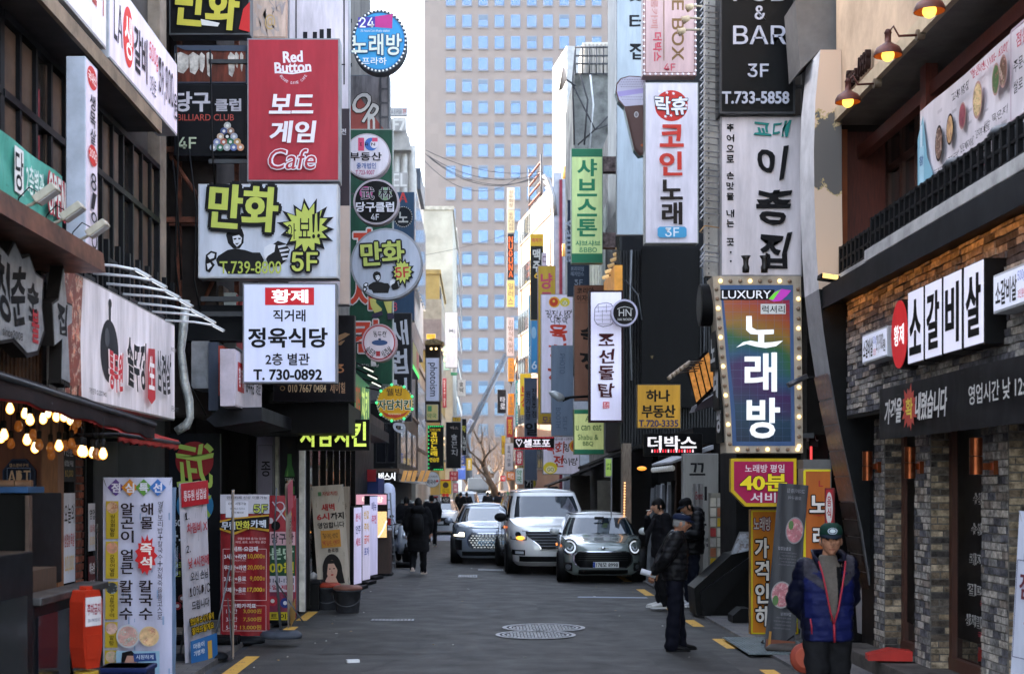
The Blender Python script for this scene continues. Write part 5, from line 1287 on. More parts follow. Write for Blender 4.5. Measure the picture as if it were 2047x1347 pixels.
sg.line([(1608,940),(1608,1258)],5,'#c9b824',.2).line([(1608,940),(1660,940)],4,'#c9b824',.2).t('L',1636,960,1645,972,'#a02a30',.01,font='hum').t('노',1618,990,1655,1024,'#e2dcd6',.035,ol=('#2a1a14',.08)).t('래방',1624,1048,1655,1140,'#e2dcd6',.03,vert=True,ol=('#2a1a14',.06)).line([(1624,1030),(1660,1028)],1,'#b02a2a').done()
b=B();b.box(XP(1606,16.9),XP(1662,16.9),16.9,17.25,ZP(936,16.9),ZP(918,16.9),mat('#6a6866',.5));b.build('metal_box',label='grey metal cap box on the orange standing sign',cat='metal box')
sg=Sign('wood_sign','barrel wood sign with white capitals tucked behind the curved pier',(1601,768,1660,850),18.2,depth=.2,face='#3f3029',frame='#33261f',m_face=wood_m('#33241e','#57443a','barrel_wood',5,20))
sg.t('PUB&BAR',1580,790,1645,828,'#c2c2c8',.02).done()
sg=Sign('cocktail_sign','dark grey cocktail sign under the barrel wood sign',(1617,858,1672,896),18.1,depth=.15,face='#3a3a40',frame='#2a2a2e');sg.t('Bar · Cocktail',1605,864,1665,882,'#c9c9d0',.01).done()
sg=Sign('neon_sign','small dark neon sign with red tubes beside the white brush sign',(1584,480,1612,560),17.9,depth=.3,face='#1a1012',frame='#241a1c')
sg.t('LUXURY',1586,505,1611,545,'#c9c0c4',.01,font='hum',skew=-.3).line([(1590,500),(1612,482)],4,'#ff3a50',1.5).done()
sg=Sign('side_menu_sign','lit menu box with a gold picture in the gap beside the karaoke sign',(1612,685,1632,750),18.0,depth=.2,face='#c98a3a',frame='#2a1c14',e=.4);sg.t('생맥주',1614,728,1630,745,'#2a1a14').done()
t2=thing('floodlight','dark bar floodlight crossing the right edge of the karaoke sign','floodlight',tuple(P(1605,765,16.9)))
b=B();b.tube([P(1660,752,17.2),P(1615,756,16.9)],.02,BLK);b.build('arm',t2)
b=B();a,e_=P(1576,770,16.7),P(1612,752,16.8);b.tube([a,e_],.04,mat('#4a4a50',.4,.4),4);b.build('housing',t2)
for k,(x,y)in enumerate(((1586,612),(1608,655),(1616,590),(1612,668))):
    b=B();b.ell(P(x+14,y,18),.035,mat('#ff5a5a',.3,e=1.4,g=0)if k!=1 else mat('#e8d8d0',.3,e=.4,g=0),10);b.build('bulb_lamp',label=['lowest','second lowest','highest','red one beside the white one'][k]+' small round lamp in the gap by the pier',cat='lamp',group='small round lamps in the gap by the pier')
b=B();b.box(XP(1619,17.9),XP(1622,17.9),17.85,17.9,ZP(922,17.9),ZP(892,17.9),mat('#ff4a4a',.4,e=1.2,g=0));b.build('led_strip',label='short red vertical led strip under the cocktail sign',cat='led strip')
# awning shop and its neighbours on the right, past the karaoke building
t=thing('awning_shop','low open shop with a white scalloped awning and stored panels inside','building',(5,26,0))
b=B();b.box(4.25,10,25.2,34,.03,2.75,mat('#120f0e',.85));b.box(3.9,10,26,34,2.75,3.05,mat('#1a1a1c',.6));b.box(4.05,4.3,26.2,26.5,.03,2.75,wood_m('#2c1a10','#4a2c1a','shop_wood'));b.box(4.0,4.3,29,29.3,.03,2.75,mat('#3a2416',.7));b.build('wall',t)
b=B();b.prism([(4.2,2.72),(3.45,2.42),(3.45,2.38),(4.2,2.64)],25.6,28.6,mat('#b9b9bc',.8));b.build('awning_cloth',t)
for k in range(9):
    c=B();c.ell((3.47,25.7+k*.35,2.3),.055,mat('#c9c8c4',.3,e=.15,g=0),10);c.build('globe_bulb',t)
b=B();b.ell(P(1283,936,29),(.1,.05,.045),mat('#ff9436',.3,e=1.6,g=0),10);b.build('warm_lamp',t)
for k,(x0,c)in enumerate(((1296,'#5a5c60'),(1303,'#3c3e42'),(1309,'#6a6c70'),(1316,'#b0b2b8'),(1329,'#a9abb2'),(1338,'#2e2e30'))):
    b=B();b.add([tuple(P(x0-5,1160,27.5-k*.06)),tuple(P(x0+2,1160,27.5-k*.06)),tuple(P(x0+12,975-k*3,27.8-k*.06)),tuple(P(x0+5,975-k*3,27.8-k*.06))],[(0,1,2,3)],mat(c,.5,g=.3));b.build('stored_panel',t)
for k in range(3):b=B();b.box(XP(1312+k*12,27),XP(1318+k*12,27),27,27.05,.05,2.0,mat('#55575c',.5));b.build('stored_panel',t)
sg=Sign('shop_pillar_sign','pale lit pillar sign with big black strokes behind the two smokers',(1366,906,1436,1150),24.9,depth=.25,face='#8f8d88',frame='#9a9894',e=.06,cat='sign')
sg.t('끄',1378,925,1410,950,'#17171a',.02).t('티',1384,972,1413,1000,'#17171a',.02).t('르',1384,1022,1412,1050,'#17171a',.02).t('1층',1404,1075,1420,1082,'#2a2a2c').t('F12',1406,1086,1422,1092,'#2a2a2c').done()
b=B();b.box(XP(1418,24.5),XP(1448,24.5),24.3,24.6,.04,ZP(985,24.5),mat('#8a8578',.7,g=.3))
for k in range(14):b.box(XP(1420+(k%2)*14,24.29),XP(1431+(k%2)*14,24.29),24.28,24.3,ZP(1012+(k//2)*20,24.3),ZP(995+(k//2)*20,24.3),mat(['#c9c2b0','#c7a42a','#a8684a','#b9b2a8','#a33a3a','#c0b8a8','#d0c8b8'][k*3%7],.6,g=.3))
b.build('notice_pillar',label='pillar papered with small notices and two yellow stickers',cat='pillar')
sg=Sign('banner_stand','white folded banner seen edgeways behind the man in the black cap',loc=tuple(P(1395,1165,23.6)),size=(.32,1.65),rz=R(50),depth=.01,face='#b9b4b2',frame='#9a9694',shape='cloth',cat='banner stand');sg.t('Event',.15,.08,.85,.16,'#b0404a',.01,font='hum').t('안내',.2,.3,.8,.4,'#8a5a58').done()
# estate agent, led boards
sg=Sign('agent_sign','amber square estate agent sign with black letters and a phone number',(1273,768,1361,856),33,depth=.2,face='#b9862a',frame='#5a4a30',e=.08)
sg.t('하나',1292,779,1339,803,'#15140f',.03).t('부동산',1283,809,1350,835,'#15140f',.03).t('T.720-3335',1277,839,1356,853,'#2c2a4a',.035).done()
def redfx(s):
    for k in range(16):s.rect(1302+k*5.4,898,1305+k*5.4,904,'#ff3a4a' if k%3 else '#ffe0e4',1.2)
led_sign('led_sign','running led board with white and red letters above the white awning',(1287,866,1404,911),25.2,'더박스',(1295,871,1392,899),'#f6f0f4',extra=redfx)
# black corrugated building
t=thing('corrugated_building','black corrugated metal building carrying a blank black billboard','building',(5,35,0))
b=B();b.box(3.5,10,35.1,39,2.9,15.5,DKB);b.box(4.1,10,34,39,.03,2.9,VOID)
for k in range(46):b.box(3.45+k*.07,3.485+k*.07,35.02,35.1,2.9,ZP(500,35),mat('#17181c',.5,.2,g=.2))
for k in range(40):b.box(3.44,3.5,35.1+k*.1,35.15+k*.1,2.9,9,mat('#17181c',.5,.2,g=.2))
b.build('wall',t)
sg=Sign('billboard','',(1282,497,1398,815),34.8,depth=.12,face='#101012',frame='#0c0c0e',parent=t,fg=.3);sg.ring(1340,555,22,.8,'#232326').ring(1345,545,12,.6,'#232326').poly([(1300,712),(1306,710),(1304,718)],'#6a5a3a').done()
b=B();b.box(3.3,3.5,35,38,ZP(600,35),ZP(530,35),mat('#c98a3a',.5,e=.5,g=.2));b.build('lit_side_panel',t)
for k in range(7):
    x,y=1207+k*5.5,553-k*11.5
    t2=thing('sign_lamp','warm arm lamp number %s along the black row above the corrugated wall'%['one','two','three','four','five','six','seven'][k]if False else['lowest warm arm lamp beside the corrugated wall','second lowest warm arm lamp beside the corrugated wall','third lowest warm arm lamp beside the corrugated wall','middle warm arm lamp beside the corrugated wall','third highest warm arm lamp beside the corrugated wall','second highest warm arm lamp beside the corrugated wall','highest warm arm lamp beside the corrugated wall'][k],'sign lamp',tuple(P(x+30,y,36)),0,'warm arm lamps beside the corrugated wall')
    c=B();c.tube([P(x,y,36),P(x+40,y-8,36)],.016,BLK);c.build('arm',t2)
    c=B();c.tube([P(x-3,y+3,36),P(x+10,y-2,36)],.045,mat('#c8a878',.4,e=.5 if k>1 else 1.2,g=.1));c.build('lamp_head',t2)
# hanging signs on the right, nearest first
sg=Sign('karaoke_sign','tall white coin karaoke sign with a red flower disc and a blue floor tag',(1289,165,1396,487),28,depth=.3,face='#dcd3dc',frame='#a3a09a',e=.2)
sg.disc(1342,212,33,'#c0322c',31).t('락휴',1310,194,1374,230,'#e6e0e6',.03,ol=('#1d1a1c',.05),rot=R(-2),warp=.03)
for x,y in((1318,184),(1333,186),(1346,188),(1370,200),(1372,212),(1330,234),(1341,232)):sg.burst(x,y,4,4,'#e6dfe6',5,.4)
sg.t('코',1319,250,1366,295,'#c0382c',.035).t('인',1318,304,1363,352,'#c0382c',.035).t('노',1320,360,1364,400,'#2a221e',.03).t('래',1323,405,1363,450,'#2a221e',.03)
sg.poly([(1318,454),(1368,454),(1372,458),(1372,472),(1368,476),(1318,476),(1314,472),(1314,458)],'#4a9ac4').t('3F',1329,456,1357,474,'#e2e6ec',.025).done()
sg=Sign('karaoke_sign','pink box cafe sign with sideways brown capitals and a bulb border',(1285,-60,1392,152),28.2,depth=.3,face='#c9a7a4',frame='#9a7a74',e=.1)
sg.t('THE BOX',1265,20,1445,44,'#7a5a34',.035,rot=R(-90)).t('멀티룸카페',1258,0,1358,14,'#b8807a',.012,rot=R(-90)).t('더박스',1285,86,1343,103,'#c04a58',.03,rot=R(-90)).t('4F',1327,128,1350,142,'#c04a58',.02).line([(1327,0),(1327,122)],1.5,'#7a5a34').frame(1290,-58,1388,146,1.2,'#6a4a40')
sg.bulbs('border_bulb',[(1288+k*11,149)for k in range(10)]+[(x,10+k*12)for k in range(12)for x in(1287,1390)],.026,mat('#e6dce6',.4,e=.2,g=0),6).done()
for k,(x0,y0,x1,y1)in enumerate(((1378,12,1400,14),(1370,36,1400,38),(1362,60,1400,60))):
    t2=thing('sign_lamp',['upper','middle','lowest'][k]+' pale arm lamp reaching over the pink box cafe sign','sign lamp',tuple(P(x1,y1,27.6)),0,'pale arm lamps over the pink sign')
    c=B();c.tube([P(x0+8,y0,27.6),P(x1+8,y1,27.6)],.02,mat('#b9a88f',.5));c.build('arm',t2)
    c=B();c.tube([P(x0-6,y0+6,27.6),P(x0+8,y0,27.6)],[.08,.05],mat('#c9b090',.5));c.build('lamp_head',t2)
# microphone sign
sg=Sign('microphone_sign','cut out sign of a silver headed brown microphone',(1230,152,1292,312),28.6,depth=.25,shape='poly',inset=.0,frame='#6f8a8c',face='#5f4540',
          poly=[(1232,168),(1240,157),(1258,152),(1278,153),(1292,158),(1292,309),(1278,312),(1268,300),(1248,215),(1236,202),(1230,184)])
sg.poly([(1234,170),(1242,159),(1258,154),(1278,155),(1290,159),(1290,210),(1249,213),(1238,200),(1233,184)],'#b9b4c6',.1).poly([(1234,184),(1290,176),(1290,186),(1236,194)],'#a698c8')
for r_ in range(9):
    for c_ in range(11):
        x,y=1239+c_*5+(r_%2)*2.5,160+r_*5.2
        if not(180<y<192)and x<1289 and(x>1236+(y-190)*.4):sg.disc(x,y,.9,'#3a3644',n=8)
sg.poly([(1252,220),(1290,216),(1290,306),(1280,309),(1270,298)],'#5f4540').disc(1271,232,4.5,'#c9c2c2',6).disc(1271,232,3,'#8a8284',4.5).disc(1282,293,2.5,'#b8603a').done()
side_sign('tall white vertical sign with cropped black syllables behind the microphone',(1232,-60,1290,470),33,'#a3adb6',[('ㅅ',1258,-8,1282,4,'#1a1a1e',dict(b=.02)),('터',1258,28,1290,62,'#1a1a1e',dict(b=.02)),('집',1258,86,1290,120,'#1a1a1e',dict(b=.02))],e=.12,depth=.12)
t=thing('sign_gantry','rusty white steel arms holding the green vertical sign','bracket',tuple(P(1250,500,36.3)))
for y in(328,480):
    b=B();b.box(XP(1200,36.2),XP(1290,36.2),36.2,36.5,ZP(y+15,36.2),ZP(y-15,36.2),mat('#8d7a78',.6,g=.6,sc=6));b.build('beam',t)
b=B();b.box(XP(1272,36.6),XP(1288,36.6),36.5,36.8,ZP(520,36.6),ZP(300,36.6),mat('#6a5a54',.6,g=.5));b.build('upright',t)
sg=Sign('shabu_sign','tall pale green sign with plump dark green syllables',(1142,297,1205,526),36,depth=.3,face='#c3d894',frame='#8aa08a',e=.3)
sg.rect(1143,298,1204,314,'#1f6a4a',.1).rect(1143,507,1204,525,'#1f6a4a',.1)
for k,ch in enumerate('샤브스톤'):sg.t(ch,1154,318+k*40,1193,353+k*40,'#1f7450',.03,e=.15)
sg.t('샤브샤브',1150,481,1200,492,'#2a7a58',.02).t('&BBQ',1158,495,1193,505,'#2a7a58',.025).done()
sg=Sign('shabu_sign','small pale green sign with thin English words under the tall white lit sign',(1147,818,1208,908),36,depth=.25,face='#d6dc90',frame='#7a8a5a',e=.35)
sg.rect(1148,819,1207,827,'#1f6a4a',.1).rect(1148,898,1207,907,'#1f6a4a',.1).t('All',1170,831,1185,842,'#4a6a3a',.01,font='hum').t('u can eat',1151,848,1202,860,'#4a6a3a',.01,font='hum').t('Shabu &',1155,868,1196,879,'#4a6a3a',.01,font='hum').t('BBQ',1165,882,1186,892,'#4a6a3a',.01,font='hum').done()
sg=Sign('stone_tower_sign','tall white lit sign in a dark frame with maroon brush syllables',(1177,580,1246,844),33.6,depth=.25,face='#dcd6ea',frame='#3a2226',e=.45,inset=.05,fg=.04)
sg.line([(1189,617),(1196,608),(1212,605),(1222,608),(1228,618),(1228,640),(1221,650),(1205,653),(1194,649),(1188,640),(1189,617)],1.2,'#4a4650')
for k in range(5):sg.line([(1190,615+k*8),(1227,612+k*9)],.8,'#6a6670')
for k in range(4):sg.line([(1196+k*8,608+k%2*12),(1196+k*8,625+k%2*20)],.8,'#6a6670')
for ch,y0,y1 in(('조',668,692),('선',698,727),('돌',732,760),('탑',766,795)):sg.t(ch,1196,y0,1228,y1,'#3a1418',.025,warp=.04)
sg.rect(1205,803,1218,816,'#b84a54').t('조선',1206,804,1217,815,'#e6d8de',.0).done()
sg=Sign('round_sign','round black house emblem sign overlapping the maroon lettered sign',(1222,598,1275,652),33.2,shape='disc',depth=.25,face='#1f1a1a',frame='#b9b2c6',inset=.045)
sg.t('HN',1237,618,1262,632,'#b9b4b0',.0,font='hum').line([(1234,618),(1240,615),(1249,613),(1258,615),(1265,618)],1.2,'#b9b4b0').t('HA NOOK',1235,636,1264,641,'#b9b4b0',.01,font='hum').done()
side_sign('terracotta brown sign with large dark brush syllables',(1148,570,1207,801),39,'#9a6a54',[('코리안',1153,575,1187,587,'#26201e',dict(b=.02)),('이자카야',1153,590,1195,602,'#26201e',dict(b=.015)),('숙',1160,650,1198,690,'#201a18',dict(b=.03,warp=.06)),('정',1160,705,1198,740,'#201a18',dict(b=.03,warp=.06))],frame='#7a564a',extra=lambda s:s.line([(1153,605),(1205,605)],.8,'#6a4a40'))
side_sign('blue grey photo booth sign with thin sideways capitals',(1102,690,1146,871),41,'#7f8fa4',[('PHOTO',1104,722,1144,732,'#5a6a80',dict(b=.008,rot=R(-90))),('BOOTH',1096,830,1136,839,'#5a6a80',dict(b=.008,rot=R(-90))),('SELF',1115,842,1143,850,'#5a6a80',dict(b=.008,rot=R(-90)))],frame='#8a94a0')
side_sign('tall white lit sign with food emblems and red brush syllables',(1081,588,1146,826),44,'#dad6ee',[('광장시장',1091,620,1143,636,'#26222a',dict(b=.012,warp=.04)),('나주댁',1100,634,1134,648,'#26222a',dict(b=.01,warp=.04)),('육',1098,648,1135,682,'#b83a2a',dict(b=.03,warp=.06)),('회',1098,688,1130,720,'#b83a2a',dict(b=.03,warp=.06)),('전',1096,735,1126,775,'#a8382a',dict(b=.03,warp=.06))],e=.45,
          extra=lambda s:[s.disc(1108,604,11,'#d8a83a'),s.disc(1107,604,8.5,'#b8402a'),s.disc(1107,602,2.5,'#d8b84a'),s.disc(1129,604,10,'#d8c83a',9),s.disc(1129,606,6,'#e6e0c0',5),s.t('GO',1124,602,1135,610,'#6a8a3a')])
side_sign('white lit sign with red and black brush syllables below the photo booth sign',(1085,872,1159,948),43,'#dad6ea',[('국회',1090,883,1127,907,'#b03a2a',dict(b=.025,warp=.05)),('랑',1127,886,1140,902,'#2a2226',dict(warp=.05)),('전',1107,910,1126,934,'#a8302a',dict(b=.03,warp=.05)),('이랑',1126,915,1155,930,'#2a2226',dict(b=.015,warp=.05)),('광장시장 나주댁',1104,875,1144,880,'#3a363a')],e=.42,
          extra=lambda s:[s.disc(1148,891,10,'#d89a3a',12),s.disc(1149,891,7,'#a8402a',9),s.disc(1100,935,14,'#d6c43a',12),s.disc(1100,938,9,'#e6dcae',7),s.t('GO',1094,934,1107,942,'#7a8a3a',.02)])
led_sign('led_sign','narrow led board with a white heart and a red dotted edge',(1027,873,1108,898),40.5,'셀프포',(1046,877,1100,894),'#f2ecf6',
         extra=lambda s:[s.t('♡',1031,877,1044,893,'#f2ecf6',.01,e=1.1)]+[s.rect(1028+k*4,y,1030+k*4,y+1.6,'#ff2a44',1.2)for k in range(20)for y in(874,895.5)])
side_sign('tall yellow sign with a pink syllable behind the food emblem sign',(1075,531,1111,848),48,'#c9a53a',[('냥',1081,546,1104,578,'#c8506a',dict(b=.035)),('구',1081,584,1104,610,'#c8506a',dict(b=.035)),('모츠',1084,832,1108,845,'#5a3a6a',dict(b=.02))],frame='#9a7a8a',e=.12)
side_sign('dark navy signboard with sideways white letters behind the green sign',(1134,400,1178,592),42,'#2c3a4c',[('Value',1095,470,1185,488,'#aeb6c4',dict(b=.01,rot=R(-90),font='hum')),('프리미엄',1141,533,1167,542,'#9aa4b4',{}),('레지던스',1141,543,1167,552,'#9aa4b4',{}),('3F',1148,559,1165,570,'#9aa4b4',dict(b=.01))],frame='#3a4656')
side_sign('black beer sign with a yellow cap among the far right signs',(1060,468,1086,640),58,'#2f2f2e',[('국내',1064,470,1082,474,'#4a3a2a'),('맥',1065,498,1080,520,'#c3bfb8',dict(b=.025)),('주',1065,522,1080,544,'#c3bfb8',dict(b=.025)),('6',1068,545,1078,556,'#d8a83a',dict(b=.03))],frame='#b8943a',
          extra=lambda s:[s.rect(1061,469,1085,492,'#c9a02a'),s.t('최저가',1063,476,1083,485,'#b83a4a',.02)])
side_sign('small pale pink sign beside the beer sign',(1083,505,1093,532),57,'#cbb9c4',[('ㄷ',1085,512,1092,524,'#7a5a6a')])
side_sign('pale blue sign stack behind the yellow sign',(1056,590,1068,745),60,'#5aa0c4',[('COS',1050,700,1074,708,'#d8e2ea',dict(rot=R(-90)))])
side_sign('bright blue vertical sign with a white numeral',(1061,640,1075,745),55,'#4a9ad0',[('6',1063,722,1073,738,'#dce8f2',dict(b=.03))],extra=lambda s:s.disc(1067,665,5,'#9ac4de',12))
side_sign('grey blue brush lettered signboard over the led heart board',(1048,755,1074,960),50,'#5a6478',[('전통주점',1063,775,1072,835,'#23262e',dict(vert=True)),('원기보양',1051,780,1060,840,'#23262e',dict(vert=True)),('일',1050,845,1073,870,'#1d2028',dict(b=.03))])
side_sign('yellow sign with red strokes behind the grey blue signboard',(1039,746,1062,830),62,'#d0b02a',[('보상',1041,770,1060,815,'#b83a2a',dict(b=.02,vert=True))],e=.1)
# stack of small plates on one far pole
for q in(('cream plate with thin grey letters at the top of the far plate column',(1014,375,1029,420),'#cfc0a4','성우회장'),('yellow grey plate second down the far plate column',(1014,420,1029,466),'#c8b890','동창디자인'),('black plate with orange red capitals on the far plate column',(1014,467,1028,560),'#2a2a2c','NUGUNA'),('pale yellow plate beneath the black capital plate',(1013,560,1029,614),'#d8c070','일러스'),('pink white plate with blue letters on the far plate column',(1013,634,1028,712),'#c9b4b0','김범식독일어'),('orange plate with brown letters on the far plate column',(1015,715,1028,763),'#d88a2a','피아노리브러'),('deep orange plate above the red skewer plate',(1015,786,1028,830),'#e08a1a','보드게임스'),('red plate with yellow letters low on the far plate column',(1012,832,1026,874),'#a83a3a','양꼬치')):
    lit=q[3]=='NUGUNA'
    side_sign(q[0],q[1],74,q[2],[(q[3],q[1][0]+3,q[1][1]+5,q[1][2]-3,q[1][3]-5,'#e8642a' if lit else('#d8b83a' if '양' in q[3]else '#7a6a5a'),dict(vert=True,e=.8 if lit else 0.,b=.02))],name='plate_sign',e=.15)
side_sign('black sign with white syllables left of the far plate column',(994,778,1012,826),80,'#2c2a2c',[('타로',1000,792,1010,818,'#c9c4c4',dict(vert=True,b=.02))])
side_sign('white narrow sign with black letters near the far bare tree',(1009,885,1026,940),70,'#c9c9cc',[('홍록기마을',1014,890,1021,932,'#4a4a58',dict(vert=True))])
side_sign('small yellow plate beside the narrow white sign near the bare tree',(1002,870,1011,908),72,'#d6b43a',[('노래',1003,880,1010,896,'#a86a2a',dict(vert=True))])
side_sign('dark ghost grey sign with white syllables by the yellow disc',(1048,935,1066,985),52,'#2c2d30',[('이까',1052,940,1063,975,'#b9b9bc',dict(vert=True,b=.02))])
side_sign('yellow round sign low on the far right row',(1050,956,1072,976),53,'#c9b434',[('온두막',1054,963,1068,969,'#6a5a1a')],shape='disc')
side_sign('thin green lit sign on a post before the wooden shop',(1209,915,1224,953),30.5,'#b0d060',[('커피',1212,925,1221,940,'#2a5a2a',dict(vert=True))],e=.35)
for q in(('small red sign with a white syllable over the led heart board',(1030,900,1046,930),62,'#a8323a','곱창'),('narrow teal sign beside the far plate column',(1030,760,1038,850),78,'#3a8a8a','네일아트'),('small orange lit sign under the narrow white sign near the bare tree',(1012,942,1030,960),66,'#d87a2a','치킨'),('small white sign with green letters beside the yellow disc',(1030,935,1046,968),58,'#c9ccc6','약국'),('tiny red lit sign past the small orange lit sign',(1000,950,1011,962),84,'#d83a3a','떡'),
          ('pale green sign high on the tan building',(886,690,899,740),72,'#9ab8a0','미용실'),('narrow red sign beneath the pale green one',(884,755,893,815),70,'#a83a40','당구장'),('small blue sign beside the small red sign with pink letters',(917,905,930,928),74,'#3a5ab0','PC방'),('tiny yellow sign over the bright blue lit panel',(932,915,944,940),86,'#d0a82a','호프'),('black and white sign below the yellow crest sign',(882,992,900,1006),56,'#26262a','식당'),('pink sign low beside the white truck',(905,965,916,985),68,'#c07a8a','카페')):
    lit=q[1][3]-q[1][1]>1.3*(q[1][2]-q[1][0]);x0,y0,x1,y1=q[1]
    side_sign(q[0],q[1],q[2],q[3],[(q[4],x0+3,y0+3,x1-3,y1-3,'#e8e4dc' if q[3]!='#c9ccc6' else '#2a7a4a',dict(vert=lit,b=.015))],name='plate_sign',e=.25)
t=thing('slat_menu_sign','row of slanting amber lit slats under a black cap left of the tapering karaoke sign','sign',tuple(P(1398,800,20)))
for k in range(4):
    x,y=1377+k*10.5,742-k*10
    b=B();b.add([tuple(P(*q))for q in((x+15,y+62,20),(x+23,y+60-6,20.03),(x+8,y-8,20.03),(x,y,20))],[(0,1,2,3)],mat('#d8924a',.5,e=.6,g=.3,sc=14));b.build('lit_slat',t)
b=B();b.add([tuple(P(*q))for q in((1372,742,20.05),(1394,812,20.05),(1436,770,20.1),(1412,700,20.1))],[(0,1,2,3)],BLK);b.prism([(XP(1385,20.2),ZP(822,20)),(XP(1440,20.2),ZP(806,20)),(XP(1440,20.2),ZP(778,20)),(XP(1392,20.2),ZP(808,20))],20.06,20.6,mat('#3a3238',.6));b.build('backing',t)
t=thing('sign_lamp','cluster arm of beige spot heads reaching out before the amber slats','sign lamp',tuple(P(1375,735,19.8)))
for k in range(5):
    x,y=1340+k*8,751-k*6
    b=B();b.tube([P(x-3,y+5,19.7),P(x+6,y-3,19.8)],[.035,.03],mat('#b3a08c',.5));b.build('spot_head',t)
b=B()
for k in range(5):b.tube([P(1345+k*8,747-k*6,19.8),P(1394+k*3,741-k*5,20)],.009,mat('#6a5a50',.5));
b.build('arm',t)
for k,pts in enumerate((((1262,500),(1258,620),(1262,760)),((1402,500),(1408,640),(1404,800)),((1250,560),(1275,590),(1282,640)))):
    b=B();b.tube([P(x,y,34.75)for x,y in pts],.025,mat('#3a3c40',.6)if k else mat('#6a6c70',.5),6);b.build('conduit',label=['pale conduit down the edge of the blank billboard','dark conduit between the billboard and the amber sign wall','short slack conduit at the corner of the corrugated wall'][k],cat='conduit')
# street lamp head
t=thing('street_lamp','silver cobra head street lamp reaching from the right row','street lamp',tuple(P(1150,797,38)))
b=B();a=P(1116,788,38);b.tube([P(1097,784,38),P(1106,787,38),P(1120,795,38),P(1128,798,38)],[.02,.1,.12,.05],mat('#b9bcbc',.35,.3),10);b.build('lamp_head',t)
b=B();b.tube([P(1124,799,38),P(1140,794,38),P(1185,792,38)],[.06,.035,.035],BLK);b.build('arm',t)
# buildings of the right row beyond
t=thing('concrete_building','bare grey concrete building with rooftop rails and tangled cables','building',(5,47,0))
CON=mat('#7d7f7d',.9,g=.5,sc=.9)
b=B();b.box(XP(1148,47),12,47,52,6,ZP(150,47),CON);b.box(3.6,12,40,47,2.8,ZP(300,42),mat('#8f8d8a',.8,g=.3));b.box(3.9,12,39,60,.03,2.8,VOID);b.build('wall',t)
b=B()
for y in(95,112,128,148):b.tube([P(1150,y,46.9),P(1240,y,46.9)],.03,STL)
for x in range(1150,1240,14):b.tube([P(x,150,46.9),P(x,93,46.9)],.025,STL)
b.build('roof_rail',t)
b=B();b.box(XP(1165,48),XP(1230,48),48,50,ZP(150,48),ZP(85,48),mat('#b9b5ae',.7));
for k in range(8):b.box(XP(1168+k*8,47.9),XP(1172+k*8,47.9),47.9,48,ZP(148,48),ZP(90,48),mat('#8f8a84',.6))
b.build('roof_cabin',t)
b=B()
for pts in(((1160,150),(1175,200),(1168,290)),((1142,165),(1190,260),(1240,240)),((1155,290),(1200,250),(1232,215)),((1150,100),(1145,160),(1148,290)),((1180,150),(1186,210),(1178,300))):
    b.tube([P(x,y,46.6)for x,y in pts],.03,mat('#3a3a3e',.6)if pts[0][0]!=1180 else mat('#b9bcc0',.5))
b.build('cable',t)
b=B();c=P(1133,160,46.5);b.lathe([(.02,0),(.3,.08),(.42,.2),(.3,.1),(.02,.02)],mat('#9a8a80',.5),(0,0,0),18,M=Matrix.Translation(c)@Matrix.Rotation(R(-80),4,'Y'));b.tube([c,c+Vector((.3,0,-.2))],.03,STL);b.build('satellite_dish',t)
b=B()
for k in range(6):b.box(3.58,3.6,40.5+k*1.05,41.3+k*1.05,4,10,mat('#a8b0a8',.6,g=.3))
b.build('wall_strip',t)
t=thing('arched_building','white building with an arched parapet and ribbed metal hood','building',(4,58,0))
b=B();b.box(XP(1128,60),12,60.5,66,.03,ZP(345,60),mat('#8f939c',.7,g=.2));b.box(XP(1106,60),XP(1132,60),60,60.5,ZP(640,60),ZP(345,60),mat('#a4a8b2',.7));b.box(XP(1118,60),XP(1124,60),59.9,60,.03,ZP(360,60),mat('#7a2a3a',.6));b.build('wall',t)
b=B()
for k in range(8):
    y=60+k*.2
    b.tube([P(1086+k*3,350+k*12,y),P(1098+k*2,362+k*11,y),P(1107,395+k*9,y),P(1110,430+k*6,y)],.09,mat('#8f8f92',.4,.6))
b.build('ribbed_hood',t)
for y in(345,500):
    c=B();c.tube([P(1128,y-12,58),P(1128,y+12,58)],.09,mat('#e0a860',.4,e=.5));c.build('wall_lamp',t)
t=thing('sunlit_banded_building','sunlit peach and white office block with slanting window bands','building',(4,63,0))
fa,fb=Vector((XP(1124,63),63,0)),Vector((XP(1036,75),75,0))
dr=(fb-fa).normalized();nn=Vector((-dr.y,dr.x,0));L_f=(fb-fa).length
TT=Matrix(((-dr.x,-nn.x,0,fb.x),(-dr.y,-nn.y,0,fb.y),(0,0,1,0),(0,0,0,1)))
TT=Matrix.Translation(fb)@Matrix.Rotation(math.atan2(-dr.y,-dr.x),4,'Z')
b=B(TT);PCH=mat('#7c6050',.8,g=.1,sc=.4)
b.box(0,L_f,0,6,0,15.9,PCH);b.build('wall',t)
for k in range(6):
    z=1.9+k*2.35
    w=B(TT);w.box(.3,L_f*.78,-.05,.0,z+.9,z+2.1,mat('#6f6862',.6));o=w.build('window_band',t)
    w=B(TT)
    for j in range(12):w.box(.4+j*L_f*.062,.4+(j+.8)*L_f*.062,-.08,-.05,z+1.0,z+2.0,glass_m('#1c2026',.15))
    w.build('pane',o)
b=B(TT);b.box(L_f*.45,L_f*.95,1,5,15.9,18.2,mat('#8a7d76',.7));b.box(L_f*.6,L_f*.8,.5,1,15.9,20,mat('#9a9a9c',.6));b.box(L_f*.72,L_f,.2,5,15.9,21.5,mat('#9a9c9e',.7));b.build('roof_block',t)
b=B(TT)
for k in range(5):b.box(L_f*.12,L_f*.4,.3,.4,16+k*.5,16.05+k*.5,mat('#6a3a2a',.6))
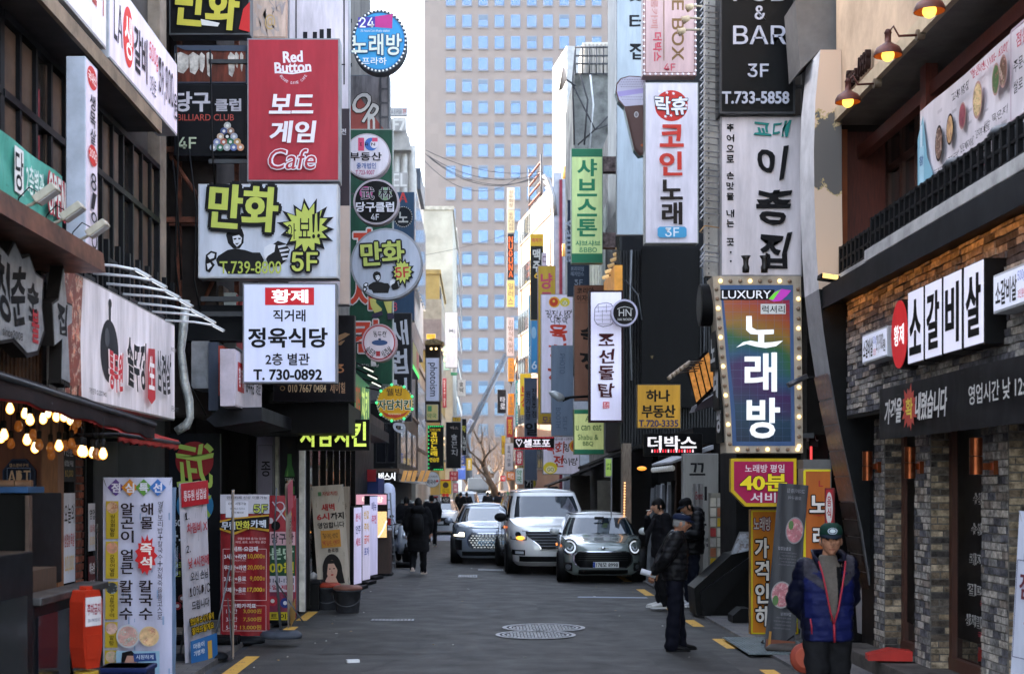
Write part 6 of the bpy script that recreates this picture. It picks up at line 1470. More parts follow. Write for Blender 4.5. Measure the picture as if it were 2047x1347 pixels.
b.tube([(L_f*.12,.35,15.9),(L_f*.12,.35,18.4)],.05,STL);b.tube([(L_f*.4,.35,15.9),(L_f*.4,.35,18.4)],.05,STL);b.build('roof_stair',t)
block('row_building','brown brick shop block in the right row behind the banded signs',3.7,12,66,73,5.5,'#6a4a3c',1)
block('row_building','tan far block at the street end on the right',XP(1034,90),14,90,110,10,'#a8846a',3)
# dark awnings of the right row
for k,(x,y,Y,lb)in enumerate(((1215,905,34.5,'nearest black sloping awning, by the corrugated building'),(1190,925,40,'second black sloping awning on the right row'),(1160,940,46,'third black sloping awning on the right row'),(1120,955,54,'farthest dark awning before the wooden shop fronts'))):
    c=P(x,y,Y)
    b=B();b.prism([(c.x-.45,c.z-.28),(4.2,c.z+.35),(4.2,c.z+.28),(c.x-.45,c.z-.34)],Y,Y+4,mat(['#2a2624','#1d1c1e','#2c2622','#3a2a24'][k],.8,g=.3));b.build('shop_awning',label=lb,cat='awning',group='dark awnings on the right row')
b=B();b.box(XP(1245,30.6),XP(1262,30.6),30.6,31,.03,2.9,wood_m('#5a4a3c','#8a7a68','grey_wood',6,10));b.build('wooden_post',label='rough grey wooden post at the shop front behind the small car',cat='post')
t=thing('cafe_shopfront','dark shop front with a vertical bulb strip and a pale wall patch','shopfront',(3.8,32,0))
b=B();b.box(XP(1195,40),XP(1222,40),40,40.2,.03,ZP(960,40),mat('#8a8478',.7));b.box(XP(1140,44),XP(1180,44),44,44.2,.03,ZP(950,44),mat('#4a4440',.7));b.build('wall_patch',t)
b=B()
for k in range(14):b.ell(P(1249-k*.1,965+k*5.5,30.5),.022,mat('#ffb878',.3,e=2.0,g=0),6)
b.build('bulb_strip',t)
b=B();b.cyl(P(1222,1040,30.4),P(1222,950,30.4),.015,mat('#8a8a8c',.4));b.build('thin_post',label='thin steel post carrying the small green lit sign',cat='post')
# ---------------------------------------------------------------- tower
TY=240
t=thing('office_tower','huge pinkish grey office tower with a grid of blue windows closing the street','building',(8,TY,0))
def tower_m(n,l,p):
    tc=n.new('ShaderNodeTexCoord');nz=tex(n,'Noise',.12,5);l.new(tc.outputs['Object'],nz.inputs['Vector'])
    br=tex(n,'Brick',1,offset=0);br.inputs['Scale'].default_value=1;br.inputs['Brick Width'].default_value=1.37;br.inputs['Row Height'].default_value=1.81;br.inputs['Mortar Size'].default_value=.012
    br.inputs['Color1'].default_value=(*lin('#665b58'),1);br.inputs['Color2'].default_value=(*lin('#605653'),1);br.inputs['Mortar'].default_value=(*lin('#5e5653'),1)
    sx=n.new('ShaderNodeSeparateXYZ');l.new(tc.outputs['Object'],sx.inputs[0]);cx=n.new('ShaderNodeCombineXYZ');l.new(sx.outputs['X'],cx.inputs[0]);l.new(sx.outputs['Z'],cx.inputs[1]);l.new(cx.outputs[0],br.inputs['Vector'])
    mx=n.new('ShaderNodeMixRGB');mx.blend_type='MULTIPLY';mx.inputs[0].default_value=.5;r2=ramp(n,[(.3,.8),(.7,1.05)]);l.new(nz.outputs['Fac'],r2.inputs['Fac'])
    l.new(br.outputs['Color'],mx.inputs[1]);l.new(r2.outputs['Color'],mx.inputs[2]);l.new(mx.outputs['Color'],p.inputs['Base Color']);p.inputs['Roughness'].default_value=.6
TWM=node_mat('tower_stone',tower_m)
x0t=XP(848,TY)
b=B();b.box(x0t,XP(1300,TY),TY,TY+30,0,96,TWM);b.build('wall',t)
cw,rh=2.735,3.63
wx0=XP(901,TY);wz0=ZP(860,TY)
TWG=node_mat('tower_glass',lambda n,l,p:(p.inputs['Base Color'].__setattr__('default_value',(*lin('#475f7a'),1)),p.inputs['Metallic'].__setattr__('default_value',.9),p.inputs['Roughness'].__setattr__('default_value',.12)))
TWF=mat('#5d6472',.5,.3,g=0)
BLD=mat('#40586f',.4,g=0)
wins=[]
for r_ in range(0,24):
    for c_ in range(0,11):
        px=901+c_*32.4;py=865-r_*43
        if c_==0 and r_<10:continue
        wins.append((r_,c_,px,py))
big,rest=wins[-100:],wins[:-100]
def tower_window(f,p,r_,c_):
    x=wx0+c_*cw;z=wz0+r_*rh
    f.box(x-.86,x+.86,TY-.12,TY+.05,z-1.08,z+1.12,TWF)
    f.box(x-.86,x+.86,TY-.3,TY-.12,z-1.22,z-1.08,TWF)
    p.box(x-.74,x+.74,TY-.16,TY-.121,z-.94,z+1.0,TWG)
    h=random.Random(r_*31+c_).random()
    if h<.55:p.box(x-.73,x+.73,TY-.17,TY-.161,z+1.0-h*1.6,z+.99,BLD)
fr,gr=B(),B()
for q in rest:tower_window(fr,gr,q[0],q[1])
fr.v and tag(fr.build('window_rows',t),kind='stuff');tag(gr.build('pane_rows',t),kind='stuff')
for q in big:
    f,p=B(),B();tower_window(f,p,q[0],q[1]);o=f.build('window',t);p.build('pane',o)
# ladder truck boom
t=thing('ladder_boom','long grey aerial ladder slanting up across the tower','ladder',tuple(P(935,860,118)))
a,c=P(934,868,118),P(1013,706,122)
b=B()
d=(c-a);s_=Vector((.55,0,.27))
for o_ in(Vector((-.22,0,-.1)),Vector((.22,0,.1))):b.tube([a+o_,c+o_],.09,mat('#6a6d74',.5,.2))
for k in range(34):b.tube([a.lerp(c,k/33)+Vector((-.22,0,-.1)),a.lerp(c,k/33)+Vector((.22,0,.1))],.05,mat('#50535a',.5,.2))
b.build('ladder_section',t)
b=B();b.tube([P(938,962,118),a],.3,mat('#6a6d72',.5));b.build('mast',t)
sg=Sign('name_plate','',loc=tuple(P(941,853,117.6)),size=(1.2,.4),rz=0,depth=.02,face='#c9ccd4',frame='#c9ccd4',parent=t,tilt=R(-62));sg.t('KANGLIM',.1,.2,.9,.8,'#4a5a9a',.02).done()
# bare trees
BARK=mat('#6a5a4c',.9,g=.4,sc=3)
def bare_tree(loc,h,label,seed,group=None,spread=1.,col=BARK,levels=4,thick=.028,knob=False):
    rnd=random.Random(seed)
    t=thing('bare_tree',label,'tree',loc,0,group)
    b,k=B(),B()
    def grow(p,d,L,r,lv,bb):
        pts,rs=[p],[r]
        for i in range(4):
            d=(d+Vector((rnd.gauss(0,.16),rnd.gauss(0,.16),rnd.gauss(.03,.06)))).normalized()
            p=p+d*L/4
            pts.append(p);rs.append(r*(1-.13*(i+1)))
        bb.tube(pts,rs,col,6 if lv>1 else 4)
        if lv==0:return
        for j in range(rnd.choice((3,4,4))if lv>1 else rnd.choice((3,5))):
            q=pts[rnd.choice((2,3,4))]if j else pts[-1]
            ax=Vector((rnd.gauss(0,1),rnd.gauss(0,1),rnd.uniform(-.1,.9)/spread)).normalized()
            grow(q,(d*.9+ax*.75*spread).normalized(),L*rnd.uniform(.55,.8),rs[-1]*.76,lv-1,k)
    grow(Vector(loc),Vector((0,0,1)),h*.34,h*thick,levels,b)
    b.build('trunk',t);k.build('crown',t)
    return t
bare_tree(tuple(P(990,992,92)),6.2,'pollarded bare street tree before the tower',5,spread=.75,col=mat('#6a5a4c',.9,g=.3),levels=4,thick=.045)
bare_tree(tuple(P(980,992,98)),4.0,'thinner pollarded bare tree behind the first street tree',15,spread=.6,col=mat('#8a7868',.9,g=.3),levels=3,thick=.04)
BRN=mat('#66503f',.9,g=.3)
for k in range(7):
    lb=['leftmost','second from the left','third from the left','middle','third from the right','second from the right','rightmost'][k]
    bare_tree((XP(918+k*17,170),165+(k*5)%13,0),9.5+k*3%4,lb+' of the brown leafless trees at the tower foot',40+k,'brown leafless trees at the tower foot',1.0,BRN,4,.034)
# overhead wires
for(xa,ya,xb,yb,sag)in((848,306,1085,345,55),(848,306,1086,350,48),(850,308,1085,346,36),(851,300,1085,343,24),(840,312,1040,352,60),(848,510,1012,470,4)):
    b=B();pts=[]
    for i in range(17):
        u=i/16
        pts.append(P(xa+(xb-xa)*u,ya+(yb-ya)*u+sag*4*u*(1-u)*.8,59))
    b.tube(pts,.013 if sag>10 else .008,mat('#33343a',.6,g=0),5);b.build('overhead_wire',label='sagging black overhead wire spanning the street before the tower' if sag>10 else 'thin taut overhead wire below the sagging ones',cat='wire',group='overhead wires across the street' if sag>10 else None)
# overhead cables on the left near buildings
for k,pts in enumerate((((352,90),(356,300),(350,520),(362,640)),((345,320),(355,420),(362,560)),((378,300),(392,420),(388,560),(400,620)),((365,690),(380,770),(412,830)),((420,100),(424,300),(430,370)))):
    b=B();b.tube([P(x,y,17.3)for x,y in pts],.012,BLK,5);b.build('hanging_cable',label='loose dark cable hanging down in front of the soot dark building',cat='cable',group='cables on the soot dark building')
# ---------------------------------------------------------------- cars
def sm01(t):
    t=max(0.,min(1.,t));return t*t*(3-2*t)
RUB,TRIM,CHR=mat('#101012',.8,g=.2),mat('#0d0d0f',.45,g=.1),mat('#c9cbd0',.18,.95,g=0)
WSG=node_mat('car_glass',lambda n,l,p:(p.inputs['Base Color'].__setattr__('default_value',(*lin('#1c2730'),1)),p.inputs['Roughness'].__setattr__('default_value',.04),p.inputs['Metallic'].__setattr__('default_value',.35),p.inputs['Coat Weight'].__setattr__('default_value',1.),p.inputs['Coat Roughness'].__setattr__('default_value',.02)))
class Car:
    """Local frame: nose at y = 0 towards -y, tail at y = L. levels = (z at nose, z at cowl, half width, y nose, y tail, roundness)."""
    def __init__(s,name,label,cat,loc,rz,levels,cowl,cabin,paint,roof,N=56,group=None):
        s.t=thing(name,label,cat,loc,rz,group)
        s.T=WM[s.t.name]
        s.lv,s.cowl,s.N=levels,cowl,N
        s.paint=paint
        rings=[s.ring(*q)for q in levels]
        b=B(s.T)
        vs=[v for r_ in rings for v in r_]
        n=N
        fs=[(i*n+j,i*n+(j+1)%n,(i+1)*n+(j+1)%n,(i+1)*n+j)for i in range(len(rings)-1)for j in range(n)]
        b.add(vs,fs,paint,True)
        top=rings[-1]
        K=10
        half=n//2
        lid,lf=[],[]
        for j in range(half+1):
            a,c=top[(n//4-j)%n],top[(n//4+j)%n]
            for k in range(K+1):
                u=k/K
                lid.append((a[0]+(c[0]-a[0])*u,a[1]+(c[1]-a[1])*u,a[2]+.055*(1-(2*u-1)**4)*min(1,abs(a[0])*2)))
        for j in range(half):
            for k in range(K):
                q=j*(K+1)+k
                lf.append((q,q+1,q+K+2,q+K+1))
        b.add(lid,lf,paint,True)
        b.add(rings[0],[tuple(range(n))],TRIM)
        b.build('body',s.t)
        # greenhouse
        (z0,w0,f0,r0),(z1,w1,f1,r1),crown,e_=cabin
        g=B(s.T)
        R_=7
        rows=[s.flat(z0+(z1-z0)*i/R_,w0+(w1-w0)*(i/R_)**1.3,f0+(f1-f0)*i/R_,r0+(r1-r0)*i/R_,e_)for i in range(R_+1)]
        vs=[v for r_ in rows for v in r_]
        fs,ms=[],[]
        for i in range(R_):
            for j in range(n):
                fs.append((i*n+j,i*n+(j+1)%n,(i+1)*n+(j+1)%n,(i+1)*n+j))
                a=(rows[0][j][0]+rows[0][(j+1)%n][0])/2/w0
                yy=((rows[0][j][1]+rows[0][(j+1)%n][1])/2-f0)/(r0-f0)
                glass=True
                if .84<abs(a)and(yy<.06 or .42<yy<.47 or yy>.9 or .74<yy<.79):glass=False
                if i==R_-1:glass=False
                ms.append(WSG if glass else(roof if i==R_-1 else TRIM if .42<yy<.8 else paint))
        g.add(vs,fs,ms,True)
        top=rows[-1]
        lid,lf=[],[]
        for j in range(half+1):
            a,c=top[(n//4-j)%n],top[(n//4+j)%n]
            for k in range(K+1):
                u=k/K
                lid.append((a[0]+(c[0]-a[0])*u,a[1]+(c[1]-a[1])*u,a[2]+crown*(1-(2*u-1)**2)*min(1,abs(a[0])*1.6)+crown*.3*min(1,abs(a[0])*2)))
        for j in range(half):
            for k in range(K):
                q=j*(K+1)+k
                lf.append((q,q+1,q+K+2,q+K+1))
        g.add(lid,lf,roof,True)
        g.build('cabin',s.t)
    def flat(s,z,w,f,r,e):
        n=s.N;c,l=(f+r)/2,(r-f)/2
        out=[]
        for j in range(n):
            a=2*math.pi*j/n
            x,y=math.cos(a),math.sin(a)
            out.append((w*math.copysign(abs(x)**(2/e),x),c+l*math.copysign(abs(y)**(2/e),y),z))
        return out
    def ring(s,zn,zc,w,f,r,e):
        return[(x,y,zn+(zc-zn)*sm01((y-f)/(s.cowl-f))-.0*y)for x,y,_ in s.flat(0,w,f,r,e)]
    def fy(s,x,z):
        """y of the nose surface at (x, z)."""
        L=s.lv
        for a,c in zip(L,L[1:]):
            if z<=c[0]or c is L[-1]:
                u=max(0,min(1,(z-a[0])/max(1e-5,c[0]-a[0])))
                w,f,r,e=(a[k]+(c[k]-a[k])*u for k in(2,3,4,5))
                q=min(.999,abs(x)/w)
                ce,l=(f+r)/2,(r-f)/2
                return ce-l*(1-q**e)**(1/e)
        return 0
    def patch(s,b,zs,xl,xr,m,off=.012,K=16,nz=8):
        """Shell lying on the nose between xl(z) and xr(z)."""
        vs,fs=[],[]
        for i in range(nz+1):
            z=zs[0]+(zs[1]-zs[0])*i/nz
            a,c=xl(z),xr(z)
            for k in range(K+1):
                x=a+(c-a)*k/K
                vs.append((x,s.fy(x,z)-off,z))
        for i in range(nz):
            for k in range(K):
                q=i*(K+1)+k
                fs.append((q,q+1,q+K+2,q+K+1))
        b.add(vs,fs,m,True)
    def disc(s,b,x,z,rx,rz,m,off,r0=0.,n=26,fl=0.):
        y0=s.fy(x,z)
        def pt(k,a):
            xx,zz=x+rx*k*math.cos(a),z+rz*k*math.sin(a)
            return(xx,(s.fy(xx,zz)*(1-fl)+y0*fl)-off,zz)
        A=[2*math.pi*i/n for i in range(n)]
        ks=[r0]+[r0+(1-r0)*(i+1)/3 for i in range(3)]
        vs=[pt(k,a)for k in ks for a in A]
        fs=[(i*n+j,(i+1)*n+j,(i+1)*n+(j+1)%n,i*n+(j+1)%n)for i in range(3)for j in range(n)]
        b.add(vs,[f[::-1]if False else f for f in fs],m,True)
    def plate(s,txt,x,z,w,h,face='#d3d4d2',col='#1c1c20',blue=True):
        y=min(s.fy(x-w/2,z),s.fy(x+w/2,z),s.fy(x,z))-.03
        b=B(s.T);b.box(x-w/2,x+w/2,y,y+.02,z-h/2,z+h/2,mat(face,.45,g=.08))
        if blue:b.box(x-w/2,x-w/2+.045,y-.002,y,z-h/2+.004,z+h/2-.004,mat('#2a4a9a',.4))
        o=b.build('number_plate',s.t)
        vs,fs,_=glyphs(txt,.02,0)
        x0,x1=x-w/2+(.06 if blue else .03),x+w/2-.02
        b=B(s.T);b.add([(x0+u*(x1-x0),y-.004,z-h*.36+v*h*.72)for u,v,_ in vs],fs,mat(col,.5,g=0));b.build('lettering',o)
    def wheel(s,x,y,r,w=.2,hub='#8a8c90'):
        sx=1 if x>0 else-1
        b=B(s.T);M=Matrix.Translation((x,y,r))@Matrix.Rotation(R(90)*sx,4,'Y')
        b.lathe([(r*.66,-w/2),(r*.93,-w/2),(r,-w*.3),(r,w*.3),(r*.93,w/2),(r*.66,w/2)],RUB,n=30,M=M)
        o=b.build('wheel',s.t)
        b=B(s.T);b.lathe([(.0,w*.36),(r*.2,w*.4),(r*.28,w*.34),(r*.6,w*.42),(r*.68,w*.5),(r*.68,w*.2)],mat(hub,.3,.8,g=.2),n=30,M=M,caps=False)
        for k in range(5):
            a=2*math.pi*k/5
            b.add([M@Vector((math.cos(a+q)*r*p,math.sin(a+q)*r*p,w*.44))for q,p in((-.28,.3),(.28,.3),(.38,.6),(-.38,.6))],[(0,1,2,3)],TRIM)
        b.build('rim',o)
    def arch(s,x,y,r):
        sx=1 if x>0 else-1
        b=B(s.T);b.lathe([(.0,-.25),(r,-.25),(r,.0),(r*.98,.012),(0,.012)],TRIM,n=30,M=Matrix.Translation((x,y,r*.86))@Matrix.Rotation(R(90)*sx,4,'Y'));return b.build('wheel_arch',s.t)
    def mirror(s,x,y,z,k,m):
        sx=1 if x>0 else-1
        b=B(s.T);b.ell((x+sx*.09*k,y,z),(.115*k,.075*k,.085*k),m,14);b.tube([(x-sx*.06,y+.03,z-.06),(x+sx*.05,y+.02,z-.02)],.025,TRIM);o=b.build('mirror',s.t)
    def part(s,name,f,bev=0,parent=None):
        b=B(s.T);f(b);return b.build(name,parent or s.t,bev=bev)
HLG=mat('#e9eef2',.1,.3,g=0)
# --- small grey hatchback with the white roof
GP=mat('#78827e',.22,.2,g=.06,sc=2,clear=1)
WR=mat('#c9cbca',.25,g=.06,clear=1)
c=Car('parked_car','grey hatchback with a white roof and round headlamps parked nearest on the right','car',(2.49,28.75,0),R(-1.5),
        [(.17,.2,.76,.14,4.1,5),(.24,.24,.85,.03,4.2,4.2),(.42,.42,.89,0,4.25,3.6),(.62,.66,.9,.0,4.25,3.3),(.72,.84,.88,.06,4.22,3.2),(.78,.93,.83,.17,4.18,3.2)],1.25,
        ((.92,.82,1.12,4.12),(1.37,.62,1.72,3.95),.06,5.5),GP,WR)
hexw=lambda z:.585-.13*max(0,(.45-z)/.13)**1.6-.1*max(0,(z-.55)/.1)**2
c.part('grille',lambda b:(c.patch(b,(.315,.665),lambda z:-hexw(z)-.02,lambda z:hexw(z)+.02,CHR,.016),c.patch(b,(.335,.645),lambda z:-hexw(z)+.012,lambda z:hexw(z)-.012,TRIM,.024),[c.patch(b,(.47+k*.045,.482+k*.045),lambda z:-.5,lambda z:.5,mat('#2c2d30',.3,.3),.032,14,1)for k in range(4)]))
c.part('lower_intake',lambda b:c.patch(b,(.19,.285),lambda z:-.5,lambda z:.5,TRIM,.014))
c.part('wing_badge',lambda b:(b.ell((0,c.fy(0,.7)-.02,.72),(.045,.012,.03),CHR,12),b.box(-.11,.11,c.fy(0,.7)-.02,c.fy(0,.7)-.01,.712,.728,CHR)))
for sx in(-1,1):
    def hl(b):
        c.disc(b,sx*.665,.735,.152,.162,CHR,.02,.86);c.disc(b,sx*.665,.735,.132,.14,mat('#2a2e33',.1,.4,g=0),.022);c.disc(b,sx*.665,.735,.118,.126,mat('#e6eef6',.2,e=.55,g=0),.03,.74);c.disc(b,sx*.665,.735,.06,.066,HLG,.036);c.disc(b,sx*.665,.735,.03,.032,mat('#14181c',.05,g=0),.042)
    c.part('headlight',hl)
    c.part('fog_lamp',lambda b:(c.patch(b,(.25,.42),lambda z:min(sx*.62,sx*.82),lambda z:max(sx*.62,sx*.82),TRIM,.014,8,4),c.disc(b,sx*.71,.335,.062,.062,CHR,.024,.8),c.disc(b,sx*.71,.335,.05,.05,mat('#5a5e62',.15,g=0),.026)))
    c.mirror(sx*.86,1.55,1.02,.95,WR)
    for y in(.82,3.45):c.arch(sx*.885,y,.37);c.wheel(sx*.82,y,.315,.2)
c.part('indicator',lambda b:b.box(-.93,-.9,1.0,1.12,.74,.79,mat('#ff8a3a',.3,e=1.6,g=0)))
c.part('wiper',lambda b:(b.tube([(-.5,1.12,.95),(.0,1.17,.985)],.012,TRIM),b.tube([(.05,1.12,.95),(.6,1.2,.975)],.012,TRIM)))
c.part('interior_mirror',lambda b:b.box(-.1,.1,1.5,1.52,1.27,1.33,TRIM))
c.plate('178모 8998',.05,.39,.52,.115)
# --- white van
WP=mat('#e6e5e3',.25,g=.12,sc=1.2,clear=1)
v=Car('parked_van','white passenger van with its nose turned out and an orange indicator lit','van',(1.6,31.6,0),R(3.2),
        [(.2,.22,.82,.12,5.0,5),(.3,.3,.92,.02,5.1,4.6),(.6,.62,.955,0,5.12,4.4),(.86,.95,.96,.05,5.12,4.4),(.98,1.1,.95,.16,5.12,4.6),(1.06,1.24,.92,.34,5.1,5)],1.05,
        ((1.22,.92,.9,5.08),(1.84,.76,1.62,4.98),.07,7),WP,WP)
gv=lambda z:.24+.34*sm01((z-.58)/.38)
v.part('grille',lambda b:(v.patch(b,(.55,.99),lambda z:-gv(z)-.025,lambda z:gv(z)+.025,CHR,.014),v.patch(b,(.575,.97),lambda z:-gv(z),lambda z:gv(z),TRIM,.024),[v.patch(b,(.64+k*.065,.66+k*.065),lambda z:-gv(z)+.02,lambda z:gv(z)-.02,mat('#4a4c50',.3,.6),.032,12,1)for k in range(5)]))
v.part('lower_bumper',lambda b:(v.patch(b,(.3,.42),lambda z:-.72,lambda z:.72,TRIM,.014),v.patch(b,(.2,.29),lambda z:-.8,lambda z:.8,mat('#a9a9a8',.35),.03)))
for sx in(-1,1):
    lo,hi=min(sx*.56,sx*.885),max(sx*.56,sx*.885)
    def hl(b):
        v.patch(b,(.78,.99),lambda z:lo,lambda z:hi,mat('#15171a',.2,g=0),.012,8,4);v.patch(b,(.8,.97),lambda z:lo+.02,lambda z:hi-.02,HLG,.018,8,4);v.disc(b,sx*.74,.9,.06,.06,mat('#2a2d30',.1,g=0),.03)
    o=v.part('headlight',hl)
    if sx<0:v.part('indicator',lambda b:(v.disc(b,-.7,.825,.085,.045,mat('#ff9a3a',.3,e=3.2,g=0),.035),b.box(-.985,-.96,1.2,1.27,1.02,1.07,mat('#ff7a2a',.3,e=2,g=0))))
    v.part('fog_lamp',lambda b:(v.patch(b,(.44,.56),lambda z:min(sx*.6,sx*.86),lambda z:max(sx*.6,sx*.86),TRIM,.014,8,4),v.patch(b,(.47,.53),lambda z:min(sx*.63,sx*.8),lambda z:max(sx*.63,sx*.8),HLG,.022,8,3)))
    v.mirror(sx*.97,1.0,1.27,1.25,TRIM)
    for y in(.95,4.15):v.arch(sx*.945,y,.41);v.wheel(sx*.87,y,.345,.22)
v.part('wiper',lambda b:(b.tube([(-.6,.9,1.25),(-.1,.96,1.275)],.014,TRIM),b.tube([(.0,.9,1.25),(.6,.98,1.27)],.014,TRIM)))
v.part('roof_antenna',lambda b:b.prism([(.1,1.92),(.45,1.93),(.38,1.98),(.18,1.97)],2.5,2.56,TRIM))
v.part('door_handle',lambda b:b.box(-.985,-.955,2.0,2.2,.98,1.02,TRIM))
v.part('side_seam',lambda b:[b.box(-.966,-.958,y,y+.012,.4,1.22,TRIM)for y in(1.35,2.35,3.5)])
# --- silver electric car
SP=mat('#8f98a4',.22,.3,g=.05,sc=2,clear=1)
a=Car('silver_car','silver car with a patterned grille and a lit headlamp left of the white van','car',(.2,36,0),R(1),
        [(.16,.2,.8,.15,4.4,5),(.28,.28,.9,.03,4.5,4.2),(.5,.5,.93,0,4.55,3.8),(.74,.78,.93,.02,4.55,3.5),(.84,.95,.9,.1,4.5,3.4),(.9,1.03,.85,.24,4.46,3.4)],1.2,
        ((1.02,.84,1.08,4.4),(1.46,.62,1.95,3.7),.07,5),SP,SP)
ga=lambda z:.52-.12*abs((z-.6)/.2)**2
def grl(b):
    a.patch(b,(.39,.8),lambda z:-ga(z)-.02,lambda z:ga(z)+.02,CHR,.014);a.patch(b,(.41,.78),lambda z:-ga(z),lambda z:ga(z),mat('#5c626a',.3,.5,g=0),.022)
    for r_ in range(6):
        for k in range(-6,7):
            x,z=(k+(r_%2)*.5)*.085,.44+r_*.058
            if abs(x)<ga(z)-.05:b.box(x-.024,x+.024,a.fy(x,z)-.035,a.fy(x,z)-.024,z-.016,z+.016,CHR)
a.part('grille',grl)
a.part('ring_badge',lambda b:[b.lathe([(.05,-.008),(.062,0),(.05,.008)],CHR,n=18,M=Matrix.Translation((-.135+k*.09,a.fy(0,.72)-.045,.72))@Matrix.Rotation(R(90),4,'X'),caps=False)for k in range(4)])
a.part('lower_intake',lambda b:(a.patch(b,(.22,.33),lambda z:-.66,lambda z:.66,TRIM,.014),a.patch(b,(.36,.62),lambda z:-.86,lambda z:-.66,TRIM,.012,6,4),a.patch(b,(.36,.62),lambda z:.66,lambda z:.86,TRIM,.012,6,4)))
for sx in(-1,1):
    lo,hi=min(sx*.58,sx*.9),max(sx*.58,sx*.9)
    a.part('headlight',lambda b:(a.patch(b,(.68,.84),lambda z:lo,lambda z:hi,mat('#20242a',.15,g=0),.01,8,4),a.patch(b,(.7,.81),lambda z:lo+.03,lambda z:hi-.02,mat('#fff6de',.2,e=2.6 if sx<0 else .8,g=0),.02,8,3)))
    a.mirror(sx*.92,1.6,1.08,.95,SP)
    for y in(.9,3.65):a.arch(sx*.915,y,.39);a.wheel(sx*.86,y,.34,.2)
a.plate('32누 8828',0,.535,.5,.11,'#7fa6c4','#26384a',False)
a.part('wiper',lambda b:b.tube([(-.55,1.08,1.05),(.0,1.14,1.08)],.012,TRIM))
# --- cars farther up the street
def far_car(label,loc,rz,paint,h=1.45,w=.9,L=4.6,van=False,lit=False):
    k=Car('car',label,'car',loc,rz,[(.18,.2,w*.9,.1,L-.1,5),(.45,.45,w,0,L,4),(.75,.8,w,.03,L,3.6),(.85,.98,w*.93,.2,L-.05,3.6)],1.1,
            ((.97,w*.92,.95,L-.3),(h,w*(.78 if van else .68),1.5 if van else 1.8,L-(.2 if van else 1.0)),.06,5),paint,paint,36)
    k.part('grille',lambda b:k.patch(b,(.4,.72),lambda z:-.5,lambda z:.5,TRIM,.014,8,3))
    for sx in(-1,1):
        k.part('headlight',lambda b:k.patch(b,(.64,.76),lambda z:min(sx*.56,sx*.84),lambda z:max(sx*.56,sx*.84),HLG if not lit else mat('#fff2d0',.3,e=2,g=0),.016,4,2))
        for y in(.85,L-.95):k.wheel(sx*(w-.1),y,.32,.2)
    k.part('number_plate',lambda b:b.box(-.25,.25,k.fy(0,.5)-.04,k.fy(0,.5)-.02,.46,.57,mat('#c9cacc',.5)))
    return k
far_car('white sedan facing the camera behind the walkers in black',(-1.75,58,0),0,mat('#c3c6c8',.25,g=.05,clear=1))
far_car('white sports utility car far up the street left of the silver car',(-.85,88,0),0,mat('#b9bcc0',.25,g=.05,clear=1),1.65)
far_car('dark blue car far up the street in front of the white truck',(.15,104,0),0,mat('#2c3a54',.25,g=.05,clear=1))
far_car('pale car far up the street at the tree foot',(1.1,92,0),0,mat('#b0aca6',.25,g=.05,clear=1),1.7,van=True)
far_car('white small car half hidden behind the black coated walker',(-3.0,50,0),0,mat('#c0c3c8',.25,g=.05,clear=1))
t=thing('broadcast_truck','white box truck with roof dishes at the far end of the street','truck',(-.7,112,0))
b=B();b.box(-1.0,1.0,112.6,118,.5,2.7,mat('#c3c6c8',.4,g=.05));b.box(-1.0,.9,111.4,112.5,.4,1.9,mat('#b9bcc0',.4));b.build('body',t,bev=.05)
b=B();b.box(-.85,.75,111.36,111.4,1.1,1.75,WSG);b.build('windscreen',t)
b=B();b.tube([(.2,114,2.7),(.7,114,3.3)],.05,CHR);b.lathe([(.02,0),(.3,.1),(.45,.25)],mat('#c9c9c6',.4),(0,0,0),16,M=Matrix.Translation((.7,114,3.3))@Matrix.Rotation(R(60),4,'Y'));b.box(-.5,.1,113.5,115,2.7,3.0,mat('#a9aaac',.5));b.build('roof_dish',t)
for sx in(-.85,.85):
    b=B();b.cyl((sx-.12,112.2,.42),(sx+.12,112.2,.42),.42,RUB,n=20);b.build('wheel',t)
# ---------------------------------------------------------------- people
_tmp=bpy.data.scenes.new('tmp')
def fuse(b,vox,smooth=6):
    """Fuses the builder's shapes into one continuous skin; returns vertices and faces."""
    me=bpy.data.meshes.new('f')
    me.from_pydata([tuple(v)for v in b.v],[],b.f)
    o=bpy.data.objects.new('f',me)
    _tmp.collection.objects.link(o)
    md=o.modifiers.new('r','REMESH');md.mode,md.voxel_size='VOXEL',vox
    if smooth:
        ms=o.modifiers.new('s','SMOOTH');ms.factor,ms.iterations=.5,smooth
    _tmp.view_layers[0].update()
    e=o.evaluated_get(_tmp.view_layers[0].depsgraph)
    m2=e.to_mesh()
    vs,fs=[v.co.copy()for v in m2.vertices],[tuple(p.vertices)for p in m2.polygons]
    e.to_mesh_clear()
    bpy.data.objects.remove(o);bpy.data.meshes.remove(me)
    return vs,fs
def limb(b,pts,rs,m,n=12):
    """Tapered limb with round ends and joints."""
    P_=[Vector(p)for p in pts]
    fine,fr=[],[]
    for i in range(len(P_)-1):
        for k in range(4):
            u=k/4
            fine.append(P_[i].lerp(P_[i+1],u));fr.append(rs[i]+(rs[i+1]-rs[i])*u)
    fine.append(P_[-1]);fr.append(rs[-1])
    b.tube(fine,fr,m,n)
    for p,r in zip(P_,rs):b.ell(p,r,m,12)
def loft(b,secs,m,n=22):
    """Stack of ellipses (centre, rx, ry), closed at both ends."""
    vs=[(c[0]+rx*math.copysign(abs(math.cos(a))**.85,math.cos(a)),c[1]+ry*math.copysign(abs(math.sin(a))**.85,math.sin(a)),c[2])for c,rx,ry in secs for a in[2*math.pi*i/n for i in range(n)]]
    fs=[(i*n+j,i*n+(j+1)%n,(i+1)*n+(j+1)%n,(i+1)*n+j)for i in range(len(secs)-1)for j in range(n)]
    fs+=[tuple(range(n))[::-1],tuple((len(secs)-1)*n+j for j in range(n))]
    b.add(vs,fs,m,True)
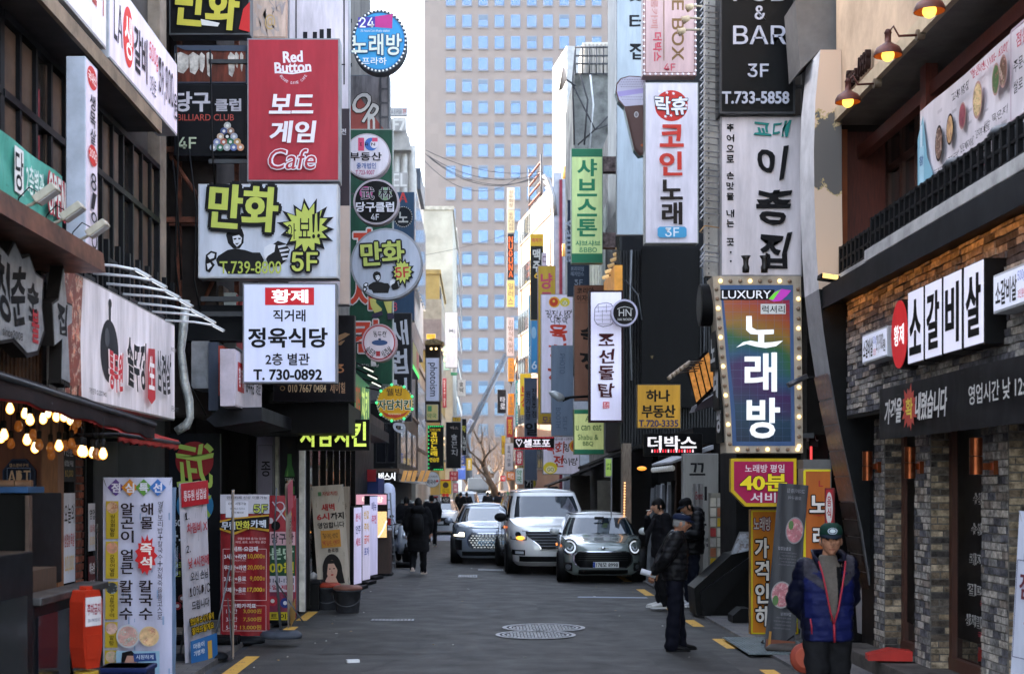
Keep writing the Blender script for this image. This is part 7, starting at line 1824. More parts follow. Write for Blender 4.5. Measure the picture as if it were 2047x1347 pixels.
def head_mesh(b,M,skin,lip,dark,k=1.,old=False,n=44,h=34):
    """Head, face towards -y, centre at the origin of M; eyes, nose, mouth, ears."""
    g=lambda x,z,sx,sz:math.exp(-(x/sx)**2-(z/sz)**2)
    vs,fs,ms=[],[],[]
    for i in range(h+1):
        t=math.pi*i/h
        for j in range(n):
            a=2*math.pi*j/n
            ux,uy,uz=math.sin(t)*math.cos(a),math.sin(t)*math.sin(a),-math.cos(t)
            x,y,z=.076*ux,.094*uy,.116*uz
            jaw=max(0,-uz)
            x*=1-.28*jaw**1.6
            if uy<0:
                y*=1-.10*jaw**2
                f=max(0,-uy)
                y-=.034*g(x,z+.022,.012,.018)+.010*g(x,z-.005,.009,.028)
                y+=.011*(g(abs(x)-.032,z-.012,.016,.012))
                y-=.006*g(abs(x)-.03,z-.032,.022,.009)
                y-=.005*g(abs(x)-.045,z+.018,.018,.018)
                y-=.008*g(x,z+.062,.022,.007)-.006*g(x,z+.066,.018,.003)
                y-=.010*g(x,z+.098,.022,.016)
                if old:y+=.005*g(abs(x)-.048,z+.045,.014,.022)
            elif jaw>.3:y*=1-.35*(jaw-.3)
            vs.append((x*k,y*k,z*k))
    for i in range(h):
        for j in range(n):
            q=(i*n+j,i*n+(j+1)%n,(i+1)*n+(j+1)%n,(i+1)*n+j)
            c=[sum(vs[v][k_]for v in q)/4/k for k_ in range(3)]
            m=skin
            if c[1]<-.05 and abs(c[0])<.024 and abs(c[2]+.064)<.006:m=lip
            if c[1]<-.05 and abs(abs(c[0])-.031)<.014 and abs(c[2]-.012)<.0042:m=dark
            if c[1]<-.05 and abs(abs(c[0])-.032)<.02 and abs(c[2]-.034)<.004:m=dark
            fs.append(q);ms.append(m)
    b.add(vs,fs,ms,True,M=M)
    for sx in(-1,1):
        b.ell((sx*.078*k,.012*k,-.004*k),(.012*k,.02*k,.032*k),skin,12,M=M)
        b.ell((sx*.031*k,-.078*k,.012*k),(.011*k,.008*k,.006*k),dark,8,M=M)
def hand_mesh(b,M,m,curl=.5,sx=1):
    """Palm with four unequal fingers and a thumb; fingers along -z, palm facing -y."""
    b.ell((0,0,-.045),(.042,.018,.05),m,12,M=M)
    for i,(x,L)in enumerate(((-.03,.062),(-.01,.074),(.011,.07),(.031,.054))):
        p=Vector((x*sx,0,-.082));d=Vector((x*.6*sx,0,-1)).normalized()
        pts=[p]
        for s_,c_ in((.45,.5),(.32,1.1),(.23,1.7)):
            a=curl*c_
            p=p+(d*math.cos(a)+Vector((0,-1,0))*math.sin(a))*L*s_*1.0
            pts.append(p)
        b.tube([M@q for q in pts],[.0105,.0095,.0088,.0068],m,8)
    pts=[Vector((-.034*sx,-.004,-.02)),Vector((-.056*sx,-.016,-.045)),Vector((-.058*sx,-.03,-.075)),Vector((-.05*sx,-.038,-.092))]
    b.tube([M@q for q in pts],[.014,.012,.01,.008],m,8)
def shoe(t,T,p,yaw,m,sole,k=1.):
    b=B(T)
    M=Matrix.Translation(p)@Matrix.Rotation(yaw,4,'Z')@Matrix.Scale(k,4)
    secs=[]
    for y,w,hgt in((.075,.032,.075),(.05,.042,.095),(0,.043,.1),(-.06,.045,.075),(-.12,.05,.055),(-.17,.045,.045),(-.2,.022,.03)):
        secs.append((y,w,hgt))
    n=12
    vs=[(w*math.cos(2*math.pi*i/n),y,.012+max(0,.5+.5*math.sin(2*math.pi*i/n))*hgt)for y,w,hgt in secs for i in range(n)]
    fs=[(i*n+j,(i+1)*n+j,(i+1)*n+(j+1)%n,i*n+(j+1)%n)for i in range(len(secs)-1)for j in range(n)]
    fs+=[tuple(range(n)),tuple((len(secs)-1)*n+j for j in range(n))[::-1]]
    b.add(vs,fs,m,True,M=M)
    ol=[(.04,.08),(.048,0),(.055,-.12),(.045,-.19),(0,-.212),(-.045,-.19),(-.055,-.12),(-.048,0),(-.04,.08)]
    b.add([(x,y,z)for z in(0,.024)for x,y in ol],[tuple(range(9)),tuple(range(9,18))[::-1]]+[(i,i+9,(i+1)%9+9,(i+1)%9)for i in range(9)],sole,M=M)
    b.build('shoe',t)
SKIN,LIP,DRK=mat('#b8836a',.5,g=.15,sc=25),mat('#7a4238',.5,g=0),mat('#1d1613',.4,g=0)
SKO=mat('#a8775e',.55,g=.25,sc=30)
NEARV=.013
def person(label,loc,rz,h=1.7,hip=((-.09,0,.9),(.09,0,.9)),knee=((-.1,-.01,.48),(.1,-.01,.48)),ank=((-.1,0,.09),(.1,0,.09)),
           sh=((-.185,.01,1.4),(.185,.01,1.4)),elb=((-.25,.03,1.13),(.25,.03,1.13)),wri=((-.25,-.04,.9),(.25,-.04,.9)),
           headp=(0,-.03,1.575),hyaw=0.,hpitch=0.,jk='#141418',tr='#15161c',sho='#1a1a1c',sole='#1c1c1e',hem=.8,jr=1.,quilt=0.,qn=.085,skin=None,old=False,
           vox=.016,jmat=None,jcolor=None,cut=None,fat=1.,hand=(True,True),curl=(.7,.7),hM=(None,None),legr=1.,cuff=1.,stoop=0.):
    k=h/1.7
    t=thing('person',label,'person',loc,rz)
    T=WM[t.name]@Matrix.Scale(k,4)
    skin=skin or SKIN
    V=lambda p:Vector(p)
    # trousers
    b=B()
    for i in(0,1):
        limb(b,[hip[i],knee[i],V(ank[i])+Vector((0,.01,-.02))],[.1*legr,.078*legr,.066*legr*cuff],DRK)
    loft(b,[((0,.0+stoop*.0,.8),.15,.1),((0,0,.9),.17,.115),((0,.0,1.02),.165,.11)],DRK)
    vs,fs=fuse(b,vox)
    nz=lambda v,k_,a:noise.noise(v*k_)*a
    for q,v in enumerate(vs):vs[q]=v+Vector((nz(v,14,.008),nz(v+Vector((5,0,0)),16,.009),0))+Vector((.004*math.sin(v.z*46+v.x*30),.006*math.sin(v.z*38+1.3+v.x*21),0))
    o=B(T);o.add(vs,fs,mat(tr,.8,g=.2,sc=12),True);o.build('trousers',t)
    # body under the clothes: torso, arms, neck, head, hands
    b=B()
    top=V(sh[0]).lerp(V(sh[1]),.5)
    hp=V(headp)
    loft(b,[((0,0,.86),.14,.09),((0,.005,1.0),.13,.085),(((top.x)*.6,top.y*.7,1.22),.145,.095),((top.x,top.y,top.z-.02),.15,.08)],DRK)
    limb(b,[(top.x,top.y,top.z-.02),hp+Vector((0,.03,-.06))],[.058,.052],DRK)
    for i in(0,1):limb(b,[sh[i],elb[i],wri[i]],[.052,.042,.029],DRK)
    for i in(0,1):limb(b,[hip[i],knee[i],ank[i]],[.075,.055,.04],DRK)
    vs,fs=fuse(b,max(vox,.018),3)
    o=B(T);o.add(vs,fs,skin,True)
    HM=Matrix.Translation(hp)@Matrix.Rotation(hyaw,4,'Z')@Matrix.Rotation(hpitch,4,'X')
    head_mesh(o,HM,skin,LIP,DRK,1.0,old)
    for i in(0,1):
        if hand[i]:
            d=(V(wri[i])-V(elb[i])).normalized()
            M=hM[i]or(Matrix.Translation(V(wri[i]))@d.to_track_quat('-Z','Y').to_matrix().to_4x4())
            hand_mesh(o,M,skin,curl[i],1 if i else-1)
    o.build('body',t)
    # jacket
    b=B()
    loft(b,[((0,.0,hem),.2*fat,.145*fat),((0,0,hem+.1),.205*fat,.15*fat),((top.x*.4,top.y*.5,1.08),.205*fat,.15*fat),((top.x*.8,top.y*.85,1.27),.215*fat,.148*fat),((top.x,top.y,top.z-.01),.19,.11),((top.x,top.y-.01,top.z+.045),.1,.085)],DRK)
    for i in(0,1):limb(b,[sh[i],elb[i],V(wri[i]).lerp(V(elb[i]),.06)],[.088*jr,.078*jr,.058*jr],DRK)
    vs,fs=fuse(b,vox if not cut else .011,5)
    out=[]
    for v in vs:
        c=Vector((top.x*max(0,v.z-.9)/.5,top.y*max(0,v.z-.9)/.5,v.z))
        d=Vector((v.x-c.x,v.y-c.y,0));L=d.length or 1
        q=quilt*(abs(math.sin(math.pi*v.z/qn))**.5-.6)+(.003*math.sin(v.x*55+v.z*20)if quilt else .005*math.sin(v.z*33+v.x*18))
        w=Vector((v.x,v.y,v.z*2.2))
        out.append(v+d/L*(q+nz(w,9,.009)+nz(w,26,.005)))
    vs=out
    jm=mat(jk,.42 if quilt else .8,g=.2,sc=10,b=.2,bsc=110)
    f2,m2=[],[]
    for f in fs:
        c=sum((vs[i]for i in f),Vector())/len(f)
        if cut and cut(c):continue
        f2.append(f);m2.append(jcolor(c)if jcolor else jm)
    o=B(T);o.add(vs,f2,m2,True);o.build('jacket',t)
    for i in(0,1):
        d=math.atan2(V(knee[i]).x*0,1)
        shoe(t,T,V((ank[i][0],ank[i][1],ank[i][2]-.09)),(-.14,.14)[i]*.8,mat(sho,.5,g=.2),mat(sole,.6,g=0))
    return t,T,HM,skin
def cap_part(t,T,HM,col,brim=True,flat=False,badge=False):
    b=B(T)
    m=mat(col,.75,g=.15,sc=20)
    if flat:
        loftv=[]
        for z,rx,fy_,by in((.045,.092,-.1,.108),(.07,.097,-.118,.112),(.095,.09,-.115,.1),(.112,.066,-.09,.075),(.118,.02,-.03,.02)):
            loftv.append([(rx*math.cos(a),(-fy_ if math.sin(a)<0 else by)*math.sin(a),z+(.012*math.sin(a)))for a in[2*math.pi*i/24 for i in range(24)]])
        vs=[v for r_ in loftv for v in r_]
        fs=[(i*24+j,i*24+(j+1)%24,(i+1)*24+(j+1)%24,(i+1)*24+j)for i in range(4)for j in range(24)]+[tuple(96+j for j in range(24))]
        b.add(vs,fs,m,True,M=HM)
    else:
        pr=[(.086,.034),(.09,.058),(.088,.09),(.078,.118),(.05,.138),(.012,.144)]
        vs=[(r_*math.cos(a),r_*1.16*math.sin(a)+.004,z)for r_,z in pr for a in[2*math.pi*i/24 for i in range(24)]]
        fs=[(i*24+j,i*24+(j+1)%24,(i+1)*24+(j+1)%24,(i+1)*24+j)for i in range(5)for j in range(24)]+[tuple(120+j for j in range(24))]
        b.add(vs,fs,m,True,M=HM)
    o=b.build('cap',t)
    b=B(T)
    z0,r0,L=(.05,.09,.055)if flat else(.05,.085,.058)
    vs,fs=[],[]
    for i in range(13):
        a=R(200+140*i/12)
        x,y=r0*math.cos(a),r0*1.15*math.sin(a)
        e=L*math.sin(math.pi*i/12)**.6
        vs+=[(x,y,z0),(x*1.02,y-e,z0-.012-.25*e+.05*abs(x)),(x,y,z0-.008),(x*1.02,y-e,z0-.02-.25*e+.05*abs(x))]
    for i in range(12):fs+=[(4*i,4*i+1,4*i+5,4*i+4),(4*i+2,4*i+6,4*i+7,4*i+3),(4*i+1,4*i+3,4*i+7,4*i+5)]
    b.add(vs,fs,m if flat else mat('#16222e',.7,g=.1),True,M=HM);b.build('brim',o)
    if badge:
        b=B(T)
        for r_,c_,q in((.032,'#b9c2cc',0),(.028,'#1a2a44',.001),(.02,'#a9b4b8',.002)):
            n=20
            b.add([(r_*1.15*math.cos(2*math.pi*i/n),-.103-q+.02*(r_*math.sin(2*math.pi*i/n)+.0)*8*.06,.078+r_*.8*math.sin(2*math.pi*i/n))for i in range(n)],[tuple(range(n))],mat(c_,.6,g=0),M=HM)
        b.build('badge',o)
    return o
def hair_part(t,T,HM,col,back=True,low=-.04,thick=1.06,fringe=.045):
    b=B(T);m=mat(col,.55,g=.2,sc=40)
    n,h=30,20
    vs,fs=[],[]
    for i in range(h+1):
        th=math.pi*i/h
        for j in range(n):
            a=2*math.pi*j/n
            ux,uy,uz=math.sin(th)*math.cos(a),math.sin(th)*math.sin(a),math.cos(th)
            w=thick*(1+.02*math.sin(a*9)+.015*math.sin(a*17+th*8))
            vs.append((.08*ux*w,.1*uy*w+.004,.12*uz*w))
    for i in range(h):
        for j in range(n):
            q=(i*n+j,(i+1)*n+j,(i+1)*n+(j+1)%n,i*n+(j+1)%n)
            c=sum((Vector(vs[v])for v in q),Vector())/4
            lim=fringe if c.y<-.03 else low
            if c.z>lim+.01*math.sin(j*2.1):fs.append(q)
    b.add(vs,fs,m,True,M=HM);b.build('hair',t)

# --- man in the blue jacket, nearest
def bluejk(c):
    x,y,z=c
    ax=abs(x)
    if ax>.2-max(0,1.3-z)*.03:return JN
    ch=1.285-ax*.0+(ax-.1)*.75
    if ch-.055<z<ch+.02 and ax>.06 and y<.1:return JG
    if z>1.34 and ax>.1:return JG
    if ax>.165 and z<.98:return JN
    return JB
JB,JN,JG=mat('#131b50',.55,g=.12,sc=12,b=.25,bsc=120),mat('#0c1028',.5,g=.12,sc=12),mat('#34323a',.9,g=.25,sc=60)
vcut=lambda c:c.y<-.02 and c.z>.94 and abs(c.x-.005)<.012+.085*max(0,(c.z-.94)/.46)
t,T,HM,sk=person('man in a green cap and blue quilted jacket walking towards the camera',(2.66,10.9,0),R(2),1.66,jcolor=bluejk,quilt=.013,qn=.098,cut=vcut,skin=SKO,old=True,hem=.8,fat=.98,jr=.96,tr='#1d1d20',sh=((-.17,.01,1.37),(.165,.02,1.39)),
                      elb=((-.235,.1,1.09),(.222,.12,1.12)),wri=((-.08,.2,.93),(.08,.2,.93)),headp=(.012,-.06,1.58),hpitch=R(-1),hyaw=R(-9),knee=((-.1,-.06,.48),(.1,.01,.48)),ank=((-.1,.02,.09),(.1,.06,.09)),legr=1.1)
b=B()
loft(b,[((0,-.01,.95),.15,.115),((0,-.01,1.2),.16,.115),((0,0,1.36),.13,.09),((0,-.005,1.42),.075,.075),((0,-.02,1.47),.07,.07)],DRK)
vs,fs=fuse(b,.014,4)
o=B(T);o.add(vs,fs,[mat('#57504a',.9,g=.15,sc=40)if sum(vs[i].x for i in f)/len(f)<.045 or sum(vs[i].z for i in f)/len(f)>1.38 else mat('#0d0d10',.8)for f in fs],True);o.build('sweater',t)
b=B(T)
RED=mat('#8f2230',.5,g=0)
for sx in(-1,1):b.tube([(sx*.105+.005,-.115,1.425),(sx*.085+.005,-.152,1.33),(sx*.06+.005,-.168,1.2),(sx*.032+.005,-.172,1.05),(.005,-.17,.94)],.007,RED,6)
b.tube([(.005,-.17,.94),(.008,-.168,.87),(.012,-.16,.8)],.009,RED,6);b.tube([(-.165,-.115,.98),(-.16,-.13,.92),(-.155,-.12,.86)],.006,RED,6);b.build('zip',t)
b=B(T)
for sx in(-1,1):
    pts=[(sx*.105,-.115,1.42),(sx*.13,-.06,1.47),(sx*.12,.03,1.5),(sx*.07,.1,1.5),(0,.125,1.5)]
    vs=[]
    for(x,y,z)in pts:vs+=[(x*.9,y*.9,z-.07),(x*1.05,y*1.05,z+.01),(x*.82,y*.82,z+.005)]
    fs=[(3*i+a_,3*i+3+a_,3*i+3+(a_+1)%3,3*i+(a_+1)%3)for i in range(4)for a_ in range(3)]
    b.add(vs,fs,JN,True)
b.build('collar',t)
cap_part(t,T,HM,'#14382e',badge=True)
hair_part(t,T,HM,'#3a3634',low=-.02,thick=1.0,fringe=.06)
# --- old man in profile
t,T,HM,sk=person('elderly man in a navy flat cap and black quilted jacket standing sideways on the road',(2.32,17.0,0),R(88),1.67,jk='#131318',quilt=.011,qn=.075,skin=SKO,old=True,tr='#0f1120',hem=.86,jr=1.02,fat=1.02,
                      elb=((-.26,.12,1.14),(.26,.12,1.14)),wri=((-.06,.24,.96),(.08,.24,.94)),headp=(0,-.085,1.545),hpitch=R(2),sh=((-.185,-.02,1.385),(.185,-.02,1.385)),ank=((-.1,.03,.09),(.1,-.08,.09)),knee=((-.1,.01,.48),(.1,-.05,.48)),legr=1.12,cuff=1.25,curl=(1.1,.9))
cap_part(t,T,HM,'#1c2744',flat=True)
hair_part(t,T,HM,'#7c7a78',low=-.03,thick=1.0,fringe=.09)
b=B(T);loft(b,[((0,-.02,1.36),.1,.085),((0,-.035,1.42),.085,.08),((0,-.045,1.46),.075,.072)],mat('#1a2036',.9,g=.5,sc=50));b.build('scarf',t)
c=WM[t.name]@Vector((.02,.3,.93))
b=B();b.cyl(c+Vector((-.1,-.03,.02)),c+Vector((.07,-.03,-.03)),.036,mat('#c3c5cc',.5),n=20);b.cyl(c+Vector((.07,-.03,-.03)),c+Vector((.074,-.03,-.031)),.024,mat('#2a2a2e',.6),n=16);b.cyl(c+Vector((.06,-.03,-.027)),c+Vector((.076,-.03,-.032)),.038,mat('#d5d6dc',.4),n=20,caps=False)
b.build('rolled_cup',label='white paper cup roll held behind the elderly man',cat='cup')
# --- young smoker
t,T,HM,sk=person('young man with black hair smoking, raising his hand to his mouth',(XP(1322,22.6),22.6,.04),R(-80),1.74,jk='#16161c',tr='#121216',sho='#b9b6b2',sole='#c9c9c6',hem=.78,
                      elb=((-.3,-.12,1.2),(.25,.03,1.13)),wri=((-.08,-.2,1.4),(.22,-.08,.92)),headp=(0,-.05,1.575),hpitch=R(2),hM=(Matrix.Translation((-.075,-.2,1.42))@Matrix.Rotation(R(160),4,'X')@Matrix.Rotation(R(20),4,'Y')@Matrix.Scale(.95,4),None),curl=(.8,.7),skin=mat('#b88a70',.5,g=.1))
hair_part(t,T,HM,'#0c0b0d',low=-.05,thick=1.1,fringe=.02)
b=B(T);b.tube([(-.02,-.175,1.515),(-.035,-.235,1.51)],.005,mat('#dcdad4',.6,g=0),6);b.build('cigarette',t)
b=B(T);b.tube([(.1,-.14,1.38),(-.05,-.2,1.15),(-.16,-.2,.95)],[.03,.05,.03],mat('#2a2a2e',.9));b.build('scarf',t)
# --- man in the black cap
t,T,HM,sk=person('man in a black cap and puffed hooded jacket with white striped track trousers',(XP(1382,22.9),22.9,.04),R(-70),1.74,jk='#0f0f14',quilt=.014,qn=.11,tr='#131728',sho='#b9b9bc',sole='#c9c9c9',hem=.82,jr=1.25,fat=1.16,
                      elb=((-.27,-.06,1.15),(.27,-.06,1.15)),wri=((-.12,-.26,1.08),(.12,-.26,1.08)),headp=(0,-.085,1.56),hpitch=R(22),curl=(.9,.9),skin=mat('#a87c62',.5,g=.1))
cap_part(t,T,HM,'#101013')
hair_part(t,T,HM,'#0c0b0d',low=-.04,thick=1.0,fringe=.07)
b=B(T);loft(b,[((0,.08,1.36),.14,.08),((0,.1,1.45),.16,.1),((0,.09,1.53),.12,.08),((0,.07,1.57),.05,.04)],mat('#0f0f14',.5));b.build('hood',t)
b=B(T);b.tube([(-.17,.0,.9),(-.183,-.01,.48),(-.165,.0,.12)],[.02,.022,.02],mat('#c3c3c6',.7),6);b.build('white_stripe',t)
b=B(T);b.box(-.04,.04,-.36,-.345,1.06,1.2,BLK);b.build('phone',label='dark phone held up by the man in the black cap',cat='phone')
# --- walkers seen from behind
def coat_walker(label,px,Y,h,rz,step,cols,long=True,pack=True,vox=.02):
    t,T,HM,sk=person(label,(XP(px,Y),Y,0),rz,h,jk=cols[0],tr=cols[1],sho=cols[2],sole='#c9b8a8',hem=.5 if long else .82,jr=1.15,fat=1.2 if long else 1.0,vox=vox,legr=1.1,
                          ank=((-.1,-.14*step,.09),(.1,.2*step,.17)),knee=((-.1,-.12*step,.48),(.1,-.02*step,.46)),elb=((-.27,-.02,1.13),(.27,.06,1.13)),wri=((-.24,-.12,.93),(.24,-.02,.9)))
    hair_part(t,T,HM,'#0d0c0e',low=-.08,thick=1.08,fringe=.03)
    if pack:
        b=B(T);loft(b,[((0,.2,.88),.13,.08),((0,.22,1.05),.15,.1),((0,.21,1.25),.14,.09),((0,.18,1.34),.09,.06)],mat('#0c0c0f',.6,g=.2));b.build('backpack',label='black backpack on the walker in the long black coat',cat='backpack')
        b=B(T);loft(b,[((0,.07,1.36),.15,.1),((0,.09,1.46),.16,.1),((0,.07,1.53),.1,.07)],mat('#101014',.8));b.build('hood',t)
    return t
coat_walker('walker in a long black hooded coat seen from behind on the left of the road',836,32,1.72,R(176),1.,('#0f0f13','#0e0e12','#b9a49a'))
coat_walker('walker in a dark vest and white sleeves just beyond the long black coat',863,47,1.7,R(182),1.,('#15161d','#0f1016','#b9b9b9'),False,False,.03)
coat_walker('walker in black by the parked scooter, half hidden by the long coat',812,42,1.68,R(170),.7,('#1a1a20','#121216','#2a2a2a'),True,False,.03)
for px,Y,lb,c_ in((921,76,'dark figure beside the silver car roof, nearer the yellow sign','#17171b'),(933,77,'dark figure just right of another by the silver car roof','#1c1c20'),(975,84,'distant dark figure standing before the white truck','#202024'),(998,84,'distant figure with a handcart near the bare tree','#26262c')):
    coat_walker(lb,px,Y,1.7,R(175),.5,(c_,'#16161a','#2a2a2a'),False,False,.045)
bpy.data.scenes.remove(_tmp)
# ---------------------------------------------------------------- street stands, buckets, boards
def legs(s,h=.25,c='#8a8c92'):
    """Thin crossed rods and feet of a banner stand, behind the cloth."""
    b=B(s.T)
    m=mat(c,.35,.6,g=.2)
    w,H=s.w,s.h
    b.tube([(0,.25,-s.o.z+.02),(0,.03,H*.55)],.011,m);b.tube([(0,.03,H*.55),(-w/2,0,H)],.006,m);b.tube([(0,.03,H*.55),(w/2,0,H)],.006,m)
    b.tube([(0,.06,H*.35),(-w/2,0,0)],.006,m);b.tube([(0,.06,H*.35),(w/2,0,0)],.006,m);b.build('rod',s.ob)
    b=B(s.T);b.lathe([(.2,0),(.21,.03),(.16,.07),(.03,.09)],mat('#2c2f36',.6,g=.3),(0,.26,-s.o.z+.004),18);b.build('base',s.ob)
sg=Sign('banner_stand','white lunch special banner with four coloured diamonds and noodle bowls',(206,954,344,1369),12.6,depth=.006,face='#c2c0d6',frame='#8ea0c0',shape='cloth',cat='banner stand',rz=R(0))
for k,(ch,c_)in enumerate((('점','#5a3f86'),('심','#c07a2a'),('특','#5a8a3a'),('선','#3a6ab0'))):
    cx=233+k*28
    sg.poly([(cx,957),(cx+17,974),(cx,991),(cx-17,974)],c_).t(ch,cx-9,965,cx+9,984,'#d3cfdc',.03)
PIC=[food_m('plate_'+str(k),c_,34)for k,c_ in enumerate((['#b8784a','#d8a070','#8a4a30','#c9a080'],['#b84a3a','#d8c0a8','#7a8a4a','#c98a70'],['#3a4448','#6a7a80','#a9b4b8','#2a3034'],['#b06a50','#e0d8d0','#8a4a3a','#d0a898'],['#a9b8a0','#dfe4dc','#7a9a6a','#c9a890']))]
for k,(y0,y1,tx)in enumerate(((1001,1076,'싱싱회덮밥'),(1081,1155,'오징어덮밥'),(1161,1236,'고등어구이'),(1241,1292,'알탕'),(1297,1350,'물회'))):
    sg.rect(214,y0,239,y1,'#b89c28').disc(227,y0+13,11.5,PIC[k]).t(tx,223,y0+26,232,y1-4,'#3a2f18',.012,vert=True)
for tx,x0,x1,ys in(('알곤이',246,272,(1003,1085)),('얼큰',246,271,(1095,1147)),('칼국수',244,270,(1156,1238)),('해물',286,311,(1003,1058)),('칼국수',283,310,(1156,1238))):sg.t(tx,x0,ys[0],x1,ys[1],'#2a1a1c',.021,vert=True)
sg.burst(297,1109,22,40,'#c01f24',13,.74,seed=6).t('즉석',286,1083,309,1135,'#e6dcd6',.03,vert=True)
sg.t('열무보리밥+칼국수+전복죽을풀코스로',321,1001,331,1235,'#3a3038',.006,vert=True)
sg.disc(263,1268,23,'#b9bcc0').disc(263,1268,20,food_m('noodle_bowl',['#c9d0cc','#a9b8a8','#e0e4e0','#8aa08a','#c99a90'],40)).disc(305,1268,20,'#d0b890').disc(305,1268,18,food_m('seafood_bowl',['#d8a060','#c0603a','#e8d0b0','#b8442a','#e0b888'],40))
sg.rect(240,1297,326,1350,'#8fb0c4').disc(266,1318,14,'#b88a78',18).poly([(250,1320),(252,1300),(270,1296),(284,1308),(283,1322),(276,1306),(262,1306),(256,1322)],'#1e1a1c').poly([(274,1302),(318,1300),(320,1316),(276,1318)],'#27427a').t('시원하게',280,1304,314,1313,'#c9d4e6',.01)
sg.done();legs(sg)
sg=Sign('banner_stand','pale blue back of a second banner showing beside the lunch special banner',loc=tuple(P(346,1369,12.95)),size=(.6,1.8),rz=R(98),depth=.006,face='#7f9cc0',frame='#7f9cc0',shape='cloth',cat='banner stand');sg.t('점심',.1,.3,.9,.45,'#9ab0cc',.02).done();legs(sg)
b=B();c=P(254,1330,11.9);b.box(c.x-.2,c.x+.19,11.75,12.1,.0,c.z,mat('#17224e',.45,g=.2));b.box(c.x-.215,c.x+.205,11.73,12.12,c.z-.04,c.z,mat('#1b2858',.45))
b.build('drinks_crate',label='navy plastic drinks crate in front of the lunch special banner',cat='crate',bev=.01)
sg=Sign('banner_stand','slim curling white banner with a red top and a blue foot',loc=tuple(P(398,1322,15.8)),size=(.58,2.0),rz=R(71),depth=.006,face='#c3c0ca',frame='#b0aeb8',shape='cloth',cat='banner stand',tilt=R(-4))
sg.rect(0,0,1,.13,'#a8202a').t('통두원 삼겹살',.08,.04,.92,.1,'#d8ccd0',.02).t('1.',.1,.16,.25,.2,'#20181c',.03).t('차림비 X',.15,.22,.9,.28,'#a8303a',.03).t('2.',.1,.34,.25,.38,'#20181c',.03).t('낮 4시전에',.15,.41,.9,.47,'#a8303a',.03).t('오신 손님',.2,.49,.85,.54,'#20181c',.015).t('10%D/C',.15,.57,.9,.63,'#3a2a2e',.02).t('드립니다',.2,.65,.85,.7,'#20181c',.02)
sg.t('맛있게 드시기 좋게',.08,.74,.95,.78,'#c0a020',.03,ol=('#20181c',.1)).t('잘라드릴게요',.08,.79,.9,.83,'#c0a020',.03,ol=('#20181c',.1)).rect(0,.86,1,1,'#2f6aa8').t('마음이',.1,.88,.5,.91,'#d8e2ee',.02).t('가볍게!',.1,.92,.5,.95,'#d8e2ee',.02).rect(.62,.89,.78,.99,'#c8a04a').done();legs(sg)
sg=Sign('banner_stand','red menu banner with yellow prices and a white taped notice',(441,988,539,1270),17.6,depth=.006,face='#9a2028',frame='#7a1a20',shape='cloth',cat='banner stand',fg=.3)
sg.rect(441,988,539,1026,'#bdb9c2').rect(452,1001,497,1034,'#d0ced8').t('OTT 시청가능',457,1003,493,1009,'#2a2a30',.012).t('넷플릭스 디즈니',461,1014,490,1018,'#4a4a50').t('왓챠 웨이브',463,1022,488,1026,'#4a4a50').t('5F',508,1008,536,1024,'#b0b858',.03,ol=('#1a1a1c',.08)).t('만화카페 신상 이용가능',455,991,535,997,'#4a464c')
sg.poly([(441,1040),(470,1034),(539,1028),(539,1062),(500,1056),(470,1068),(441,1058)],'#c0902a').poly([(441,1044),(470,1037),(539,1031),(539,1057),(500,1052),(470,1063),(441,1054)],'#1c1a1c')
sg.t('무림',445,1042,472,1058,'#c9cdd8',.03,ol=('#101012',.06)).t('만화',474,1040,502,1057,'#c8c048',.03,ol=('#101012',.06)).t('카페',504,1038,534,1054,'#c9cdd8',.03,ol=('#101012',.06)).t('무협과 만화 즐기는 당신의',478,1073,534,1078,'#d8b0b0').t('라면, 음료, 보드게임 공간',474,1080,534,1085,'#d8b0b0')
sg.t('세트 요금제',468,1091,518,1101,'#d6d0d4',.03).frame(449,1096,535,1198,1,'#d0b0b0')
for k,(a_,p_)in enumerate((('3시간+라면','10,000'),('무제한+라면','20,000'),('3시간+음료','9,000'),('무제한+음료','17,000'))):
    y=1106+k*22;sg.t(a_,451,y,495,y+10,'#d8d2d6',.025).t(p_,498 if len(p_)>5 else 503,y,527,y+10,'#c9a02c',.03).t('원',528,y+2,532,y+8,'#c9a02c',.01).t('(떡,만두,치즈)',472,y+11,494,y+15,'#c09aa0')
sg.t('만화가격표',467,1204,515,1213,'#d6d0d4',.03).frame(449,1208,535,1258,1,'#c0a0a0')
for k,(a_,p_)in enumerate((('1시간','3,000원'),('3시간','7,500원'),('5시간','13,000원'))):sg.t(a_,456,1214+k*16,478,1224+k*16,'#c9c0c6',.012).t(p_,490 if k<2 else 484,1214+k*16,526,1224+k*16,'#b8902a',.012)
sg.done();legs(sg)
for k in range(2):
    b=B();b.cyl((-3.75,17.3+k*.16,.09+k*.0),(-2.95,17.3+k*.16,.09),.055,BLK,n=16);b.build('foot_roller',label=['nearer black foam roller under the red menu banner','farther black foam roller under the red menu banner'][k],cat='roller',group='black rollers under the red menu banner')
sg=Sign('banner_stand','wooden edged banner seen end on before the red menu banner',loc=tuple(P(466,1312,16.2)),size=(.5,1.9),rz=R(98.5),depth=.03,face='#b8a898',frame='#a89078',cat='banner stand',shape='cloth');sg.t('이용안내',.1,.3,.9,.4,'#8a4a44',.01).done();legs(sg)
sg=Sign('banner_stand','red and green billiard banner with crossed cues half behind the red menu banner',(506,990,592,1238),20,depth=.006,face='#a2303a',frame='#7a2028',shape='cloth',cat='banner stand')
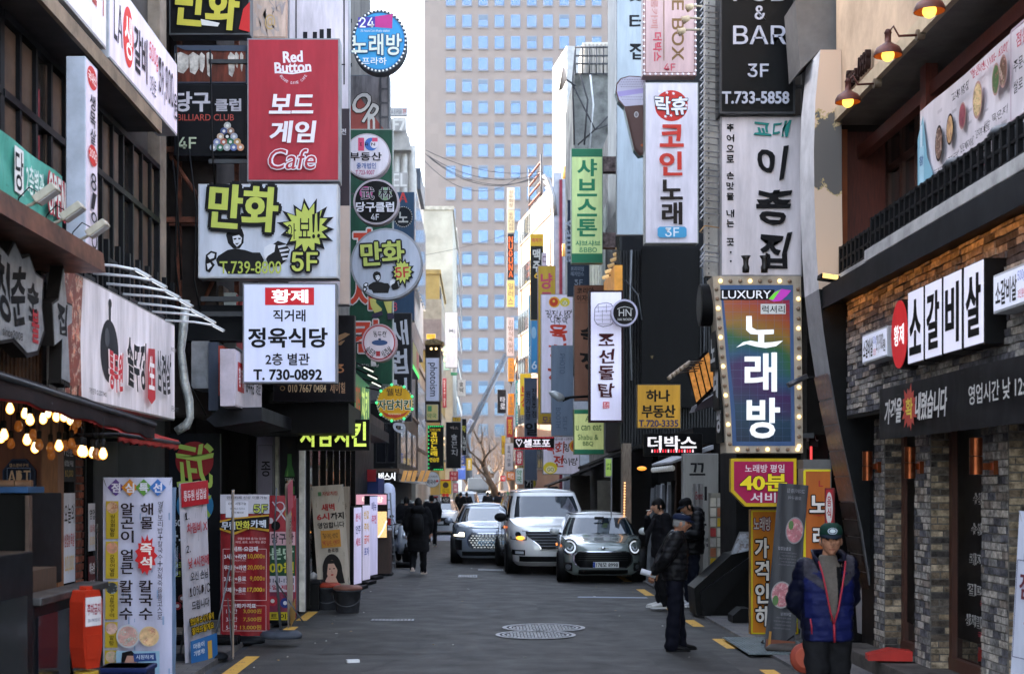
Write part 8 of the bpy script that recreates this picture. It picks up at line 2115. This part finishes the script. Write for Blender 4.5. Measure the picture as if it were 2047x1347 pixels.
sg.line([(545,1002),(580,1050)],2.5,'#c9c4cc').line([(580,1002),(545,1050)],2.5,'#c9c4cc').ring(560,1012,10,2,'#c9c4cc').disc(552,1050,9,'#16161a').disc(577,1027,7,'#c9a02a').disc(541,1040,6,'#c9c4cc').rect(507,1062,591,1089,'#c9a0a8').t('무림당구장',512,1065,588,1086,'#3a3038',.02)
sg.rect(507,1089,591,1150,'#234a34').t('10분당',520,1094,588,1118,'#b0c8b0',.03).t('1,000원',512,1122,588,1146,'#c8c02c',.03).rect(507,1150,591,1182,'#c0b8c4').t('평일 11시-17시',512,1154,588,1164,'#3a3a4a',.02).t('공휴일 제외',516,1168,588,1178,'#a83040',.02).rect(507,1182,591,1222,'#7a3048').disc(546,1200,10,'#a8283a').disc(571,1204,10,'#24387a').disc(526,1202,9,'#c9a02a').disc(546,1200,4,'#d8d0d0').disc(571,1204,4,'#d0d0d8').rect(507,1222,591,1238,'#b8a820').t('게이트 이용',514,1225,588,1236,'#2a2418',.02).done();legs(sg)
sg=Sign('banner_stand','leaning cream banner with a pink top seen nearly edge on',loc=tuple(P(581,1244,17.5)),size=(.55,1.75),rz=R(91),depth=.008,face='#b9a898',frame='#a08f80',shape='cloth',cat='banner stand',tilt=R(-9));sg.rect(0,0,1,.2,'#b04a5a').t('만화방',.1,.3,.9,.42,'#8a4a4a',.01).t('5F',.3,.25,.7,.3,'#2a2a2c',.02).rect(0,.86,1,1,'#a07830').done()
t2=thing('banner_pole','steel telescopic banner pole on a grey oval base by the kerb','banner pole',tuple(P(562,1275,17.5)))
b=B();c=P(562,1275,17.5);M=Matrix.Translation(c)@Matrix.Diagonal((1,.6,1,1));b.lathe([(.25,0),(.26,.05),(.22,.09),(.03,.1)],mat('#4a4f5a',.6,g=.3),(0,0,0),24,M=M);b.build('base',t2)
b=B();b.tube([c,P(548,1075,17.4)],.017,mat('#6a6c72',.4,.5));b.tube([P(548,1075,17.4),P(553,975,17.4)],.01,mat('#5a5c62',.4,.5));b.tube([P(550,1160,17.4),P(606,1243,17.2)],.01,mat('#4a4c52',.4,.5));b.build('pole',t2)
sg=Sign('banner_stand','cream chicken banner with red lettering and a portrait of a dark haired woman',loc=tuple(P(668,1172,23)),size=(.52,1.64),rz=R(8),depth=.006,face='#c0b4a4',frame='#a89c8c',shape='cloth',cat='banner stand',tilt=R(-4))
sg.rect(.2,.06,.3,.1,'#4a7a4a').t('자담치킨',.33,.06,.8,.1,'#a83a2a',.02).t('새벽',.28,.18,.68,.25,'#b02a2a',.03).t('6시',.12,.27,.5,.34,'#b02a2a',.03).t('까지',.54,.27,.95,.34,'#2a2220',.03).t('영업합니다',.12,.36,.95,.42,'#2a2220',.02).rect(.2,.44,.8,.61,'#c0842a').t('홀이용 영업',.26,.47,.72,.52,'#6a4a1a',warp=.05).t('배달은 전화',.24,.54,.76,.59,'#a84a2a',warp=.05).t('종로점',.38,.62,.7,.66,'#2a2220',.02)
sg.disc(.48,.83,.3,'#201a1a',.155).poly([(.2,.8),(.76,.8),(.84,.97),(.16,.97)],'#201a1a').disc(.46,.83,.17,'#c9a08c',.095).poly([(.36,.9),(.56,.9),(.66,.99),(.3,.99)],'#c9a08c').poly([(.27,.8),(.4,.73),(.62,.75),(.64,.84),(.54,.77),(.36,.77),(.3,.88)],'#201a1a').disc(.4,.82,.03,'#2a1a18',.006).disc(.53,.82,.03,'#2a1a18',.006).disc(.46,.88,.045,'#a8443a',.009).poly([(.45,.83),(.48,.855),(.44,.857)],'#b08572').poly([(.24,.93),(.34,.88),(.38,.9),(.33,.99),(.25,.99)],'#c4988a').done();legs(sg)
sg=Sign('banner_stand','faded cream banner standing behind the portrait banner',(666,972,699,1150),24,depth=.006,face='#a89a8a',frame='#988a7a',shape='cloth',cat='banner stand');sg.t('2층',672,1005,694,1018,'#7a6a5a',.012).t('오시스',672,1024,694,1034,'#7a6a5a').t('호프',674,1040,692,1052,'#a8745a').done()
# buckets
def bucket(c,r,h,lid,label,group='lidded buckets beside the portrait banner'):
    t2=thing('trash_bucket',label,'bucket',c,0,group)
    b=B();b.lathe([(r*.8,0),(r*.85,.02),(r,h),(r*1.05,h),(r*1.05,h-.03)],mat('#3a3b40',.5,g=.3,sc=6),c,26);b.build('bin',t2)
    b=B();b.lathe([(r*1.08,h),(r*1.1,h+.03),(r*.9,h+.06),(.02,h+.065)],mat(lid,.5,g=.25),c,26);b.build('lid',t2)
    b=B();b.tube([(c[0]+r*math.cos(a)*1.05,c[1]-r*.9*abs(math.sin(a))-.03,h*.75-.16*abs(math.sin(a)))for a in[math.pi*i/10 for i in range(11)]],.008,mat('#55575c',.4,.5));b.build('handle',t2)
bucket((XP(655,22.8),22.8,.0),.2,.36,'#a8402c','dark grey bucket with a red lid left of its brown lidded twin')
bucket((XP(695,22.2),22.2,.0),.21,.36,'#8a5a4c','dark grey bucket with a brown lid nearest the road')
b=B();c=P(622,1225,22.6);b.box(c.x-.18,c.x+.14,22.5,23,.0,.42,BLK);b.box(c.x-.2,c.x+.16,22.48,23.02,.42,.47,mat('#232327',.5));b.build('black_bin',label='black lidded bin beside the red lidded bucket',cat='bin',bev=.01)
b=B();M=Matrix.Translation((XP(612,23),23.2,.5));b.ell((0,0,0),(.16,.14,.1),mat('#b9b4b0',.8,g=.3),12,M=M);b.ell((.1,0,-.02),(.14,.1,.07),mat('#a9a4a2',.8),12,M=M);b.build('cloth_bag',label='white crumpled cloth bag on the black bin',cat='bag')
t2=thing('christmas_tree','small dark christmas tree with red lights inside the shop corner','christmas tree',(-2.5,24.2,0))
b=B();b.cyl((-2.5,24.2,.0),(-2.5,24.2,1.2),.03,mat('#3a2a1c',.8));b.build('trunk',t2)
b=B();rnd=random.Random(9)
for k in range(700):
    z=rnd.uniform(.15,1.3);r_=.42*(1.35-z)/1.2*rnd.random()**.5;a=rnd.uniform(0,6.28);p=Vector((-2.5+r_*math.cos(a),24.2+r_*math.sin(a),z));d=Vector((math.cos(a),math.sin(a),-.3))*.07;s_=Vector((-math.sin(a),math.cos(a),0))*.012
    b.add([p-s_,p+s_,p+d],[(0,1,2)],mat(['#1c2c20','#243628','#16241a'][k%3],.7,g=0))
b.build('crown',t2)
for k in range(16):
    z=rnd.uniform(.3,1.2);r_=.4*(1.35-z)/1.2;a=rnd.uniform(3.3,6.1);b=B();b.ell((-2.5+r_*math.cos(a),24.2+r_*math.sin(a),z),.018,mat(['#ff5040','#ffb060'][k%2],.3,e=1.5,g=0),6);b.build('light',t2)
# lit menu stands
def lightbox(px0,px1,y0,y1,Y,rz,label,face,e,cols):
    w=.6
    sg=Sign('lit_menu_stand',label,loc=tuple(P((px0+px1)/2,y1,Y)),size=(w,(y1-y0)*Y/F),rz=R(rz),depth=.12,face=face,frame='#222226',e=e,cat='menu stand',group='lit menu stands on the left pavement')
    for k,(tx,c_)in enumerate(cols):sg.t(tx,.2,.08+k*.16,.8,.19+k*.16,c_,.02,e=.4)
    sg.done()
    b=B(sg.T);b.box(-w/2-.04,w/2+.04,-.12,.24,-sg.o.z+.004,-sg.o.z+.07,BLK);b.prism([(-w/2,-sg.o.z+.06),(w/2,-sg.o.z+.06),(w/2,.02),(-w/2,.02)],.03,.08,BLK);b.build('base',sg.ob)
lightbox(706,724,1012,1168,27.2,80,'white lit menu stand nearest the portrait banner','#d6cce6',.75,(('분식','#b03a5a'),('안주','#3a3a6a'),('세트','#b03a5a')))
lightbox(722,742,1008,1160,28.6,79,'lit menu stand with a yellow strip, second from the portrait banner','#d8cde0',.7,(('반값','#b8902a'),('주차','#b8902a'),('금지','#c04a2a'),('포차','#3a4a8a')))
lightbox(738,756,990,1150,30.2,78,'lit menu stand third from the portrait banner','#cfc6e0',.65,(('메뉴','#3a3a6a'),('추천','#b03a5a')))
sg=Sign('lit_menu_screen','glowing menu screen showing red stew above the lit menu stands',(707,986,775,1076),31,depth=.12,face='#2a1a18',frame='#1a1a1c',cat='screen',rz=R(6))
def stew(n,l,p):
    tc=n.new('ShaderNodeTexCoord');vo=tex(n,'Voronoi',16);nz=tex(n,'Noise',9,5);l.new(tc.outputs['Object'],nz.inputs['Vector']);l.new(nz.outputs['Color'],vo.inputs['Vector'])
    rp=ramp(n,[(.1,'#ff5a1e'),(.35,'#ff8a3a'),(.6,'#e03a1a'),(.8,'#ffd08a')]);l.new(vo.outputs['Distance'],rp.inputs['Fac'])
    l.new(rp.outputs['Color'],p.inputs['Base Color']);l.new(rp.outputs['Color'],p.inputs['Emission Color']);p.inputs['Emission Strength'].default_value=.9*EMK
sg.rect(709,988,773,1008,'#e0a0b0',.8).t('마라탕',724,992,766,1004,'#fff0e0',.02,e=1.2).rect(709,1022,773,1074,node_mat('stew_screen',stew)).line([(756,1074),(766,1058),(773,1040)],3,'#fff0e6',1.1).done()
b=B();b.tube([P(741,1076,31.2),P(741,1160,31.2)],.03,BLK);b.build('screen_post',sg.ob)
b=B();c=P(764,1148,31.6);b.box(c.x-.19,c.x+.2,31.4,32,.04,1.0,wood_m('#2c1a14','#43281e','cabinet_wood'));b.box(c.x-.22,c.x+.23,31.36,32.04,.0,.05,BLK);b.build('wooden_cabinet',label='dark brown wooden cabinet under the glowing menu screen',cat='cabinet',bev=.01)
t2=thing('folding_ladder','grey folding ladder leaning beside the wooden cabinet','ladder',tuple(P(782,1140,33)))
b=B()
for x0,x1 in((775,770),(790,780)):b.tube([P(x0,1135,33),P(x1,985,33.6)],.02,mat('#7a7c80',.4,.6))
b.build('rail',t2)
b=B()
for k in range(8):b.tube([P(775-k*.6,1125-k*18,33+k*.07),P(789-k*1.2,1125-k*18,33+k*.07)],.014,mat('#8a8c90',.4,.6))
b.build('rung',t2)
# scooters
def scooter(px,Y,label,col,rz):
    c=(XP(px,Y),Y,0)
    t2=thing('scooter',label,'scooter',c,rz,'scooters parked on the left pavement')
    T2=WM[t2.name]
    for y in(-.6,.6):
        b=B(T2);b.lathe([(.14,-.05),(.22,-.04),(.24,0),(.22,.04),(.14,.05)],RUB,n=24,M=Matrix.Translation((0,y,.24))@Matrix.Rotation(R(90),4,'Y'));o=b.build('wheel',t2)
        b=B(T2);b.lathe([(.0,-.03),(.14,-.035),(.14,.035),(0,.03)],CHR,n=18,M=Matrix.Translation((0,y,.24))@Matrix.Rotation(R(90),4,'Y'));b.build('rim',o)
    pm_=mat(col,.3,g=.15,clear=1)
    b=B(T2);loft(b,[((0,.35,.35),.13,.38),((0,.38,.5),.15,.4),((0,.35,.66),.13,.36)],pm_);loft(b,[((0,-.42,.3),.16,.1),((0,-.44,.6),.19,.1),((0,-.4,.9),.15,.1),((0,-.36,1.0),.08,.07)],pm_);b.box(-.14,.14,-.4,.1,.28,.34,TRIM);b.build('fairing',t2)
    b=B(T2);loft(b,[((0,.3,.66),.13,.36),((0,.3,.74),.12,.34),((0,.32,.77),.08,.28)],BLK);b.build('seat',t2)
    b=B(T2);b.tube([(-.32,-.24,1.0),(-.1,-.34,1.05),(.1,-.34,1.05),(.32,-.24,1.0)],.016,TRIM);b.tube([(0,-.58,.3),(0,-.4,.95)],.03,TRIM)
    for sx in(-1,1):b.tube([(sx*.2,-.3,1.04),(sx*.28,-.34,1.2)],.008,TRIM);b.ell((sx*.3,-.35,1.23),(.06,.015,.04),TRIM,10)
    b.build('handlebar',t2)
    b=B(T2);b.ell((0,-.53,.75),(.09,.05,.07),HLG,12);b.build('headlight',t2)
scooter(795,36,'silver and black scooter parked nearest beside the walker in the long coat','#8a8e94',R(25))
scooter(788,38.4,'dark scooter parked behind the silver scooter','#22242a',R(15))
b=B();b.cyl((XP(790,34.2),34.2,.09),(XP(828,34.0),34.0,.09),.07,RUB,n=16);b.build('rubber_stop',label='black rubber parking stop on the road behind the walker',cat='parking stop')
# orange no parking post
t2=thing('no_parking_post','orange plastic no parking post on a yellow wrapped stump','parking post',tuple(P(170,1347,9.4)))
Tn=Matrix.Translation((XP(172,9.4),9.4,0))@Matrix.Rotation(R(62),4,'Z')
ORG=mat('#a02a16',.42,g=.15,sc=4)
pl=[(-.06,.76),(.06,.76),(.088,.9),(.088,1.2),(.06,1.275),(-.06,1.275),(-.088,1.2),(-.088,.9)]
b=B(Tn);b.prism(pl,-.06,.06,ORG);b.prism([(-.035,1.27),(.035,1.27),(.025,1.3),(-.025,1.3)],-.03,.03,ORG);b.build('shell',t2,bev=.02)
sg=Sign('notice_plate','',loc=tuple(Tn@Vector((0,-.062,1.04))),size=(.14,.19),rz=R(62),depth=.006,face='#c9c5c8',frame='#c9c5c8',parent=t2,inset=.0);sg.t('주차금지',.06,.22,.94,.62,'#8a2a3a',.03).t('협조 부탁드립니다',.1,.74,.9,.86,'#3a3a5a',.01).done()
b=B(Tn);b.box(-.06,.06,-.064,-.059,.82,.98,mat('#a02a14',.5));b.build('recess',t2)
b=B(Tn);b.cyl((0,0,.0),(0,0,.74),.08,mat('#a8842a',.6,g=.4,sc=14,b=.6),n=18);b.build('stump',t2)
b=B();M=Matrix.Translation((XP(100,9.2),9.25,.42))@Matrix.Rotation(R(-22),4,'Y')@Matrix.Rotation(R(20),4,'Z');b.box(-.2,.16,-.05,.02,-.4,.22,mat('#2a2a30',.35,.3,g=.4,sc=8),M=M)
b.build('metal_board',label='scuffed dark metal board leaning on the street counter',cat='board',bev=.01)
# right side stands
t2=thing('menu_ramp','black sloping cabinet carrying two framed menu boards','cabinet',tuple(P(1440,1237,21.2)))
b=B();q=[(1388,1175),(1392,1232),(1500,1232),(1500,1100),(1462,1108)]
b.prism([(XP(x,21.3),max(.036,ZP(y,21.3)))for x,y in q],21.3,22.0,mat('#0f1012',.45,g=.3));b.prism([(XP(x,21.25),max(.036,ZP(y,21.25)))for x,y in((1400,1183),(1404,1232),(1420,1232),(1500,1130),(1500,1112))],21.22,21.3,mat('#1a1b1e',.4,g=.3));b.build('cabinet',t2)
for k,(xa,ya,xb,yb)in enumerate(((1447,1138,1478,1062),(1462,1138,1496,1062))):
    b=B();dx=Vector((.0,.5,0));p0,p1=P(xa,ya,21.35),P(xb,yb,21.4)
    b.add([tuple(v)for v in(p0,p0+Vector((.17,0,.0)),p1+Vector((.17,0,0)),p1)],[(0,1,2,3)],mat('#8a8c90',.4,.4));o=b.build('menu_frame',t2)
    b=B();e_=Vector((0,-.006,0));b.add([tuple(v)for v in(p0.lerp(p1,.05)+e_+Vector((.02,0,0)),p0.lerp(p1,.05)+e_+Vector((.15,0,0)),p1.lerp(p0,.05)+e_+Vector((.15,0,0)),p1.lerp(p0,.05)+e_+Vector((.02,0,0)))],[(0,1,2,3)],food_m('menu_sheet',['#8a8f98','#a8b0b8','#6a6a70','#9a8a80','#b8bcc4'],26));b.build('menu_sheet',o)
b=B();c=P(1482,1247,20.2);b.prism([(c.x-.14,.04),(c.x+.1,.04),(c.x+.1,.24),(c.x-.02,.24),(c.x-.14,.14)],20.1,20.5,mat('#1a1c1e',.5));b.build('sand_base',label='black moulded stand base at the foot of the price board',cat='base block')
sg=Sign('banner_stand','narrow grey pork menu banner in front of the price board',(1527,966,1587,1303),16.85,depth=.006,face='#45464a',frame='#3a3b3f',shape='cloth',cat='banner stand',tilt=R(5))
PK=food_m('raw_pork',['#c08088','#d8a8a8','#a85a68','#e0c0bc','#b87078'],36)
sg.t('교대이층집',1545,975,1580,984,'#8a8a90',.01,flip=True).t('모둠구이',1548,990,1574,997,'#8a8a90',.01,flip=True).disc(1566,1058,18,'#8a8a8c',27).disc(1566,1058,16,PK,24).disc(1558,1048,5,'#5a7a4a',9).t('모듬삼겹살',1536,1092,1562,1099,'#9a9aa0',.01,flip=True).disc(1551,1188,21,'#9a9a98',27).disc(1551,1188,19,PK,24).disc(1540,1200,6,'#5a7a4a',10).t('갈비본살',1552,1222,1574,1229,'#8a8a90',.01,flip=True)
for k in range(9):sg.t('삼겹살 목살 돼지갈비',1540+k%2*4,1102+k*6 if k<5 else 1232+(k-5)*7,1574,1105+k*6 if k<5 else 1235+(k-5)*7,'#7a7a80',0,flip=True)
sg.rect(1528,1278,1586,1303,'#7a4a38').rect(1532,1262,1537,1290,'#a8783a').done()
b=B();m_=mat('#9a9ca0',.35,.6);a=P(1606,1320,16.9);b.tube([(a.x,17.0,.05),P(1601,1085,17.0)],.016,m_);b.tube([P(1601,1085,17.0),P(1586,972,16.88)],.008,m_);b.tube([P(1528,1300,16.86),P(1598,1220,17.0)],.006,m_);b.build('rod',sg.ob)
b=B();M=Matrix.Translation((XP(1590,16.2),16.6,.05))@Matrix.Diagonal((1.5,.8,1,1));b.lathe([(.17,0),(.18,.03),(.14,.07),(.02,.085)],mat('#4a4440',.6,g=.3),(0,0,0),20,M=M);b.build('base',sg.ob)
b=B();b.box(3.08,3.95,16.3,18.1,.036,.046,mat('#6a7678',.5,.4,g=.4,sc=6))
for k in range(20):b.box(3.1+k*.042,3.12+k*.042,16.32,18.08,.046,.053,mat('#7a8688',.5,.4,g=.3))
b.build('steel_plate',label='ribbed grey steel ramp plate under the banner stand',cat='plate')
c=P(1610,1312,14.6)
b=B();b.lathe([(.0,-.03),(.15,-.03),(.16,0),(.15,.03),(.0,.03)],mat('#8a3a2a',.5,g=.2),(0,0,0),26,M=Matrix.Translation((c.x,14.6,.2))@Matrix.Rotation(R(78),4,'X'));b.lathe([(.11,0),(.115,.012),(.1,.012)],mat('#a04a34',.5),(0,0,.03),24,M=Matrix.Translation((c.x,14.6,.2))@Matrix.Rotation(R(78),4,'X'));b.build('terracotta_disc',label='round terracotta lid standing on edge behind the man in the blue jacket',cat='lid')
b=B();b.tube([(3.5,17.6,.06),(3.4,17.2,.08),(3.55,16.9,.05),(3.7,16.8,.2),(3.75,17.1,.06)],.008,BLK);b.build('loose_cable',label='loose black cable looping on the ribbed steel plate',cat='cable')
b=B();M=Matrix.Translation((4.15,14.45,.2))@Matrix.Rotation(R(-8),4,'Z');b.prism([(-.22,0),(.22,.0),(.22,.1),(.0,.12),(-.22,.06)],-.1,.1,mat('#b0302a',.35,g=.2),M=M);b.build('red_bag',label='red plastic package lying on the restaurant step',cat='package',bev=.01)
sg=Sign('banner_stand','white lunch banner at the near end of the brick restaurant',loc=(XP(2078,9.9),9.9,.05),size=(.6,1.72),rz=R(-64),depth=.006,face='#b9bccc',frame='#9a9cac',shape='cloth',cat='banner stand',tilt=R(4));sg.disc(.25,.1,.09,'#20222a',.03).t('점심특선',.1,.25,.9,.36,'#5a2a34',.02).t('국내산',.2,.42,.8,.5,'#a84a50',.01).frame(.06,.2,.94,.6,.01,'#4a4a60').t('냉면',.15,.75,.85,.9,'#2a2a34',.02).done();legs(sg)
sg=Sign('hanging_plate','small red oval menu plate on a pole by the pier',(1648,975,1668,1055),16.2,depth=.03,face='#a8242e',frame='#7a2a2a',rz=R(-30));sg.disc(1658,1015,7,'#c9c4c0',32).t('음식',1654,990,1662,1036,'#a8242e',.02,vert=True).done()
# ---------------------------------------------------------------- haze
hz=bpy.data.materials.new('haze');hz.use_nodes=True
n_,l_=hz.node_tree.nodes,hz.node_tree.links
n_.remove(n_['Principled BSDF'])
pv=n_.new('ShaderNodeVolumePrincipled');pv.inputs['Density'].default_value=.00013;pv.inputs['Color'].default_value=(1,.97,.95,1);pv.inputs['Anisotropy'].default_value=.3
l_.new(pv.outputs[0],n_['Material Output'].inputs['Volume'])
b=B();b.box(-60,60,-20,300,-1.2,100,hz);b.build('haze',kind='stuff')
